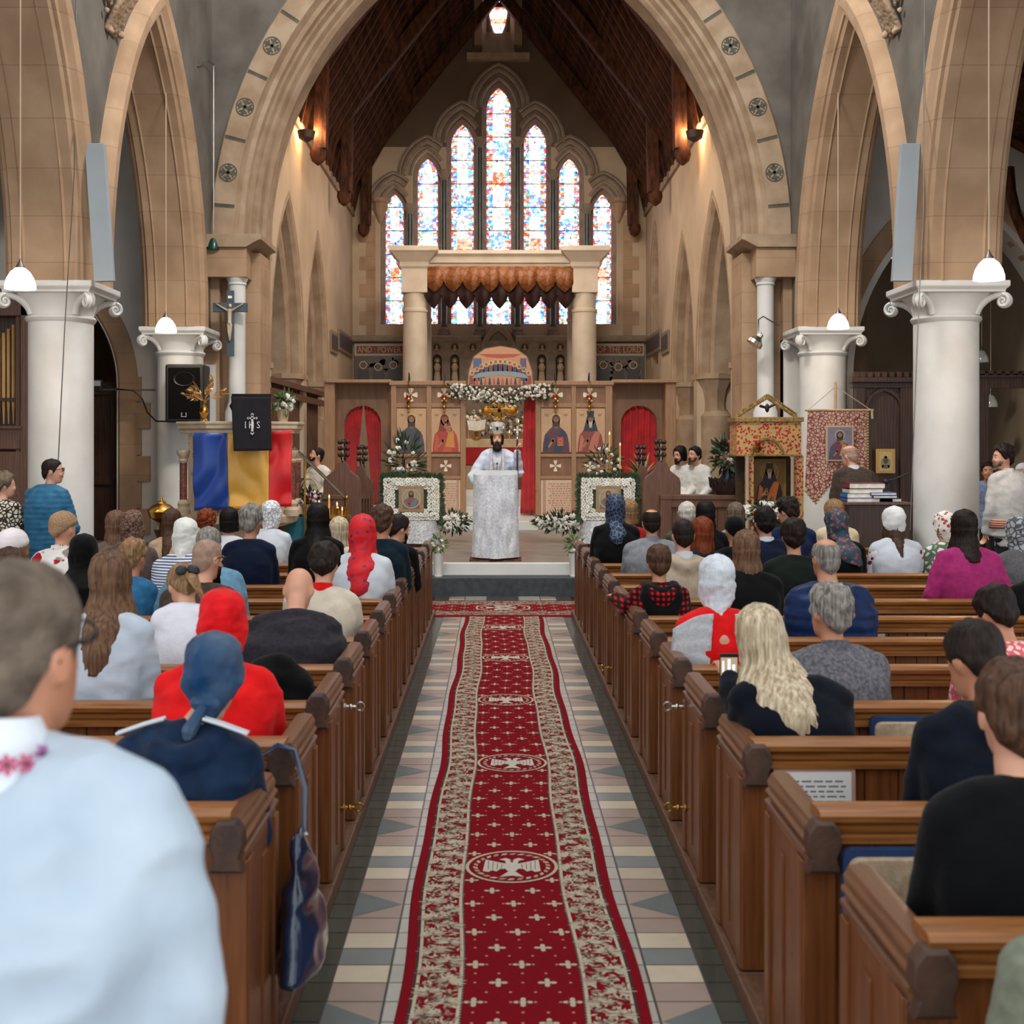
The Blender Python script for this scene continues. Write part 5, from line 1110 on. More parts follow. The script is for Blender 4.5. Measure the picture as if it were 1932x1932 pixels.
daisy_frame(723, 829, 901, 982, 17.9, 'white daisy frame around an icon left of the bishop', 'silver gilt icon inside the daisy frame left of the bishop', 1)
daisy_frame(1096, 1199, 901, 982, 17.9, 'white daisy frame around an icon right of the bishop', 'silver gilt icon inside the daisy frame right of the bishop', 2)
# bouquets
def stemmed(label, px, py, Y, rad, nl, nf, seed, cols=('#f5f2e8',), pot=True, **k):
    c = P(px, py, Y); t = bouquet('flower_arrangement', label, c, rad, nl, nf, base=(c.x, c.y, .393), seed=seed, cols=cols, **k)
    if pot: mb = MB(); mb.tube([(c.x, c.y, .45), (c.x, c.y, c.z)], .02, 6); mb.lathe([(.12, .393), (.1, .42), (.02, .46)], (c.x, c.y, 0), 12); mb.build('stand', BLACK, t)
    return t
stemmed('tall spray of white lilies behind the left daisy frame', 762, 868, 18.3, (.24, .14, .34), 170, 26, 21, L=.2, w=.016, kind='rose', fr=.045, up=.4)
stemmed('spray of white flowers behind the right daisy frame', 1140, 886, 18.5, (.26, .14, .34), 200, 34, 22, L=.13, w=.016, kind='rose', fr=.04)
stemmed('low bank of white flowers on the floor between bishop and left daisy frame', 852, 985, 19.5, (.32, .18, .14), 190, 50, 23, kind='rose', fr=.045, pot=False, L=.12)
stemmed('low bank of white flowers on the floor left of the right daisy frame', 1060, 985, 19.5, (.42, .18, .14), 240, 70, 24, kind='rose', fr=.045, pot=False, L=.12)
for px, sd in ((827, 'left'), (1083, 'right')):
    Y = 15.72; c = P(px, 1035, Y); c.z = .66; t = bouquet('vase_of_flowers', 'white vase of lilies on the lower step %s of the lectern' % sd, c, (.09, .08, .10), 90, 9, base=(c.x, Y, .235), seed=px, kind='rose', fr=.032, L=.09, w=.012, cat='vase', lm=LEAFL)
    mb = MB(); mb.lathe([(.05, .235), (.055, .25), (.045, .28), (.06, .42), (.075, .54), (.068, .54)], (c.x, Y, 0), 18); mb.build('vase', WHITE, t)
for k, (px, py, h) in enumerate(((1150, 812, .25), (1170, 845, .35))): q = P(px, py+40, 18.3); candle((q.x, q.y, q.z), h, .012, 'tall lit candle beside the %s flowers right of the bishop' % ('upper', 'lower')[k]); mb = MB(); mb.lathe([(.09, .393), (.09, .42), (.012, .45), (.012, q.z-.02), (.03, q.z)], (q.x, q.y, 0), 10); tag(mb.build('candlestick', BRASS), 'slim brass candlestick, %s of the pair behind the right daisy frame' % ('left', 'right')[k], 'candlestick')
c = P(1212, 905, 18.8); t = thing('yucca_plant', 'spiky green and yellow dracaena plant in front of the right red curtain', 'plant', (c.x, c.y, .393)); mb = MB(); r = random.Random(5)
for i in range(26):
    a = r.uniform(0, 6.28); up = r.uniform(.2, 1.2); L = r.uniform(.4, .6); pts = []
    for k in range(6): u = k/5; pts.append(Vector((c.x+cos(a)*L*u, c.y+sin(a)*L*u*.6, c.z+up*L*u-.35*L*u*u)))
    s = Vector((-sin(a), cos(a), 0))
    for k in range(5): w0, w1 = .028*(1-k/5)**.6, .028*(1-(k+1)/5)**.6; mb.add([pts[k]+s*w0, pts[k]-s*w0, pts[k+1]-s*w1, pts[k+1]+s*w1], [(0, 1, 2, 3)])
mb.build('leaves', LEAFL, t, smooth=0, fixn=False); mb = MB(); mb.tube([(c.x, c.y, .5), c], .025, 8); mb.build('trunk', WOODM, t); mb = MB(); mb.lathe([(.14, .393), (.18, .7), (.16, .7)], (c.x, c.y, 0), 16); mb.build('pot', WOODD, t)
c = P(1374, 862, 17.4)
t = bouquet('flower_arrangement', 'tall dark foliage with pink and white flowers on the right stall desk', c, (.22, .15, .28), 240, 20, base=(c.x, c.y, 1.24), seed=31, kind='rose', fr=.04, cols=('#e0607e', '#f3efe6', '#d84a70'), L=.14, w=.03); mb = MB(); mb.lathe([(.09, 1.24), (.12, 1.35), (.1, 1.52), (.08, 1.6)], (c.x, c.y, 0), 16); mb.build('vase', mat('dark_blue_glaze', '#121b33', rough=.2, bump=0), t)
# ---- lectern of the bishop
Yl = 16.25; x0, x1 = PX(893, Yl), PX(977, Yl); zl = PZ(897, Yl); t = thing('draped_lectern', 'tall lectern draped in shining silver cloth in front of the bishop', 'lectern', ((x0+x1)/2, Yl+.15, .393)); mb = MB(); mb.box(x0+.05, x1-.05, Yl+.06, Yl+.34, .45, zl-.04); mb.build('stand', WOODM, t, smooth=0)
mb = MB(); mb.box(x0-.05, x1+.05, Yl-.06, Yl+.36, .393, .415); mb.build('foot_mat', mat('patterned_mat', '#7a4030', '#3a2a20', rough=.9, scale=20), t, smooth=0)
mb = MB(); rows = []; xc = (x0+x1)/2; hw_ = (x1-x0)/2
for j in range(41):
    v = j/40; row = []
    for i in range(49):
        u = i/48*2-1; f = 1+.02*v+.05*v*v; w_ = 0
        for q in range(3): w_ += .060*abs(sin(pi*(abs(u)*1.9-v*1.7+q*.37)))*(1-abs(u))*(.5 if q else 1)*(.3+v)
        w_ += .02*noise.noise(Vector((u*4, v*5, 1))); row.append((xc+u*hw_*f, Yl-w_-.02*v+.05*abs(u)**6, zl-(zl-.43)*v+.012*abs(u)))
    rows.append(row)
mb.grid([[(xc+u*hw_, Yl+.36, zl+.06) for u in [i/48*2-1 for i in range(49)]]]+rows)
for s in (0, 48): mb.grid([[Vector(r_[s])+Vector((0, .34*k, 0)) for k in (0, 1)] for r_ in rows])
mb.build('silver_cloth', mat('silver_lame_cloth', '#e2e4e8', '#c2c6cd', rough=.33, metal=.25, scale=34, bump=.8), t, smooth=60, fixn=False)
# ---- canopied shrine, right
Ys = 16.3; x0, x1 = PX(1386, Ys), PX(1516, Ys); zz = lambda q: PZ(q, Ys); SG = mat('gilt_lattice', '#b39458', '#7d6336', rough=.4, metal=.35, scale=26, bump=.5)
LAT = mat('red_gold_fretwork', '#c2a264', '#b3121a', rough=.5, scale=26, kind='spots', param=1.35, bump=.6, c3='#c8202a')
t = thing('icon_shrine', 'carved gilt canopied shrine with red fretwork beside the banner', 'shrine', ((x0+x1)/2, Ys+.2, .393)); xc = (x0+x1)/2
mb = MB(); mb.box(x0+.03, x1-.03, Ys, Ys+.5, zz(858), zz(795)); mb.build('frieze', LAT, t, smooth=0)
mb = MB(); mb.box(x0-.0, x1, Ys-.03, Ys+.53, zz(796), zz(787)); mb.box(x0+.02, x1-.02, Ys-.02, Ys+.5, zz(861), zz(857)); arch_sweep(mb, .19, 0, zz(857), [(0, Ys+.02), (0, Ys-.03), (.035, Ys-.03), (.035, Ys+.02)], lambda x, z, v: (xc-.03+x, v, z)); mb.build('cornice', SG, t, smooth=0, bevel=.006)
mb = MB(); pa, pb, pc = Vector((x0+.02, Ys, zz(786))), Vector((xc-.03, Ys, zz(749))), Vector((x1-.1, Ys, zz(786)))
for a, b in ((pa, pb), (pb, pc)):
    for k in range(16): q = a+(b-a)*(k+.5)/16; mb.sph(q, (.030, .02, .030), 6, 4); mb.sph(q+Vector((.01, 0, .035)), .016, 6, 4)
    mb.tube([a, b], .015, 6)
mb.build('pediment', SG, t)
mb = MB(); q = Vector((xc-.03, Ys-.02, zz(770))); mb.sph(q, (.03, .03, .06), 8, 6); mb.tube([q+Vector((-.1, 0, .03)), q, q+Vector((.1, 0, .05))], .02, 6); mb.build('dove', BLACK, t)
mb = MB()
for a, b in ((1408, 1422), (1497, 1516)): mb.box(PX(a, Ys), PX(b, Ys), Ys, Ys+.1, .393, zz(860))
mb.build('side_panels', LAT, t, smooth=0)
for a in (1409, 1494): mb = MB(); mb.lathe([(.03, .393), (.026, .9), (.026, zz(866)), (.04, zz(861))], (PX(a, Ys), Ys-.04, 0), 12); mb.build('colonnette', CREAM, t)
mb = MB(); mb.box(x0+.1, x1-.02, Ys+.42, Ys+.48, .393, zz(860)); mb.box(x0+.1, x1, Ys+.02, Ys+.45, .393, zz(952)); mb.build('back', mat('dark_gilt_back', '#4a3418', '#2c1f10', rough=.5), t, smooth=0)
def bs(p): p.col('#c98d2c').ring(0, .72, .3, .25, .02, 28); p.up(); saint('#17131a', '#c2602a', hood='#17131a', beard='#b7b2aa', hat='#17131a', halo='#b8862c')(p); p.col('#c98a2c').ring(-.12, .2, .07, .07, .02).ring(.14, .2, .07, .07, .02)
icon('icon', 'gilded icon of a hooded grey bearded saint inside the fretwork shrine', PX(1426, Ys), PX(1490, Ys), zz(950), zz(866), Ys+.2, bs, frame='#8a6a2c', bg='#7a5a22', fw=.03)
t = thing('hanging_lamp', 'brass hanging lamp with red glass under the arch of the shrine', 'oil lamp', (PX(1430, Ys), Ys-.12, zz(855))); mb = MB(); q = P(1430, 838, Ys-.12); mb.tube([q+Vector((0, 0, .35)), q], .004, 5); mb.lathe([(.01, -.12), (.05, -.07), (.06, -.04), (.03, -.02)], q, 12); mb.build('brass_body', BRASS, t); mb = MB(); mb.lathe([(.03, -.02), (.04, .02), (.035, .05)], q, 12); mb.build('red_glass', MATS['ruby_glass'], t)
stemmed('white roses at the foot of the shrine icon', 1445, 965, 15.9, (.32, .12, .13), 120, 22, 41, kind='rose', fr=.055, pot=True)
# ---- banner
Yb = 15.1; bz = lambda q: PZ(q, Yb); bxx = lambda q: PX(q, Yb); t = thing('church_banner', 'burgundy and cream patterned banner with a framed icon, hung from a pole', 'banner', (bxx(1580), Yb+.1, 0))
mb = MB(); rows = []
for j in range(25):
    v = j/24; row = []
    for i in range(25):
        u = i/24; x = bxx(1524)+(bxx(1637)-bxx(1524))*u; zb = bz(915)+(-.42*(u*2)**1.0 if False else -.10*sin(pi*u))
        zb = bz(900)-.33*max(0, (.34-abs(u-.16))/.34)*1.0 if u < .5 else bz(900)
        row.append((x-.03*v*(1-u), Yb+.02*sin(u*9+v)*v, bz(775)+(zb-bz(775))*v))
    rows.append(row)
mb.grid(rows); mb.build('brocade', mat('burgundy_cream_brocade', '#c0a088', '#7c2f30', rough=.6, scale=24, kind='net', param=2.0, bump=.3), t, smooth=60, fixn=False, solid=.006)
mb = MB(); mb.tube([(bxx(1519), Yb, bz(774)), (bxx(1648), Yb, bz(774))], .014, 8); mb.tube([(bxx(1578), Yb+.04, 0), (bxx(1578), Yb+.04, bz(721))], .016, 8); mb.build('pole', mat('pale_pole', '#cda878', rough=.5, bump=0), t)
mb = MB()
for e in (1524, 1644): mb.tube([(bxx(e), Yb, bz(774)), (bxx(1578), Yb+.03, bz(729))], .005, 5)
mb.tube([(bxx(1645), Yb, bz(774)), (bxx(1646), Yb, bz(790))], .014, 6); mb.build('cord', CREAM, t)
mb = MB(); mb.color('#b39a5a'); [mb.sph((x_, Yb-.01, z_), .016, 6, 4) for x_, z_ in [(rows[24][i][0], rows[24][i][2]) for i in range(0, 25)]+[(rows[j][24][0], rows[j][24][2]) for j in range(0, 25, 1)]]; mb.build('fringe', PAINT, t)
icon('icon', 'small icon of a haloed man and child sewn on the burgundy banner', bxx(1556), bxx(1608), bz(870), bz(803), Yb-.06, saint('#6e3040', '#35486e', extra=childx), frame='#c7a982', bg='#7d7a88', fw=.02)
# ---- dark oak screens in the right aisle, small icon
Yk = 17.6; kz = lambda q: PZ(q, Yk); t = thing('oak_screen', 'dark oak screen with battlemented cornice behind the desk of books', 'screen', (6.4, Yk, 0)); a, b = PX(1612, Yk), PX(1726, Yk)
mb = MB(); mb.box(a, b, Yk+.02, Yk+.06, 0, kz(728)); mb.build('boards', WOODD, t, smooth=0)
mb = MB(); mb.box(a-.06, b+.05, Yk-.1, Yk+.14, kz(722), kz(712)); mb.box(a-.04, b+.03, Yk-.05, Yk+.1, kz(732), kz(722))
for k in range(9): mb.box(a-.04+k*.105, a+.03+k*.105, Yk-.08, Yk+.1, kz(712), kz(702))
mb.build('cornice', WOODD, t, smooth=0, bevel=.006)
mb = MB(); mb.box(a, a+.14, Yk-.04, Yk+.05, 0, kz(728)); mb.box(b-.22, b, Yk-.04, Yk+.05, 0, kz(728)); arch_sweep(mb, .24, .05, kz(775), [(0, Yk+.02), (0, Yk-.03), (.04, Yk-.03), (.04, Yk+.02)], lambda x, z, v: (a+.42+x, v, z), z0=0); mb.build('tracery', WOODD, t, smooth=0)
icon('icon', 'small gold framed icon hung on the dark oak screen beside the column', PX(1653, 17.5), PX(1689, 17.5), PZ(893, 17.5), PZ(847, 17.5), 17.5, lambda p: (p.col('#c9ab6a').rect(-.4, .4, .06, .94), p.up(), p.col('#5c3a2c').ell(0, .55, .14, .2), p.col('#7d8a5c').ell(-.2, .4, .1, .22).ell(.2, .4, .1, .22), p.col('#d8b87a').ell(0, .7, .07, .07), p.col('#6a5a3c').ell(0, .25, .25, .1)), frame='#c79a4e', bg='#b3935a', fw=.02)
a, b = PX(1845, Yk), 9.2; t = thing('oak_screen', 'dark oak screen with battlemented top behind the man in the white embroidered shirt', 'screen', (8, Yk, 0)); mb = MB(); mb.box(a, a+.14, Yk-.05, Yk+.08, 0, kz(720)); mb.box(a, b, Yk-.04, Yk+.08, kz(732), kz(712)); mb.box(a, b, Yk, Yk+.05, 0, kz(905)); mb.box(a, b, Yk-.08, Yk+.1, kz(712), kz(706))
for k in range(18): mb.box(a+k*.12, a+.07+k*.12, Yk-.08, Yk+.1, kz(708), kz(700))
mb.build('frame', WOODD, t, smooth=0)
# dark case filling the bay between screen and pier
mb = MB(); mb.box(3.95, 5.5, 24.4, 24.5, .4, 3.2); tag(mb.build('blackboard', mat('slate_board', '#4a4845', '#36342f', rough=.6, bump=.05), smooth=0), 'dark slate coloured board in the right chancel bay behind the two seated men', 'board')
# organ screen on the left chancel wall
t = thing('organ_screen', 'dark wooden pipe screen in the left chancel bay above the flag', 'organ', (-3.9, 23, .393)); mb = MB()
for k in range(22):
    y = 20.5+k*.27; mb.box(-3.98, -3.92, y, y+.08, 1.2, 3.0-.0)
mb.build('slats', WOODM, t, smooth=0); mb = MB(); mb.box(-4.08, -3.8, 20.35, 26.8, 2.98, 3.08); mb.box(-4.04, -3.84, 20.35, 26.8, 2.78, 2.9); mb.box(-4.0, -3.9, 20.35, 26.8, .6, 1.25); mb.build('cornice', WOODM, t, smooth=0); mb = MB(); mb.box(-4.3, -4.2, 20.35, 26.8, .4, 3.0); mb.build('back', WOODD, t, smooth=0)
# ---- reading desk with books
Yq = 13.1; a, b = PX(1597, Yq), PX(1722, Yq); dz = PZ(948, Yq); t = thing('reading_desk', 'solid dark wooden desk piled with books in front of the right column', 'desk', ((a+b)/2, Yq+.2, 0)); mb = MB(); mb.box(a+.03, b-.02, Yq+.03, Yq+.45, 0, dz-.03); mb.build('body', WOODD, t, smooth=0, bevel=.006); mb = MB(); mb.box(a, b, Yq, Yq+.5, dz-.03, dz); mb.build('top', WOODM, t, smooth=0, bevel=.006)
for k, (p0, p1, q0, q1, c, lb, rz) in enumerate(((1600, 1688, 940, 948, '#35528c', 'large flat blue book, bottom of the left pile on the desk', 0), (1600, 1662, 931, 940, '#2c6ea0', 'bright blue book in the left pile on the desk', .06), (1604, 1669, 923, 931, '#c9c2b4', 'cream paged book in the left pile on the desk', -.05), (1604, 1673, 912, 922, '#7d2430', 'red covered book on top of the left pile', .03),
    (1648, 1694, 935, 940, '#4a4f8a', 'slim purple book lying across the pile', .08), (1662, 1704, 941, 947.5, '#22304f', 'navy book lying at the right of the desk', -.06), (1644, 1693, 929.5, 934.5, '#3a6aa8', 'white paged blue book on the slim purple one', -.02))):
    bb_ = thing('book', lb, 'book', ((PX(p0, Yq)+PX(p1, Yq))/2, Yq+.2, PZ(q1, Yq)), 'books on the reading desk'); x0, x1, z0, z1 = PX(p0, Yq), PX(p1, Yq), PZ(q1, Yq), PZ(q0, Yq); y0 = Yq+.04
    if p0 == 1648 or p0 == 1644: y0 = Yq-.0+.01
    mb = MB(); mb.color(c); e = .004; mb.box(x0, x1, y0, y0+.26, z0, z0+e).box(x0, x1, y0, y0+.26, z1-e, z1).box(x0, x0+.006, y0, y0+.26, z0, z1); mb.build('cover', PAINT, bb_, smooth=0); mb = MB(); mb.box(x0+.006, x1-.006, y0+.006, y0+.25, z0+e, z1-e); mb.build('pages', PETAL, bb_, smooth=0)
t = thing('microphone_stand', 'black microphone on a boom arm above the piled books', 'microphone', (PX(1700, 13.8), 13.8, 0)); mb = MB(); q = P(1684, 905, 13.8); mb.lathe([(.14, 0), (.14, .02), (.012, .03), (.012, q.z)], (q.x, q.y, 0), 10); mb.tube([q+Vector((-.06, 0, -.01)), q, P(1715, 893, 13.8)], .010, 6); mb.build('stand', BLACK, t); mb = MB(); mb.sph(q+Vector((-.08, -.02, -.02)), (.035, .03, .03), 10, 8); mb.build('microphone', BLACK, t)
# ================================================================== things on walls and hanging
def pendant(X, Y, zshade, ztop, label, lit=True, r=.145):
    t = thing('pendant_lamp', label, 'pendant lamp', (X, Y, zshade), None); mb = MB(); mb.tube([(X, Y, zshade+.24), (X, Y, ztop)], .008, 6); mb.build('cord', CREAM, t)
    mb = MB(); mb.lathe([(.045, zshade+.19), (.04, zshade+.22), (.02, zshade+.25), (.008, zshade+.29)], (X, Y, 0), 14); mb.build('cap', STEEL, t)
    mb = MB(); mb.lathe([(r, zshade), (r*.98, zshade+.04), (r*.86, zshade+.10), (r*.62, zshade+.16), (.045, zshade+.20), (.04, zshade+.20), (r*.58, zshade+.15), (r*.82, zshade+.09), (r*.94, zshade+.03), (r*.96, zshade)], (X, Y, 0), 28, closed=False); mb.build('shade', LAMPG if lit else mat('clear_glass_shade', '#d8d8d2', rough=.15, bump=0, spec=.8), t)
    if lit: lamp('pendant_bulb', (X, Y, zshade-.03), 12, (1, .80, .62), .1)
for sx in (-1, 1):
    sd = 'left' if sx < 0 else 'right'; pendant(sx*4.66+(0), 11.73, PZ(545 if sx < 0 else 528, 11.73), 7.2, 'lit opal pendant lamp hanging before the %s front column' % sd); pendant(sx*4.66, 16.9, PZ(627 if sx < 0 else 620, 16.9), 7.0, 'lit opal pendant lamp hanging before the far %s column' % sd)
for px, py in ((1869, 768), (1852, 684)): pendant(PX(px, 21.0), 21.0, PZ(py, 21.0), 6.8, 'unlit glass pendant beyond the right oak screen, %s of two' % ('lower' if py > 700 else 'upper'), False, .12)
for sx, q in ((-1, [(159, 270), (196, 270), (214.5, 530), (176.6, 531)]), (1, [(1701, 270), (1737, 270), (1722, 530), (1684, 530)])):
    t = thing('heater_panel', 'tall grey wall panel tilted above the %s front column' % ('left' if sx < 0 else 'right'), 'wall panel', tuple(P(*q[2], 12.95))); mb = MB(); mb.extr([P(a, b, 12.95) for a, b in q], (0, .07, 0)); mb.build('panel', GREYP, t, smooth=0, bevel=.006)
    mb = MB(); c = P((q[0][0]+q[1][0])/2+12*-sx, 290, 13.0); mb.box(min(c.x, sx*4.45), max(c.x, sx*4.45), 13.02, 13.05, c.z, c.z+.03); c = P((q[2][0]+q[3][0])/2, 533, 13.0); mb.box(c.x-.06, c.x+.06, 12.98, 13.06, 3.70, c.z+.04); mb.build('bracket', BLACK, t, smooth=0)
Y = 17.75; t = thing('loudspeaker', 'large black loudspeaker mounted on the far left column', 'loudspeaker', tuple(P(347, 797, Y))); a, b = P(311, 797, Y), P(384, 687, Y); mb = MB(); mb.box(a.x, b.x, Y, Y+.42, a.z, b.z); mb.build('cabinet', BLACK, t, smooth=0, bevel=.03)
mb = MB(); mb.box(a.x+.05, b.x-.05, Y-.012, Y, a.z+.05, b.z-.05); mb.build('grille', mat('black_mesh', '#0c0b0b', '#070606', rough=.9, scale=60, bump=.4, spec=.1), t, smooth=0, bevel=.01); mb = MB(); mb.loft([[((a.x+b.x)/2+(.15+o)*cos(k), Y-.013-d, b.z-.22+(.10+o*.7)*sin(k)) for k in [2*pi*i/24 for i in range(24)]] for o, d in ((.01, 0), (0, .012), (-.02, .002))], cap=False); mb.build('horn', BLACK, t, smooth=60)
mb = MB(); c = P(347, 790, Y-.013); mb.tube([c+Vector((-.03, 0, .09)), c+Vector((-.035, 0, .03)), c+Vector((.035, 0, .03)), c+Vector((.03, 0, .09))], .008, 6); mb.build('badge', SILVER, t)
# crucifix
Y = 18.88; c = P(434, 580, Y); t = thing('crucifix', 'dark grey wooden crucifix with pale figure on the left chancel pier', 'crucifix', (c.x, Y, PZ(672, Y))); CR = mat('grey_blue_wood', '#4c5a62', '#3b464d', rough=.7, bump=.1)
mb = MB(); mb.box(c.x-.055, c.x+.055, Y, Y+.05, PZ(672, Y), PZ(548, Y)).box(c.x-.265, c.x+.265, Y-.01, Y+.05, c.z-.07, c.z+.07); mb.tube([(c.x-.04, Y+.02, PZ(548, Y)), (c.x-.03, Y+.1, PZ(522, Y))], .006, 5); mb.build('cross', CR, t, smooth=0, bevel=.006)
mb = MB(); o = c+Vector((0, -.03, .03)); mb.limb([o+Vector((0, 0, -.08)), o+Vector((0, 0, -.22)), o+Vector((0, 0, -.28))], [.035, .028, .032], 8); mb.limb([o+Vector((-.02, 0, -.3)), o+Vector((-.01, -.02, -.42)), o+Vector((0, 0, -.54))], [.022, .017, .012], 8); mb.limb([o+Vector((.02, 0, -.3)), o+Vector((.015, -.02, -.42)), o+Vector((.005, -.005, -.54))], [.022, .017, .012], 8); mb.sph(o+Vector((.01, -.015, -.01)), (.026, .028, .034), 8, 8)
for s in (-1, 1): mb.limb([o+Vector((s*.03, 0, -.08)), o+Vector((s*.12, 0, -.03)), o+Vector((s*.20, 0, .02))], [.016, .013, .01], 8)
mb.build('figure', mat('ivory_figure', '#c9b79c', rough=.6, bump=0), t); mb = MB(); mb.box(c.x-.03, c.x+.03, Y-.01, Y, PZ(563, Y), PZ(558, Y)); mb.build('titulus', PETAL, t, smooth=0)
# green lamp with pipe, chrome lamp
t = thing('green_lamp', 'green enamel lamp hanging from a thin pipe at the left of the chancel arch', 'lamp', tuple(P(403, 470, 19.0))); mb = MB(); q = P(403, 455, 19.0); mb.tube([P(357, 124, 18.2), P(375, 124, 18.4), P(392, 113, 18.7), P(403, 122, 19.0), P(403, 138, 19.0), q], .012, 6); mb.build('pipe', STEEL, t); mb = MB(); mb.lathe([(.09, -.13), (.085, -.06), (.06, .02), (.02, .07), (.01, .1)], q, 16); mb.build('shade', mat('green_enamel', '#0f4a38', '#0b3a2c', rough=.2, bump=0), t)
t = thing('swan_neck_lamp', 'chrome reflector lamp on a curved arm by the right wall shaft', 'lamp', tuple(P(1430, 650, 18.7))); mb = MB(); mb.tube([P(1470, 614, 19.1), P(1455, 606, 18.9), P(1440, 597, 18.75), P(1431, 603, 18.7), P(1431, 625, 18.7)], .011, 8); mb.build('arm', SILVER, t); mb = MB(); mb.M = Matrix.Translation(P(1429, 640, 18.7)) @ Matrix.Rotation(radians(35), 4, 'Y'); mb.lathe([(.13, -.1), (.12, -.04), (.08, .0), (.05, .04), (.05, .09), (.02, .11)], (0, 0, 0), 20); mb.build('reflector', SILVER, t)
# wall washers
for sx in (-1, 1):
    x = sx*3.6; t = thing('wall_light', 'small dark bowl light on the %s chancel wall head, glowing upwards' % ('left' if sx < 0 else 'right'), 'wall light', (x, 22.6, 7.6)); mb = MB(); mb.lathe([(.03, 7.55), (.14, 7.62), (.17, 7.75), (.15, 7.75), (.12, 7.66)], (x, 22.6, 0), 16); mb.build('bowl', WOODD, t); mb = MB(); mb.lathe([(.05, 7.68), (.1, 7.70), (.04, 7.74)], (x, 22.6, 0), 12); mb.build('bulb', LAMPG, t)
# carved corbels
for sx in (-1, 1):
    t = thing('carved_corbel', 'carved stone foliage corbel high on the %s nave wall' % ('left' if sx < 0 else 'right'), 'corbel', (sx*4.4, 14.2, 6.7)); mb = MB(); r = random.Random(2)
    for k in range(7): y = 14.05+.05*k; mb.limb([(sx*4.58, y*1.0, 6.75), (sx*4.45, y-.05, 6.95), (sx*4.28, y-.02, 7.25), (sx*4.25, y, 7.5)], [.03, .04, .04, .04], 6)
    for k in range(26): mb.sph((sx*4.53, 14.2+r.uniform(-.3, .3), 6.9+r.uniform(-.25, .3)), r.uniform(.03, .055), 6, 5)
    me = fuse(mb, .02, 2, .01, 20); me.transform(Matrix.Translation((-sx*4.4, -14.2, -6.7))); o = meshobj(me, 'bracket', STONE_D, t)
# font cover
c = P(305, 965, 13.6); t = thing('font_cover', 'domed brass vessel on a pedestal in front of the far left column', 'font', (c.x, c.y, 0)); mb = MB(); zc = c.z; mb.lathe([(.02, zc-.22), (.05, zc-.12), (.13, zc-.07), (.15, zc-.01), (.155, zc+.0), (.15, zc+.02), (.10, zc+.07), (.05, zc+.09), (.045, zc+.11), (.02, zc+.12), (.012, zc+.15), (.001, zc+.18)], (c.x, c.y, 0), 28); mb.build('vessel', BRASS, t); mb = MB(); mb.lathe([(.2, 0), (.18, .1), (.06, .16), (.05, zc-.3), (.09, zc-.2)], (c.x, c.y, 0), 20); mb.build('pedestal', WOODD, t)
# organ case, left aisle
Y = 15.2; xo = PX(56, Y); t = thing('pipe_organ', 'wooden organ case with gold pipes at the far left', 'organ', (-7, Y+.5, 0)); mb = MB(); mb.box(-9.2, xo, Y+.25, Y+1.2, 0, 3.9); mb.build('case', WOODD, t, smooth=0)
mb = MB(); mb.box(xo-.12, xo, Y, Y+.3, 0, 4.0); mb.box(xo-.2, xo-.14, Y+.05, Y+.3, 0, 3.7); mb.box(-9.2, xo, Y, Y+.3, 3.55, 4.0); mb.box(-9.2, xo-.1, Y, Y+.3, 0, PZ(852, Y)); mb.box(-9.2, xo-.1, Y-.02, Y+.3, PZ(810, Y), PZ(803, Y)); mb.box(-9.2, xo-.1, Y+.02, Y+.3, PZ(848, Y), PZ(808, Y)); mb.build('frame', WOODM, t, smooth=0, bevel=.01)
GP = mat('gold_organ_pipe', '#c79f68', '#b08850', rough=.4, metal=.4, bump=0, scale=3)
for k in range(9):
    x = PX(26, Y)-k*.062; mb = MB(); zb = PZ(800, Y); mb.lathe([(.008, zb), (.026, zb+.28), (.026, 3.5-.05*k)], (x, Y+.15, 0), 10); mb.build('pipe', GP, t)
mb = MB(); mb.box(-9.2, xo-.15, Y+.10, Y+.13, PZ(757, Y), PZ(750, Y)); mb.build('pipe_rail', WOODD, t, smooth=0)
# doorway leaf, bar and cable
mb = MB(); mb.box(-8.08, -6.12, 19.7, 19.78, 0, 2.95)
for x in (-7.9, -7.3, -6.75, -6.3): mb.box(x, x+.09, 19.66, 19.7, 0, 2.9)
for z in (.2, 1.3, 2.75): mb.box(-8.05, -6.13, 19.65, 19.7, z, z+.14)
struct(mb, 'door_1', WOODD, smooth=0)
t = thing('cable_bar', 'thin metal bar with looping black cable beside the left doorway', 'cable', tuple(P(235, 740, 18.9))); mb = MB(); mb.tube([P(176, 735, 18.9), P(293, 736, 18.9)], .014, 6); mb.build('bar', STEEL, t); mb = MB(); mb.tube([P(180, 722, 18.8), P(215, 733, 18.8), P(252, 737, 18.8), P(268, 752, 18.8), P(278, 778, 18.5), P(295, 795, 18.3), P(312, 795, 18.0)], .012, 6); mb.build('cable', BLACK, t)
t = thing('floodlight', 'small black floodlight beside the left doorway', 'lamp', tuple(P(184, 735, 18.7))); mb = MB(); c = P(184, 726, 18.7); mb.box(c.x-.07, c.x+.07, c.y-.05, c.y+.05, c.z-.1, c.z+.08); mb.build('housing', BLACK, t, smooth=0, bevel=.01); mb = MB(); mb.box(c.x-.05, c.x+.06, c.y-.055, c.y-.05, c.z-.02, c.z+.06); mb.build('glass', GREYP, t, smooth=0)
# thin cords in front of the first columns
for pts, sd in (([(144, 0, 12.8), (140, 330, 12.8), (122, 620, 12.9), (110, 868, 13.0)], 'left'), ([(1744, 0, 12.8), (1742, 400, 12.8), (1731, 640, 12.9), (1717, 1000, 13.0)], 'right')):
    mb = MB(); mb.tube([P(*q) for q in pts], .006, 5); tag(mb.build('cord', STEEL), 'thin cord running down beside the %s front column' % sd, 'cord')
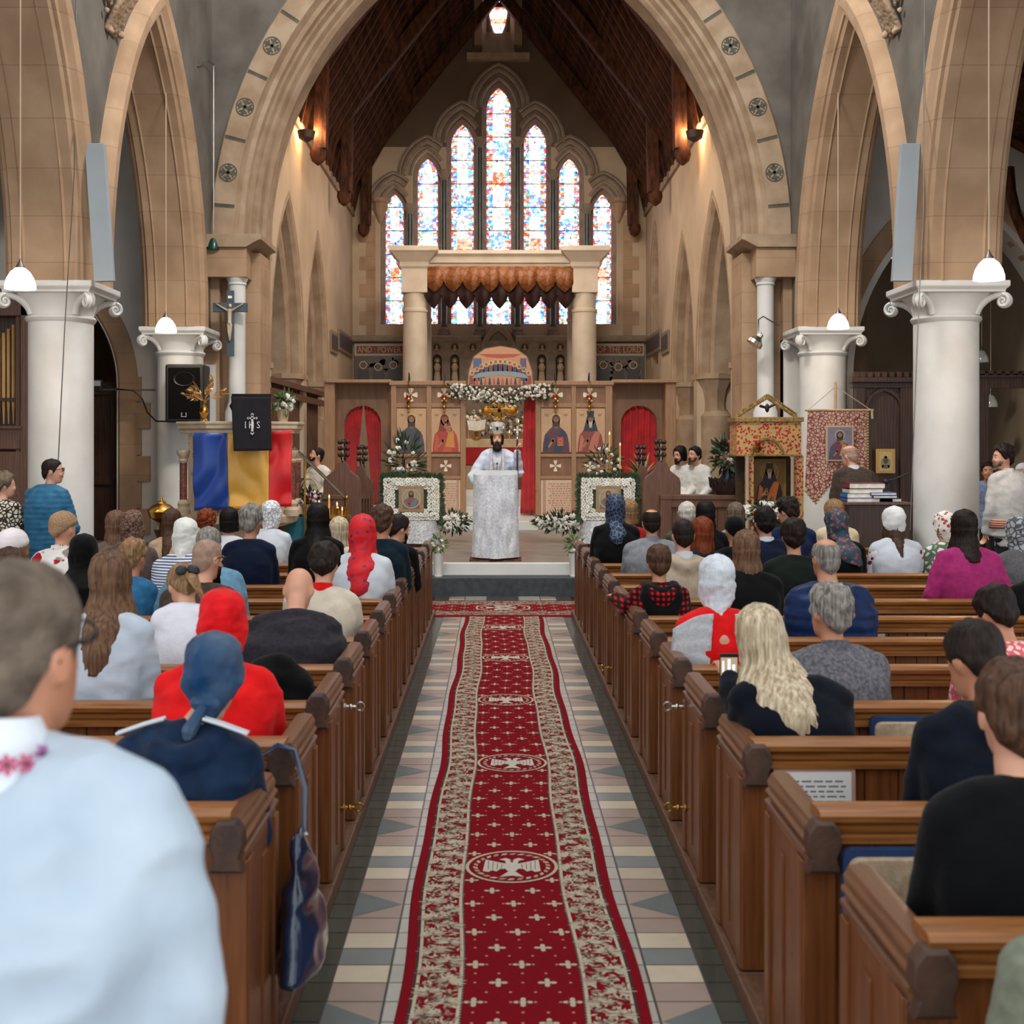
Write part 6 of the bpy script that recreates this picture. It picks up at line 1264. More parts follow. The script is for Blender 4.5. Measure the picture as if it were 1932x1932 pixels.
# ================================================================== people
SKIN = mat('skin_fair', '#d9a286', '#c98d70', rough=.5, scale=6, bump=.05); SKIN2 = mat('skin_ruddy', '#c98d6e', '#b37757', rough=.5, scale=6, bump=.05)
def hairm(n, c, c2): return mat('hair_'+n, c, c2, rough=.5, scale=1, stretch=(70, 70, 5), bump=.5, bscale=1.6, detail=3, spec=.18)
HR = {'crop': mat('hair_cropped_grey', '#77695c', '#54483e', rough=.7, scale=22, bump=.5, bscale=160, spec=.15), 'dark': hairm('dark', '#2b1e17', '#120c0a'), 'black': hairm('black', '#17120f', '#0a0807'), 'brown': hairm('brown', '#5b4030', '#38261b'), 'lbrown': hairm('light_brown', '#7d5d45', '#523a2a'), 'grey': hairm('grey', '#9a948c', '#5d5750'), 'white': hairm('white', '#d5d0c6', '#a7a198'),
      'blond': hairm('blond', '#dccdb0', '#a08a6b'), 'red': hairm('auburn', '#8a3f1c', '#54220f'), 'sblond': hairm('sandy', '#a07d56', '#6d5138'), 'buzz': mat('hair_shaved', '#a58571', '#8d6d5b', rough=.6, scale=30, bump=.2, bscale=200), 'greybrown': hairm('grey_brown', '#7a6a58', '#4c4034')}
CL = {}
def cl(n, c, c2=None, **k):
    k.setdefault('spec', .12); k.setdefault('var', .05)
    k.setdefault('rough', .85); k.setdefault('sheen', .06); k.setdefault('bump', .25); k.setdefault('scale', 14)
    if n not in CL: CL[n] = mat(n, c, c2, **k)
    return CL[n]
def lerp(T, x):
    for (a, p), (b, q) in zip(T, T[1:]):
        if x <= b: u = max(0, (x-a)/(b-a)); return p+(q-p)*u if not isinstance(p, tuple) else tuple(i+(j-i)*u for i, j in zip(p, q))
    return T[-1][1]
HEAD = [(-.118, (.052, .024, .020)), (-.105, (.045, .040, .040)), (-.085, (.032, .052, .062)), (-.05, (.014, .064, .084)), (-.02, (.005, .070, .092)), (.02, (.0, .075, .096)), (.05, (-.004, .0745, .095)), (.08, (-.006, .066, .084)), (.10, (-.006, .052, .066)), (.113, (-.006, .032, .042)), (.119, (-.006, .010, .012))]
RB = [(-.40, .06), (-.12, .058), (-.09, .066), (-.05, .086), (0, .096)]     # back of head / nape
def shell(a, s, rxx=.077, ryy=.098, rz=.123):
    if s <= 1:
        f = s*pi/2; z = rz*cos(f); yc, rx, ry = lerp(HEAD, min(z, .1189)); q = min(1, s/.12)
        return Vector(((rx+.0025)*sin(a)*q, yc+(ry+.0025)*cos(a)*q, z+.001))
    z = -(s-1)*.20; k = lerp(RB, max(z, -.4))/.098; fr = max(0, cos(a)); return Vector((rxx*sin(a)*(.35+.65*k if z < -.03 else 1), (ryy*cos(a))*(k if cos(a) < 0 else 1)-.004, z))
def hairmesh(st, M, seed=0):
    r = random.Random(seed); o = Vector((r.random()*9, r.random()*9, 0)); kind = st.get('k', 'short'); th = st.get('th', .012); L = st.get('L', 0); n, m = (72, 44) if kind in ('long', 'scarf') else (56, 26)
    if kind == 'short': ZL = [(0, .075), (35, .066), (58, .035), (75, -.015), (88, -.028), (105, -.005), (125, -.055), (180, -.088)]
    elif kind == 'long': ZL = [(0, .072), (30, .066), (48, .03), (58, -.06-L*.5), (75, -.06-L), (180, -.07-L)]
    elif kind == 'scarf': ZL = [(0, .07), (30, .06), (52, .0), (66, -.07), (80, -.11-L*.6), (180, -.11-L)]
    elif kind == 'kerchief': ZL = [(0, .075), (40, .06), (70, -.01), (95, -.045), (130, -.09-L*.2), (160, -.10-L*.8), (180, -.10-L)]
    elif kind == 'cap': ZL = [(0, .05), (60, .03), (90, .02), (180, st.get('back', -.05))]
    if 'ZL' in st: ZL = st['ZL']
    rows = []
    for j in range(m+1):
        v = j/m; row = []
        for i in range(n+1):
            a = 2*pi*i/n; da = abs(((math.degrees(a)+180) % 360)-180); zl = lerp(ZL, da)+st.get('rag', 0)*noise.noise(Vector((a*6, seed, 0)))
            sm = acos(max(-1, min(1, zl/.123)))/(pi/2) if zl > 0 else 1-zl/.20
            s0 = st.get('s0', 0)*(1 if da > 0 else 1); s = s0+(sm-s0)*v; p = shell(a, s); z = p.z; d = Vector((p.x, p.y*.8, max(0, p.z))).normalized() if p.length > 1e-5 else Vector((0, 0, 1))
            if kind in ('long', 'scarf') and z < -.02:      # the fall over neck and shoulders
                w = st.get('w', .10); q = min(1, (-z-.02)/.10); q = q*q*(3-2*q)
                if kind == 'scarf': g = .062 if False else 0; ww = lerp([(-.6, w+.08), (-.22, w+.03), (-.14, w*.72), (-.09, .078), (0, .078)], z); yb = lerp([(-.6, .26), (-.36, .245), (-.24, .215), (-.17, .155), (-.11, .092), (0, .098)] if L > .12 else [(-.6, .17), (-.25, .155), (-.15, .105), (-.1, .085), (0, .098)], z)
                else: ww = lerp([(-.6, w), (-.2, w), (-.08, .088), (0, .08)], z); yb = lerp([(-.6, .235), (-.3, .228), (-.2, .182), (-.12, .115), (0, .10)] if L > .15 else [(-.6, .15), (-.22, .135), (-.12, .105), (0, .10)], z)
                c = cos(a); t = Vector((ww*sin(a), (yb if c < 0 else .085)*c*(.55+.45*abs(c)), z)); p = p*(1-q)+t*q
            e = min(1, max(0, (1-v))/.12)**.6 if kind in ('short', 'cap') else min(1, .35+(1-v)*6); t_ = th*e
            nz = noise.noise(Vector((p.x*30, p.y*30, p.z*30))+o)
            if kind == 'long': t_ += .0035*sin(a*41+nz*3+z*6)+.006*noise.noise(Vector((a*9, z*3, seed)))*min(1, v*3)
            elif kind in ('scarf', 'kerchief'): t_ += .005*sin(z*46+a*2.2+2*nz)*min(1, v*2)+.006*noise.noise(Vector((a*5, z*14, seed)))*(1 if z < -.03 else .4)
            elif kind == 'cap': t_ += .001*nz
            else: t_ += (st.get('curl', .0025))*nz*min(1, e)*1.6
            if kind == 'short' and st.get('top'): t_ += st['top']*max(0, cos(s*pi/2))**.7*(1+.35*nz)
            row.append(M @ (p+d*t_))
        rows.append(row)
    mb = MB(); mb.grid(rows); return mb
def hand(mb, w, d, up, k=1.0, curl=.5, side=1, grip=False):
    """palm and five separate fingers from wrist w along d; side +1: thumb on the +(d x up) side"""
    d = Vector(d).normalized(); up = Vector(up); up = (up-d*up.dot(d)).normalized(); s = d.cross(up)*side; w = Vector(w)
    mb.tube([w-d*.01, w+d*.03*k, w+d*.085*k], [(.022*k, .015*k), (.036*k, .014*k), (.037*k, .011*k)], 10, up=up)
    for i, (o, L) in enumerate(((.030, .070), (.010, .080), (-.010, .075), (-.029, .058))):
        b = w+d*.08*k+s*o*k; c1 = curl; p1 = b+(d*cos(c1)-up*sin(c1))*L*.45*k; p2 = p1+(d*cos(c1*2)-up*sin(c1*2))*L*.32*k; p3 = p2+(d*cos(c1*2.8)-up*sin(c1*2.8))*L*.24*k; mb.limb([b, p1, p2, p3], [.0088*k, .0082*k, .0075*k, .0065*k], 7)
    b = w+d*.025*k+s*.028*k; p1 = b+(d*.6+s*.75-up*.15).normalized()*.04*k; p2 = p1+(d*.9+s*.25-up*.4*(1+grip)).normalized()*.03*k; mb.limb([b, p1, p2], [.0125*k, .010*k, .008*k], 7)
def person(label, px, py, Y, hair=None, hm='dark', top=None, sit=True, zt=None, k=1.0, sw=.178, fat=1.0, lean=.05, hyaw=0, hp=0, hr=0, yaw=0, hood=False, collar=None, arms=None, vox=.0135, disp=.006, mode=None, face=False, glasses=None, beard=None, scarfm=None,
           skirt=False, short=False, skin=None, floor=0, legs=None, extra=None, neck=0, hx=0, group=None, wide=1.0, ssl=None, hk=1.0, gsm=None, fine=False):
    Yh = Y-.05+lean+.04+.12*sin(radians(hp)) if sit and not yaw else Y
    X = PX(px, Yh); zt = zt or PZ(py, Yh); rnd = random.Random(int(px*7+py)); sw *= .86; yw = radians(yaw); hk = hk*k**.35; S = skin or SKIN
    tag_ = dict(); hz = .215*hk*cos(radians(hp)*.6)
    A = Vector((hx, lean+.01, zt-floor-.237*hk-.0*hp+.0)); A.z -= 0
    Hm = Matrix.Translation(A+Vector((0, .0, 0))) @ Euler((radians(-hp), radians(hr), radians(hyaw)), 'ZXY' if False else 'XYZ').to_matrix().to_4x4() @ Matrix.Translation((0, .028*hk, .118*hk)) @ Matrix.Scale(hk, 4)
    crown = Hm @ Vector((0, 0, .119)); dz = (zt-floor)-max(crown.z, (Hm @ Vector((0, -.09, .05))).z); A.z += dz; Hm = Matrix.Translation((0, 0, dz)) @ Hm
    nb = A+Vector((-hx*.6, -.03, -.055*k)); hip = Vector((0, 0, .53 if sit else (zt-floor)*.52)); up = nb-hip; TL = up.length
    if ssl: nb.z -= ssl
    shl = [nb+Vector((s*sw*k, -.005, -.062*k)) for s in (-1, 1)]
    if sit: defa = [(shl[i]+Vector((s*.035, .05, -.265*k)), Vector((s*.11, .27+lean, max(.60, shl[i].z-.42)))) for i, s in ((0, -1), (1, 1))]
    else: defa = [(shl[i]+Vector((s*.06, .0, -.29*k)), shl[i]+Vector((s*.035, .09, -.54*k))) for i, s in ((0, -1), (1, 1))]
    ar = [(Vector(a[0]), Vector(a[1])) if a else d for a, d in zip(arms or (None, None), defa)]
    def torso(mb, g, sleeves=1):
        T = [(0, (.165, .118)), (.25, (.148, .108)), (.5, (.162, .115)), (.75, (.172, .118)), (.9, (.150, .098)), (1.0, (.085, .066))]; rings = []
        for i in range(14):
            t = i/13; rx, ry = lerp(T, t); c = hip.lerp(nb, t)+Vector((0, -.03*sin(pi*t), 0)); e = (fat if t < .8 else 1)*wide
            rings.append([c+Vector(((rx*k*e*sw/.158+g)*cos(q), (ry*k*e+g)*sin(q), 0)) for q in [2*pi*j/20 for j in range(20)]])
        mb.loft(rings); m_ = nb+Vector((0, -.005, -.022)); mb.limb([shl[0], m_.lerp(shl[0], .5)+Vector((0, 0, .012)), m_, m_.lerp(shl[1], .5)+Vector((0, 0, .012)), shl[1]], [.056*k+g, .058*k+g, .058*k+g, .058*k+g, .056*k+g], 12)
        if sleeves:
            for i in (0, 1):
                e, w = ar[i]; w2 = shl[i].lerp(e, .55) if short else w; pts, rd = ([shl[i], w2], [.056*k+g*1.4, .052*k+g*1.6]) if short else ([shl[i], shl[i].lerp(e, .5), e, e.lerp(w, .93)], [.055*k+g, .050*k+g*1.2, .043*k+g*1.3, .032*k+g*1.2])
                mb.limb(pts, rd, 12)
    lg = []
    for s in (-1, 1):
        if sit: lg.append([Vector((s*.09*k, .02, .52)), Vector((s*.12*k, .42*k+.02, .51)), Vector((s*.12*k, .40*k, .10)), Vector((s*.13*k, .53*k, .05))])
        else: h = hip.z; lg.append([Vector((s*.09, 0, h)), Vector((s*.10, .02, h*.52)), Vector((s*.10, -.02, .09)), Vector((s*.12, .13, .04))])
    mb = MB(); rings = [[Hm @ Vector((c[1]*cos(q), c[0]+c[2]*sin(q), z)) for q in [2*pi*j/24 for j in range(24)]] for z, c in HEAD]; mb.loft(rings)
    for s in (-1, 1): mb.sph(Vector((0, 0, 0)), .001, 4, 3)
    mb.limb([Hm @ Vector((0, -.015, -.03)), Hm @ Vector((0, -.012, -.10)), nb+Vector((0, 0, -.02))], [.052*hk, (.050+neck)*hk, (.058+neck)*hk], 14)
    mb.limb([Hm @ Vector((0, .088, .022)), Hm @ Vector((0, .106, -.018)), Hm @ Vector((0, .098, -.026))], [.008*hk, .012*hk, .012*hk], 8)
    for s in (-1, 1):
        q = mb.M; mb.M = Hm @ Matrix.Translation((s*.078, -.006, -.008)) @ Matrix.Rotation(s*radians(-22), 4, 'Z'); mb.sph((0, 0, 0), (.0095, .019, .031), 10, 8); mb.sph((s*.004, -.010, .006), (.007, .013, .024), 8, 6); mb.M = q
        if face: mb.sph(Hm @ Vector((s*.034, .083, -.032)), .022*hk, 8, 6)
    if face: mb.limb([Hm @ Vector((-.035, .084, .028)), Hm @ Vector((.035, .084, .028))], [.011*hk]*2, 8); mb.limb([Hm @ Vector((-.018, .086, -.062)), Hm @ Vector((.018, .086, -.062))], [.011*hk]*2, 8)
    torso(mb, -.006)
    for i in (0, 1): e, w = ar[i]; d = (w-e).normalized(); hand(mb, w-d*.005, d, (0, 0, 1) if sit else (0, -1, .0) if False else ((1, 0, 0) if abs(d.z) > .6 else (0, 0, 1)), k=k, curl=.5, side=(1 if i == 0 else -1))
    for l in lg: mb.limb(l[:3], [.075*k, .055*k, .04*k], 12); mb.limb(l[2:], [.04*k, .032*k], 10)
    if skin is None: S = SKIN2 if rnd.random() < .4 else SKIN
    body = meshobj(fuse(mb, vox*.85 if not fine else vox*.6, 3), 'person', S); body.location = (X-(Hm.translation.x*cos(yw)-Hm.translation.y*sin(yw)), (Y-.05 if sit and not yaw else Y-(Hm.translation.x*sin(yw)+Hm.translation.y*cos(yw))), floor); body.rotation_euler = (0, 0, yw)
    tag(body, label, 'person', group)
    # clothing
    if top:
        mb = MB(); torso(mb, .016)
        if skirt == 'robe':
            rr = []
            for i in range(9):
                t = i/8; z = .03+(hip.z+.12)*t; c = 1-t; rr.append([Vector(((.17+.13*c)*cos(q), (.13+.10*c)*sin(q), z)) for q in [2*pi*j/20 for j in range(20)]])
            mb.loft(rr)
            e, w = ar[0]; mb.limb([shl[0], shl[0].lerp(e, .6), e+Vector((0, 0, -.03)), e.lerp(w, .4), e.lerp(w, .62)], [.068, .078, .085, .065, .05], 14)
            e, w = ar[1]; mb.limb([shl[1], shl[1].lerp(e, .6), e+Vector((0, 0, -.03)), e.lerp(w, .5)+Vector((0, 0, -.08)), e.lerp(w, .8)+Vector((0, 0, -.10))], [.068, .08, .09, .10, .085], 14)
        if hood:
            c = nb; mb.limb([c+Vector((-.085, .03, .01)), c+Vector((-.10, -.045, -.005)), c+Vector((-.06, -.105, -.03)), c+Vector((0, -.13, -.05)), c+Vector((.06, -.105, -.03)), c+Vector((.10, -.045, -.005)), c+Vector((.085, .03, .01))], [.034, .040, .046, .050, .046, .040, .034], 12); mb.limb([c+Vector((-.04, -.12, -.07)), c+Vector((0, -.125, -.12)), c+Vector((.04, -.12, -.07))], [.04, .04, .04], 10)
        if not sit and not skirt: mb.loft([[Vector(((.16*fat+g)*cos(q), (.125*fat+g)*sin(q), z)) for q in [2*pi*j/20 for j in range(20)]] for z, g in ((hip.z-.10, .012), (hip.z+.05, .006), (hip.z+.12, 0))])
        if extra == 'cape': pass
        tp = meshobj(fuse(mb, vox, 4, disp, 8, mode), {'shirt': 'shirt'}.get('x', 'top'), top, body)
        if collar:
            mb = MB(); ring = []; h = .032
            for z, g in ((-.028, .014), (.0, .006), (h*.8, -.002), (h*.8, -.007), (-.02, .0)): ring.append([nb+Vector((0, .012, .03+z))+Vector(((.062+g)*cos(q), (.064+g)*sin(q), .012*(1 if sin(q) < 0 else -1.2)*abs(sin(q)))) for q in [2*pi*j/26 for j in range(26)]])
            mb.loft(ring, cap=False); mb.build('collar', collar, body, smooth=60)
    mb = MB(); tm = legs or cl('dark_trousers', '#22232b')
    if skirt == 'robe': pass
    else:
        for l in lg: mb.limb(l[:3], [.088*k, .066*k, .052*k], 12)
        if sit: mb.loft([[Vector(((.18*k+g)*cos(q), (.13*k+g)*sin(q), z)) for q in [2*pi*j/16 for j in range(16)]] for z, g in ((.455, 0), (.56, .005), (.62, 0))])
        else: mb.loft([[Vector((.17*cos(q), .12*sin(q), z)) for q in [2*pi*j/16 for j in range(16)]] for z in (hip.z-.12, hip.z+.06)])
        meshobj(fuse(mb, .02, 2), 'trousers', tm, body)
    for l in lg: mb = MB(); mb.tube([l[2]+Vector((0, -.03, -.045)), l[2].lerp(l[3], .5)+Vector((0, 0, -.03)), l[3]+Vector((0, .03, -.01))], [(.04, .04), (.042, .034), (.038, .022)], 10, up=(0, 0, 1)); mb.build('shoe', BLACK, body)
    # hair, scarves, glasses
    hm_ = HR[hm] if isinstance(hm, str) else hm
    for n, st in enumerate(hair or []):
        m_ = st.get('m', hm_); nm = {'scarf': 'headscarf', 'kerchief': 'headscarf', 'cap': 'cap'}.get(st.get('k'), 'hair'); q = hairmesh(st, Hm, rnd.randint(0, 99)); o = q.build(nm, m_, body, smooth=180, fixn=True)
        if st.get('k') in ('long', 'scarf', 'kerchief'): s_ = o.modifiers.new('s', 'SOLIDIFY'); s_.thickness = .006; s_.offset = -1
        if st.get('tail') == 'pony':
            mb = MB(); b = Vector((.01, -.10, .03)); pts = [Hm @ (b+Vector((.02*t+.03*t*t, -.03*sin(t*1.8), -.02-.17*t*t))) for t in [i/7 for i in range(8)]]; mb.tube(pts, [.02, .03, .034, .032, .028, .022, .016, .006], 14, flat=.7); mb.build('ponytail', m_, body); mb = MB()
            for s in (-1, 1): mb.M = Hm @ Matrix.Translation((s*.035, -.115, .045)) @ Matrix.Rotation(s*.5, 4, 'Y'); mb.sph((0, 0, 0), (.036, .014, .028), 10, 8)
            mb.build('hair_bow', BLACK, body)
        if st.get('tail') == 'bun': mb = MB(); mb.sph(Hm @ Vector((0, -.095, .045 if st.get('hi') else -.02)), .042, 12, 8); mb.build('bun', m_, body)
        if st.get('knot'): mb = MB(); mb.limb([Hm @ Vector((-.03, -.085, -.085)), Hm @ Vector((.03, -.09, -.09))], [.02, .02], 8); mb.limb([Hm @ Vector((0, -.09, -.09)), Hm @ Vector((-.04, -.11, -.17)), Hm @ Vector((-.05, -.10, -.22))], [.016, .024, .012], 8); mb.build('scarf_knot', m_, body)
    if beard:
        mb = MB(); rows = []
        for j in range(9):
            v = j/8; row = []
            for i in range(17):
                a = radians(-78+156*i/16); L_ = beard.get('L', .02); zt_ = -.040 if abs(i-8) < 3 else (-.078 if abs(i-8) == 3 else -.070 if abs(i-8) < 6 else -.035); zt_ = -.064 if abs(i-8) < 3 and v > .08 and v < .2 else zt_; bt = -.122-L_*(1 if abs(i-8) < 4 else .25)+(.035 if abs(i-8) > 5 else 0); bt = -.115-L_*max(0, cos((i-8)/8*pi/2))**.6 if beard.get('full') else bt; zt_ = -.025 if beard.get('full') and abs(i-8) > 4 else zt_; z = zt_+(bt-zt_)*v; rr = lerp([(-.3, (.05, .035, .03)), (-.16, (.055, .052, .045)), (-.13, (.052, .060, .056))]+HEAD[1:4]+[(-.05, (.014, .064, .084))], z); t = (.020 if beard.get('full') and v > .1 else .010)*(1-abs(v-.4))+.004*noise.noise(Vector((a*8, z*60, 0))); row.append(Hm @ Vector(((rr[1]+t)*sin(a), rr[0]+(rr[2]+t)*cos(a), z)))
            rows.append(row)
        mb.grid(rows); mb.build('beard', HR[beard.get('m', 'dark')], body, smooth=180, solid=.005)
    if glasses:
        mb = MB()
        for s in (-1, 1): mb.tube([Hm @ Vector((s*.034+.022*cos(q), .104, .018+.017*sin(q))) for q in [2*pi*i/14 for i in range(15)]], .0024, 5); mb.tube([Hm @ Vector((s*.058, .100, .022)), Hm @ Vector((s*.078, .06, .020)), Hm @ Vector((s*.083, -.005, .014)), Hm @ Vector((s*.082, -.02, -.004))], .0024, 5)
        mb.tube([Hm @ Vector((-.012, .106, .022)), Hm @ Vector((.012, .106, .022))], .0024, 5); mb.build('glasses', BLACK, body)
    if face:
        EYE = mat('eye_white', '#e8e2da', rough=.2, bump=0)
        for s in (-1, 1):
            mb = MB(); mb.sph(Hm @ Vector((s*.032, .083, .008)), .0125*hk, 10, 8); e = mb.build('eye', EYE, body); mb = MB(); mb.sph(Hm @ Vector((s*.032, .0935, .007)), .0045*hk, 8, 6); mb.build('iris', BLACK, e)
            mb = MB(); mb.tube([Hm @ Vector((s*.015, .099, .026)), Hm @ Vector((s*.034, .099, .031)), Hm @ Vector((s*.052, .090, .025))], [.003, .004, .002], 6); mb.build('eyebrow', hm_, body)
            mb = MB(); mb.tube([Hm @ Vector((s*.020, .0945, .013)), Hm @ Vector((s*.033, .0975, .017)), Hm @ Vector((s*.046, .090, .012))], .0022, 5); mb.build('eyelid', S, body)
        mb = MB(); mb.tube([Hm @ Vector((-.022, .093, -.056)), Hm @ Vector((0, .101, -.054)), Hm @ Vector((.022, .093, -.056))], [.003, .0055, .003], 6); mb.build('lips', mat('lips', '#a8604f', rough=.4, bump=0), body)
    body['h'] = 1; del body['h']; HM[body.name] = (Hm, nb, ar, shl); return body
HM = {}
SH = dict(k='short'); CROP = dict(k='short', th=.005, curl=.0008); FADE = dict(k='short', th=.007, top=.012)
def long(L, w=.10, **k): return dict(k='long', L=L, w=w, th=.014, **k)
R_ = lambda i: ROW[i]+.30
WHT = cl('white_cotton', '#ccd0d6', '#bfc4cb', scale=9); NAVY = cl('navy_cloth', '#0d1830', '#091226'); BLK = cl('black_cloth', '#0a0a0c', '#060607')
puff = lambda p: .007*abs(sin(p.z*52))
# ------------------------------------------------------------------ left side
blouse = cl('white_blouse', '#c3cdd8', '#b4c0cd', scale=8)
m = person('man from behind in white shirt with flower embroidered collar, standing nearest the camera', 30, 1062, 1.67, [dict(k='short', th=.005, top=.006, curl=.001)], 'crop', cl('pale_blue_white_shirt', '#b6c4d0', '#a9b9c7', scale=7), sit=False, zt=1.78, ssl=-.028, hyaw=-8, yaw=-8, sw=.245, wide=1.1, glasses=True, neck=.006, disp=.022, vox=.011, fine=True, legs=cl('grey_trousers', '#3a3d45'))
Hm, nb, ar, shl = HM[m.name]
mb = MB(); rg = []
for z, g in ((-.03, .034), (.0, .026), (.03, .016), (.062, .004), (.064, -.002), (-.01, .01)): rg.append([nb+Vector((0, .0, .012+z))+Vector(((.062+g)*cos(q), (.064+g)*sin(q)-.006, .010*(-sin(q)))) for q in [2*pi*j/36 for j in range(36)]])
mb.loft(rg, cap=False); mb.build('collar', cl('white_collar', '#e3eaf2'), m, smooth=60)
mb = MB(); r = random.Random(4)
for i in range(11):
    a = -pi/2+(i-5)*.26; c = nb+Vector((.0905*cos(a), .0925*sin(a)-.006, .022+.010)); n = Vector((cos(a), sin(a), .3)); daisy(mb, c+n*.004+Vector((0, 0, r.uniform(-.006, .006))), r.choice((.013, .018, .015)), n, r.choice(('#c0202c', '#a02a86', '#c43a6a', '#2f6a5a', '#7f9f8a')), '#3a2030', 6)
mb.build('embroidery', FLOW, m, smooth=0, fixn=False)
def embroider(o, cols, n, zr, rr=.012, side=None, m=None):
    pass
RP = dict(k='kerchief', L=.02, th=.012)
person('woman in blue and grey headscarf and navy jacket with white shoulder stripes, second row left', 403, 1207, R_(1), [dict(k='kerchief', th=.020, L=.05, knot=1)], cl('blue_silk_scarf', '#123a60', '#45586e', rough=.35, scale=7), cl('navy_track_jacket', '#0b2744', '#071c34', rough=.6), hood=True, hp=14, lean=.08, sw=.185, wide=1.16, fat=1.1, disp=.012, hx=.10)
o = bpy.data.objects['person.001'] if 'person.001' in bpy.data.objects else m
Hm, nb, ar, shl = HM[o.name]; mb = MB()
for s in (-1, 1):
    for q in (0, .022): mb = MB(); mb.tube([nb+Vector((s*.06, -.03-q, .058)), nb+Vector((s*.12, -.042-q, .043)), nb+Vector((s*.20, -.05-q, .016))], .007, 6, flat=.8); mb.build('shoulder_stripe', WHT, o)
redc = cl('bright_red_coat', '#e01414', '#c80d10', rough=.75)
person('woman in plain bright red headscarf and red coat, third row left', 420, 1120, R_(2), [dict(k='scarf', th=.018, L=.05, w=.07)], cl('bright_red_scarf', '#e3131a', '#cb0d14', rough=.6), redc, lean=.12, hp=8, wide=1.2, sw=.2, disp=.012)
person('woman with long brown hair down her back and white blouse, left side', 209, 1043, R_(3), [long(.33, .115)], 'lbrown', blouse, collar=blouse, sw=.17, disp=.010)
person('girl with ponytail, black velvet bow and white embroidered blouse, head bowed', 348, 1070, R_(4), [dict(k='short', th=.010, tail='pony')], 'sblond', cl('white_gauze_blouse', '#e3e2ea'), hp=30, hyaw=30, lean=.06, k=.88, sw=.16, face=True, ssl=-.02)
person('bald man in charcoal sweater over pale shirt, bent forward, by the aisle', 564, 1080, R_(4), None, 'buzz', cl('charcoal_wool', '#2e2b30', '#242126', scale=40), hp=42, lean=.16, wide=1.28, sw=.2, fat=1.15, short=True, disp=.010)
person('dark haired woman with red scarf round the neck and cream jacket, by the aisle', 612, 1030, R_(5), [dict(k='short', th=.022, curl=.008, tail='bun')], 'dark', cl('cream_jacket', '#cfc3b0', '#c0b39f'), collar=redc, hood=False, hp=18, lean=.12, wide=1.15, sw=.19)
FLO = mat('red_floral_shawl', '#d01018', '#8c2450', rough=.7, scale=19, kind='spots', param=1.12, c3='#141014', bump=.1)
person('woman in red floral shawl headscarf and white embroidered sleeves, by the aisle', 684, 977, R_(7), [dict(k='scarf', th=.022, L=.32, w=.10, m=FLO)], 'dark', WHT, lean=.06, wide=1.15, sw=.19)
person('curly haired man in dark teal jacket on the left of the aisle', 722, 957, R_(8), [dict(k='short', th=.014, top=.012, curl=.014)], 'brown', cl('dark_teal_jacket', '#0b202c', '#081720'), hyaw=-10, wide=1.15)
person('man in black jacket with head turned right, front left beside the aisle', 752, 972, R_(9), [SH], 'dark', BLK, hyaw=-50, hp=12, face=True, beard=dict(L=.0))
person('woman with long wavy black hair and black top, behind the candle stand', 600, 952, R_(8)+.2, [long(.26, .10, rag=.03)], 'black', BLK, sw=.18, wide=1.12)
person('blond woman in cream cardigan behind the black-haired woman', 640, 978, R_(9)+.3, [long(.12, .085)], 'blond', cl('cream_knit', '#d3c6b2'), sw=.16)
person('man with spiky grey hair and navy shirt, left block', 474, 957, R_(8), [dict(k='short', th=.010, top=.018, curl=.010)], 'grey', NAVY, wide=1.15, hyaw=-12)
LACE = mat('white_lace', '#e8e8ea', '#9fa3a8', rough=.8, scale=30, kind='net', param=1.6, bump=.4)
person('woman in white lace headscarf and white gathered blouse, below the flag', 512, 947, R_(10), [dict(k='scarf', th=.014, L=.05, w=.07, m=LACE)], 'dark', WHT, sw=.17, wide=1.1, hyaw=-20)
person('woman with dark chin-length bob and white top, below the flag', 433, 960, R_(10), [long(.03, .085)], 'black', WHT, sw=.16)
person('woman with curly auburn hair pinned up, below the blue flag stripe', 389, 963, R_(11), [dict(k='short', th=.020, curl=.018, tail='bun', hi=1)], 'red', cl('olive_top', '#4f4a36'), sw=.16)
denim = cl('light_denim', '#6d95ab', '#5a839b', scale=24)
person('man with cropped grey hair and light denim shirt, left block', 394, 995, R_(6), [CROP], 'grey', denim, wide=1.3, sw=.215, arms=(((-.32, .05, .86), (-.46, .12, .88)), None))
person('man with shaved head, glasses and brown jacket, left block', 391, 1019, R_(5), [dict(k='short', th=.002, curl=.0004)], 'buzz', cl('brown_wool_jacket', '#473a32', '#3a2f28', scale=30), glasses=True, hyaw=-28, beard=dict(L=.015), wide=1.2, sw=.2, lean=.1, hp=8, neck=.006, face=True)
person('woman in white headscarf and thin striped shirt, left block', 350, 981, R_(7), [dict(k='scarf', th=.016, L=.07, w=.075, m=cl('ivory_scarf', '#e5e4dc', '#d8d8d0'))], 'dark', cl('striped_cotton', '#e4e6ea', '#5a6580', kind='stripe', scale=16, param=1.6), lean=.08, hp=8, wide=1.2, sw=.18)
person('boy with tousled brown hair and mid-blue denim jacket, left block', 252, 1020, R_(6), [dict(k='short', th=.010, top=.014, curl=.010)], 'sblond', cl('mid_blue_denim', '#336d95', '#285a80', scale=24), k=.85, sw=.17, hyaw=-14)
person('woman in brown lace headscarf and taupe hooded coat', 250, 966, R_(8), [dict(k='scarf', th=.016, L=.04, w=.07, m=mat('brown_lace', '#7a5a48', '#3a271e', rough=.8, scale=34, kind='net', param=1.5, bump=.4))], 'dark', cl('taupe_coat', '#5b4d4a', '#4d403e'), hood=True, wide=1.15, sw=.185)
person('woman with light brown hair half hidden behind the brown lace headscarf', 219, 966, R_(9), [long(.14, .085)], 'lbrown', cl('taupe_coat2', '#6e6058'), sw=.16)
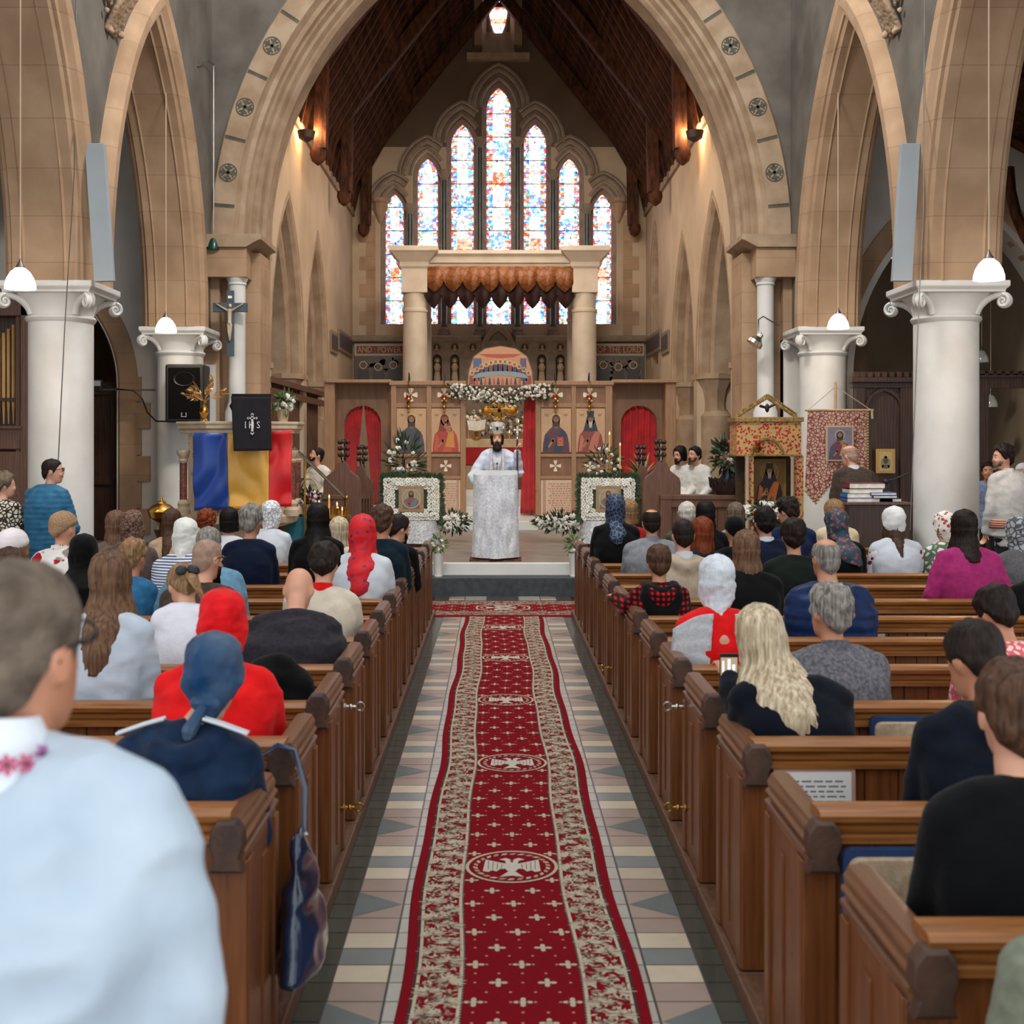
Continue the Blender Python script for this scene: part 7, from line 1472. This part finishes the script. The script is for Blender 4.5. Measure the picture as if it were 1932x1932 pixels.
person('woman with long straight brown hair beside the brass vessel', 324, 962, R_(10), [long(.26, .08)], 'brown', cl('beige_top', '#b79d80'), sw=.16)
person('woman in long black headscarf, left block', 158, 1013, R_(6), [dict(k='scarf', th=.018, L=.26, w=.13, m=BLK)], 'dark', BLK, lean=.1, hp=10, sw=.17)
KNIT = mat('beige_knit', '#b3906c', '#987656', rough=.95, scale=50, kind='net', param=1.4, bump=.8)
FLR = cl('red_white_floral', '#ded8d0', '#a3142a', kind='spots', scale=9, param=1.3, c3='#8d8378')
person('woman in beige knitted cap and red and white floral blouse', 120, 969, R_(7)+.1, [dict(k='cap', th=.020, back=-.06, m=KNIT)], 'dark', FLR, wide=1.05, sw=.165, hyaw=-25, collar=cl('dotted_collar', '#e0d6d0', '#2a1a20', kind='spots', scale=40))
person('standing man in blue quilted jacket and glasses looking right, by the left column', 99, 866, 12.0, [CROP], 'dark', cl('petrol_blue_puffer', '#2f6a8c', '#27597a', rough=.45, bump=.1), sit=False, zt=1.80, hyaw=-62, yaw=-16, glasses=True, mode=lambda p: .006*abs(sin(p.z*62)), wide=1.12, sw=.2, arms=(None, ((.27, .06, 1.12), (.10, .26, 1.05))), face=True)
person('standing woman in black and cream patterned blouse at the far left edge', 8, 892, 12.0, [dict(k='short', th=.024, curl=.01)], 'greybrown', cl('cream_black_print', '#c9bfae', '#2a2622', kind='net', scale=26, param=2.6), sit=False, zt=1.66, hyaw=-55, face=True, k=.96)
person('person in white cap over brown hair at the far left edge', 24, 1003, R_(5)+.2, [long(.08, .085), dict(k='cap', th=.022, back=.0, m=cl('pale_pink_cap', '#e6dcdc'))], 'sblond', cl('pale_grey_top', '#b9b4b0'), sw=.16)
person('brown haired person mostly hidden behind the nearest man in white shirt', 18, 1038, R_(4), [long(.05, .09)], 'brown', cl('mauve_top', '#6e5a60'), sw=.17)
person('bearded chorister in white tunic looking up, in the left choir stall', 598, 845, 17.75, [CROP], 'dark', cl('ivory_linen_tunic', '#ddd6c8', '#cfc7b8'), sit=True, floor=.393, hyaw=-35, hp=-14, yaw=150, face=True, beard=dict(L=.02), k=.98, sw=.17)
# ------------------------------------------------------------------ right side
person('person in sage green jersey, only a shoulder showing at the lower right corner', 2110, 1500, 2.2, [SH], 'brown', cl('sage_jersey', '#7d8270', '#6d7262', scale=40), zt=1.36, sw=.2, wide=1.1)
person('young man with short brown hair and plain black sweater, nearest right pew', 1915, 1256, R_(0), [dict(k='short', th=.010, top=.008, curl=.006)], 'brown', cl('black_sweater', '#08090c', '#050609'), hyaw=-6, sw=.2, wide=1.15, neck=.004, vox=.012, fine=True)
person('man with thinning dark crown and navy hooded jacket, third pew right', 1838, 1176, R_(1), [dict(k='short', th=.009, curl=.003)], 'dark', cl('dark_navy_hoodie', '#0b121f', '#080d16'), hood=True, hyaw=20, hp=16, sw=.205, wide=1.2, lean=.1, disp=.010)
bw = person('woman with long straight blond hair and navy jacket leaning over a phone', 1436, 1147, R_(2), [long(.29, .145, rag=.09)], 'blond', cl('midnight_jacket', '#0a101c', '#070b14'), hr=-10, hp=8, hyaw=14, lean=.1, sw=.20, wide=1.1, hx=-.11, arms=(((-.20, .16, .84), (-.225, .40, 1.0)), None), fine=True, disp=.010)
person('person with short silver grey hair and grey tweed jacket, right block', 1566, 1107, R_(3), [dict(k='short', th=.016, top=.008, curl=.012)], 'grey', cl('grey_tweed', '#77767a', '#504f55', scale=60, bump=.5), collar=cl('grey_tweed2', '#6b6a6f', '#504f55', scale=60), hyaw=22, sw=.2, wide=1.15)
person('woman with short dark hair and coral floral dress, right edge', 1878, 1110, R_(3), [dict(k='short', th=.014, curl=.006)], 'dark', cl('coral_floral', '#d8626a', '#efc9be', kind='spots', scale=40, param=1.4), hyaw=16, hp=20, sw=.2, wide=1.25, lean=.1)
GAUZE = cl('white_gauze_scarf', '#d9dde2', '#c5cad1', scale=30, bump=.5)
w = person('woman in white gauze headscarf and red dress with white fringe shawl, by the aisle', 1352, 1053, R_(4), [dict(k='scarf', th=.020, L=.09, w=.07, m=GAUZE)], 'dark', redc, sw=.18, wide=1.1, vox=.012)
Hm, nb, ar, shl = HM[w.name]; mb = MB()
SHW = cl('fluffy_white_shawl', '#e2e3e7', '#cfd1d6', scale=60, bump=1.0)
for s in (-1, 1):
    rows = []
    for j in range(20):
        v = j/19; row = []
        for i in range(11):
            u = i/10; a = (pi*.5+s*(.42+.10*v+u*(1.05 if s < 0 else .35))) ; x = -s*0+ s*sin(a-pi/2)*s; X_ = s*(.055+.03*v+(.19 if s < 0 else .12)*u)
            row.append(nb+Vector((X_, -(.150+.012*v)*sqrt(max(.08, 1-(abs(X_)/.27)**2))-.012-.004*sin(v*34+u*5), .03-.40*v-.09*u*u)))
        rows.append(row)
    mb = MB(); mb.grid(rows); mb.build('fringe_shawl', SHW, w, smooth=180, fixn=False, solid=.014)
mb = MB(); mb.sph(nb+Vector((0, -.160, -.12)), (.028, .012, .042), 16, 10); mb.build('keyhole_opening', SKIN, w)
person('balding man in blue quilted puffer jacket, right block', 1558, 1017, R_(5), [dict(k='short', th=.003, curl=.0005, s0=.5)], 'grey', cl('royal_blue_puffer', '#0a2650', '#071d40', rough=.4, bump=.1), hood=True, mode=lambda p: .008*abs(sin(p.z*44)), wide=1.3, sw=.215, glasses=True, hyaw=12, neck=.008)
PLD = cl('red_black_plaid', '#c01018', '#3a0a0c', kind='plaid', c3='#120c0c', scale=9)
b9 = person('boy with short brown hair, black hood and red checked sleeves, by the aisle', 1243, 1031, R_(6), [dict(k='short', th=.008, top=.012, curl=.005)], 'brown', PLD, k=.84, sw=.19, wide=1.15, hood=True, arms=(((-.20, .12, .86), (-.27, .30, .90)), None))
Hm, nb, ar, shl = HM[b9.name]; mb = MB(); c = nb; mb.limb([c+Vector((-.09, .02, .0)), c+Vector((-.09, -.06, -.01)), c+Vector((0, -.115, -.03)), c+Vector((.09, -.06, -.01)), c+Vector((.09, .02, .0))], [.048]*5, 12); mb.limb([c+Vector((-.08, -.07, -.05)), c+Vector((-.02, -.085, -.16)), c+Vector((0, -.075, -.34)), c+Vector((.02, -.085, -.16)), c+Vector((.08, -.07, -.05))], [.07, .105, .10, .105, .07], 12); meshobj(fuse(mb, .012, 4, .004), 'black_hood', BLK, b9)
person('woman with straight brown bob and black top, right block', 1408, 1003, R_(6), [long(.10, .098)], 'lbrown', BLK, sw=.19, wide=1.1)
person('young man with cropped dark hair, grey beige hoodie and white hood lining', 1289, 980, R_(7), [CROP], 'dark', cl('stone_hoodie', '#b5a590', '#a5957f'), hood=True, collar=WHT, sw=.18, wide=1.1)
person('man with dark side-swept hair and dark green fleece, right block', 1497, 982, R_(7), [dict(k='short', th=.014, top=.01, curl=.006)], 'dark', cl('bottle_green_fleece', '#111a15', '#0c120f'), wide=1.2, sw=.2, hyaw=-8)
person('balding man in light grey suit jacket on the right of the aisle', 1229, 961, R_(9), [dict(k='short', th=.006, curl=.001, s0=.45)], 'dark', cl('light_grey_suit', '#83878c', '#76797e', scale=30), collar=cl('light_grey_suit2', '#7b7f84'), wide=1.2, sw=.215)
person('woman in navy patterned headscarf and black coat, front right beside the aisle', 1161, 935, R_(10), [dict(k='scarf', th=.018, L=.22, w=.10, m=mat('navy_net_scarf', '#14213c', '#5a7088', rough=.7, scale=22, kind='net', param=.9, bump=.1))], 'dark', BLK, sw=.185, wide=1.15)
person('woman with blond hair showing right of the navy patterned headscarf', 1187, 945, R_(11), [long(.05, .08)], 'sblond', cl('red_top', '#9a1a1c'), sw=.16)
person('woman with auburn red hair and dark jacket, right block', 1325, 978, R_(8), [long(.12, .075)], 'red', cl('blue_black_jacket', '#1b212c'), sw=.175)
person('white haired man in olive jacket near the front right', 1296, 949, R_(11), [dict(k='short', th=.014, curl=.006)], 'white', cl('olive_jacket', '#4c4c3c'), sw=.19, wide=1.1)
person('woman with long straight black hair near the front right', 1331, 947, R_(10), [long(.24, .08)], 'black', BLK, sw=.17)
person('grey-brown bobbed woman near the front right, below the shrine', 1388, 950, R_(11), [long(.02, .085)], 'greybrown', cl('grey_shirt', '#8a8a8c'), sw=.17)
person('person in plain black beanie, right block', 1386, 977, R_(9), [dict(k='cap', th=.016, back=-.06, m=BLK)], 'dark', BLK, sw=.175)
person('man with dark hair and navy tracksuit top with white collar line', 1443, 958, R_(8), [dict(k='short', th=.010, top=.006, curl=.006)], 'black', NAVY, collar=WHT, sw=.19, wide=1.15)
person('young man with wavy dark hair and blue suit, head turned left', 1486, 942, R_(10), [dict(k='short', th=.018, top=.01, curl=.014)], 'dark', cl('blue_suit', '#18284c', '#122040'), hyaw=35, hp=8, sw=.185, face=True)
PAIS = mat('teal_paisley', '#1d3a48', '#8a2a34', rough=.6, scale=26, kind='spots', param=1.3, c3='#4c7a7c', bump=.1)
person('woman in long teal paisley headscarf over brown hair, right block', 1578, 963, R_(9), [dict(k='scarf', th=.018, L=.27, w=.10, m=PAIS)], 'brown', BLK, hyaw=25, hp=6, sw=.175)
person('woman with blond fringe and cream coat, half hidden behind the teal headscarf', 1573, 944, R_(11), [long(.03, .075)], 'sblond', cl('cream_coat', '#cdbb9c'), hyaw=160 if False else 30, sw=.18)
EMB = cl('white_red_embroidered_blouse', '#e6e4e6', '#8f1230', kind='spots', scale=24, param=1.25)
w = person('woman in white headscarf with brown hair showing and red-embroidered white blouse', 1686, 960, R_(9), [long(.22, .06), dict(k='kerchief', th=.024, L=.03, m=cl('plain_white_scarf', '#e4e4e2', '#d6d6d4'))], 'brown', WHT, sw=.19, wide=1.15)
Hm, nb, ar, shl = HM[w.name]
for i in (0, 1): e, q = ar[i]; mb = MB(); mb.limb([shl[i]+Vector((0, -.004, -.03)), shl[i].lerp(e, .5), e], [.076, .073, .066], 12); meshobj(fuse(mb, .013, 2), 'embroidered_sleeve', EMB, w)
person('woman with long dark hair and magenta pink jacket, right block', 1819, 965, R_(7), [long(.17, .115)], 'dark', cl('magenta_jacket', '#a52f6c', '#94275f', scale=30), sw=.2, wide=1.1, arms=(((-.27, .0, .85), (-.24, .2, .66)), ((.27, .0, .85), (.24, .2, .66))))
FSC = mat('white_red_flower_scarf', '#e2ded4', '#b8322a', rough=.7, scale=26, kind='spots', param=1.25, c3='#4f5a3c', bump=.1)
person('woman in white scarf with red flowers, half hidden left of the magenta jacket', 1782, 968, R_(9), [dict(k='kerchief', th=.018, L=.02, m=FSC)], 'dark', cl('green_white_check', '#d8d8ce', '#5a6a58', kind='net', scale=16, param=3), sw=.17)
person('woman in grey lace scarf and grey sweater at the right edge', 1922, 977, R_(8), [dict(k='scarf', th=.016, L=.10, w=.10, m=mat('grey_lace', '#a5a7aa', '#4e5056', rough=.8, scale=22, kind='net', param=2, bump=.4))], 'grey', cl('grey_marl', '#605e60', '#525052', scale=60), hyaw=20, sw=.2, wide=1.1)
person('person in black, mostly beyond the right edge of the picture', 1962, 1020, R_(6), [SH], 'dark', BLK, sw=.2, wide=1.1)
w = person('standing bearded man in white embroidered shirt with red belt, looking left', 1893, 840, 12.6, [dict(k='short', th=.014, top=.014, curl=.010)], 'dark', cl('ivory_homespun', '#c6c3be', '#b8b5b0', scale=20), sit=False, zt=1.93, hyaw=68, yaw=22, beard=dict(L=.006, m='greybrown'), sw=.21, wide=1.15, face=True, collar=cl('red_blue_collar', '#d8d0d0', '#8a2038', kind='spots', scale=60), skirt=False)
Hm, nb, ar, shl = HM[w.name]; mb = MB(); z0 = 1.93*.52+.09
mb.loft([[Vector(((.252+g)*cos(q), (.172+g)*sin(q), z)) for q in [2*pi*j/28 for j in range(28)]] for z, g in ((z0, -.006), (z0+.005, 0), (z0+.085, 0), (z0+.09, -.006))], cap=False); mb.build('woven_belt', cl('red_woven_belt', '#7c1620', '#c9a08a', kind='stripe', scale=14, param=1.7), w, smooth=60, solid=.006)
person('standing bald man in brown tweed jacket facing the banner, by the desk', 1603, 840, 13.9, [dict(k='short', th=.004, curl=.001, s0=.55)], 'buzz', cl('brown_tweed', '#4a3f36', '#3a312a', scale=50, bump=.5), sit=False, zt=1.93, hyaw=38, hp=10, sw=.2, wide=1.1, collar=WHT, floor=0)
cas = cl('white_cassock', '#ddd9d0', '#cdc8be')
person('long haired bearded man in white tunic, left of two in the right choir stall', 1283, 843, 17.78, [dict(k='short', th=.012), long(.03, .08)], 'black', cas, floor=.393, yaw=150, hyaw=-20, hp=10, face=True, beard=dict(L=.005), sw=.16)
person('short haired bearded man in white tunic, right of two in the right choir stall', 1311, 843, 17.7, [SH], 'black', cas, floor=.393, yaw=150, hyaw=-25, face=True, beard=dict(L=.02, m='brown'), sw=.18)
person('dark haired person glimpsed left of the man in the white embroidered shirt', 1864, 872, 16.6, [SH], 'dark', cl('blue_check', '#7a8aa6', '#3a4a6a', kind='spots', scale=40), sit=False, zt=1.70, yaw=160, face=True)
person('person in white knitted hat at the far right edge beyond the screen', 1930, 876, 15.6, [dict(k='cap', th=.02, back=-.03, m=WHT)], 'dark', cl('purple_print', '#4a3460', '#8a7aa0', kind='spots', scale=40), sit=False, zt=1.69, yaw=150, face=True)
# ------------------------------------------------------------------ bishop
VEST = mat('white_vestment', '#d6dae4', '#c2c9d8', rough=.5, scale=7, bump=.2, sheen=.3)
B = person('bearded bishop in white vestments and silver mitre, speaking behind the draped lectern', 938, 812, 16.85, [long(.02, .09)], 'dark', VEST, sit=False, zt=2.145, floor=.393, yaw=180, face=True, beard=dict(L=.07, m='dark', full=1), skirt='robe', wide=1.15, sw=.19, disp=.010, vox=.012, fine=True,
    arms=(((-.29, .08, 1.19), (-.275, .24, 1.46)), ((.33, .08, 1.12), (.20, .27, 1.12))))
Hm, nb, ar, shl = HM[B.name]
mb = MB(); mb.M = Hm; mb.lathe([(.086, .045), (.098, .048), (.100, .07), (.098, .075), (.112, .13), (.116, .17), (.108, .20), (.08, .225), (.03, .235)], (0, -.006, 0), 32, sy=1.08); mt = mb.build('mitre', mat('silver_mitre', '#d5d1ca', '#9c958c', rough=.35, metal=.45, scale=40, bump=.7), B, smooth=50)
mb = MB(); mb.M = Hm; mb.lathe([(.100, .05), (.104, .055), (.104, .068), (.100, .073)], (0, -.006, 0), 32, sy=1.08, closed=False); patty(mb, 0, -.006, .265, .035); mb.build('gold_band', BRASS, mt, smooth=30)
for a in (90, 40, 140): q = Vector((.114*cos(radians(a)), .122*sin(radians(a)), .14)); mb = MB(); mb.M = Hm; mb.sph(q, (.018, .012, .026), 10, 8); mb.build('medallion', BLACK if a == 90 else SILVER, mt)
fy = lambda z: .165
for s, L in ((-1, .40), (1, .42)):
    mb = MB(); mb.tube([nb+Vector((s*.075, .04, .03)), nb+Vector((s*.07, .12, -.08)), nb+Vector((s*.05, .155, -.22)), nb+Vector((-s*.035, .165, -L+.02))], .0045, 6); mb.build('gold_chain', BRASS, B)
c = nb+Vector((.045, .17, -.40)); mb = MB(); mb.box(c.x-.007, c.x+.007, c.y, c.y+.008, c.z-.06, c.z+.04).box(c.x-.026, c.x+.026, c.y, c.y+.008, c.z-.0, c.z+.014); mb.build('pectoral_cross', BRASS, B, smooth=0)
c = nb+Vector((-.045, .17, -.41)); mb = MB(); mb.sph(c, (.028, .01, .036), 12, 8); mb.build('pectoral_icon', BRASS, B); mb = MB(); mb.sph(nb+Vector((0, .145, -.17)), (.010, .010, .018), 8, 6); mb.tube([nb+Vector((0, .145, -.18)), nb+Vector((.006, .16, -.26))], .003, 5); mb.build('lapel_microphone', BLACK, B)
for s in (-1, 1): mb = MB(); mb.grid([[nb+Vector((s*(.055+.05*u), .095+.055*min(1, v*3)+.012*v, .03-.9*v)) for u in (0, .33, .66, 1)] for v in [i/12 for i in range(13)]]); mb.build('stole', mat('silver_stole', '#cfccd4', '#a9a4ae', rough=.45, metal=.2, scale=50, bump=.6), B, smooth=180, fixn=False, solid=.008)
# staff held in the raised hand
w_ = B.matrix_world if False else (Matrix.Translation(B.location) @ Matrix.Rotation(pi, 4, 'Z')); hp_ = w_ @ (ar[0][1]+Vector((0, .035, .055)))
t = thing('pastoral_staff', 'tall dark staff with silver cross head held in the bishop\'s raised hand', 'staff', (hp_.x, hp_.y-.02, .393)); x, y = hp_.x, hp_.y-.015
mb = MB(); mb.tube([(x, y, .393), (x, y, hp_.z+.12)], .013, 10); mb.build('shaft', mat('purple_brown_staff', '#3c2030', rough=.3, bump=0), t); mb = MB(); mb.lathe([(.012, 0), (.022, .02), (.012, .04), (.02, .06), (.01, .09)], (x, y, hp_.z+.10), 10); patty(mb, x, y, hp_.z+.24, .05, .3); mb.build('cross_head', SILVER, t)
mb = MB()
for z in (.3, .45, .6, .75, .9): mb.lathe([(.013, z), (.02, z+.01), (.013, z+.02)], (x, y, .393), 10)
for i, z in enumerate((.3, .5, .7, .9)): mb = MB(); mb.lathe([(.012, 0), (.021, .012), (.012, .024)], (x, y, .393+z), 10); mb.build('ring', SILVER, t)
# ------------------------------------------------------------------ phone, bags
Yp = 4.98; t = thing('mobile_phone', 'black mobile phone filming the altar, held by the blond woman', 'phone', tuple(P(1376, 1310, Yp))); a, b = P(1358, 1310, Yp), P(1393, 1233, Yp)
mb = MB(); mb.box(a.x, b.x, Yp, Yp+.009, a.z, b.z); mb.build('case', BLACK, t, smooth=0, bevel=.004)
SCR = mat('phone_screen', kind='attr', rough=.2, scale=5, var=.02, bump=0, emit=.9); p = Pic(lambda x, z, e: (a.x+.004+x*(b.x-a.x-.008), Yp-.0006-e*.6, a.z+.006+z*(b.z-a.z-.022)))
p.col('#8a7a66').rect(0, 1, 0, 1); p.up().col('#d8dcdc').rect(.42, .58, .62, .95).rect(.1, .2, .55, .9).rect(.7, .86, .5, .8); p.col('#c9a27a').rect(0, 1, .42, .52).col('#b5523a').rect(.3, .7, .36, .44).col('#5a4636').rect(.0, 1, .1, .34); p.up().col('#e8eef2').ell(.45, .4, .1, .06).col('#c7d9d0').ell(.2, .5, .12, .04).col('#3c5a78').rect(.1, .4, .1, .2).col('#e0e0e0').rect(.5, .7, .16, .26)
p.mb.build('screen', SCR, t, smooth=0, fixn=False)
LTH = mat('blue_patent_leather', '#0d2b4e', '#081c36', rough=.18, scale=5, bump=.0, coat=.7)
mb = MB(); c = Vector((-.72, 4.02, .27))
rings = []
for i in range(13):
    v = i/12; z = c.z+.37*v; hy = .25*(1-v*.80)+.02; hx = .07*(1-.65*v)*(1+.3*sin(pi*v)); rings.append([(c.x+hx*cos(q)-.01*v, c.y+hy*sin(q)*(1), z+.05*v*abs(sin(q))**2-.03*(1-v)*(cos(q)**2)) for q in [2*pi*j/28 for j in range(28)]])
mb.loft(rings); me = fuse(mb, .011, 3, .016, 6); base = c.copy(); me.transform(Matrix.Translation(-base)); o = meshobj(me, 'handbag', LTH); o.location = base; OFF[o.name] = base
tag(o, 'shiny dark blue handbag hanging from a pew end on the left of the aisle', 'handbag')
mb = MB(); mb.tube([(c.x, c.y+.03, .64), (c.x-.01, 4.14, .78), (-.775, 4.20, .895), (-.84, 4.23, .905), (-.90, 4.22, .87), (-.915, 4.20, .70), (-.9, 4.18, .62)], .010, 8, flat=.5); mb.build('strap', LTH, o); mb = MB(); mb.lathe([(.012, -.008), (.016, 0), (.012, .008)], (c.x, c.y+.03, .655), 10); mb.build('strap_ring', SILVER, o)
mb = MB(); c = Vector((PX(532, 5.42), 5.42, .46)); mb.limb([c+Vector((-.08, 0, .10)), c+Vector((-.06, 0, .45)), c+Vector((-.03, 0, .50))], [.12, .10, .06], 12); mb.limb([c+Vector((.08, .02, .1)), c+Vector((.06, .0, .4)), c+Vector((.0, 0, .49))], [.13, .09, .06], 12); me = fuse(mb, .014, 3, .02, 6); me.transform(Matrix.Translation(-c)); o = meshobj(me, 'backpack', BLK); o.location = c; tag(o, 'soft black backpack on the pew behind the bald man in charcoal', 'backpack')
# ------------------------------------------------------------------ camera, light
sc = bpy.context.scene
cam = bpy.data.cameras.new('camera'); co = bpy.data.objects.new('camera', cam); COL.objects.link(co)
co.location = (EX, 0, EZ); co.rotation_euler = (pi/2, 0, 0); cam.sensor_width = 36; cam.lens = 36*F/1932
cam.shift_x = 30/1932; cam.shift_y = -128/1932; cam.clip_start = .1; cam.clip_end = 200
cam.dof.use_dof = True; cam.dof.focus_distance = 13; cam.dof.aperture_fstop = 4.5
sc.camera = co
w = bpy.data.worlds.new('world'); sc.world = w; w.use_nodes = True; nt = w.node_tree; nt.nodes.clear()
bg = nd(nt, 'ShaderNodeBackground'); wo = nd(nt, 'ShaderNodeOutputWorld'); nt.links.new(bg.outputs[0], wo.inputs[0])
bg.inputs[0].default_value = (.94, .97, 1.0, 1); bg.inputs[1].default_value = 1.0
# warm area fill added under the chancel roof, without fittings; wall washers on the wall heads
area('chancel_fill', (0, 21.0, 8.6), (radians(38), 0, 0), 3.0, 0.8, 130, (1, .82, .64))
area('chancel_fill', (0, 26.5, 8.8), (radians(15), 0, 0), 3.0, 1.2, 90, (1, .84, .68))
area('nave_fill', (0, 11.5, 10.2), (radians(48), 0, 0), 1.6, .6, 330, (1, .95, .88))  # added fill light above the nave, brightens lectern and bishop
for sx in (-1, 1):
    lamp('wall_washer', (sx*3.55, 23.2, 7.9), 30, (1, .62, .32), .05)
sc.view_settings.view_transform = 'Standard'; sc.view_settings.look = 'None'; sc.view_settings.gamma = 1
sc.view_settings.use_curve_mapping = False; sc.view_settings.exposure = .75
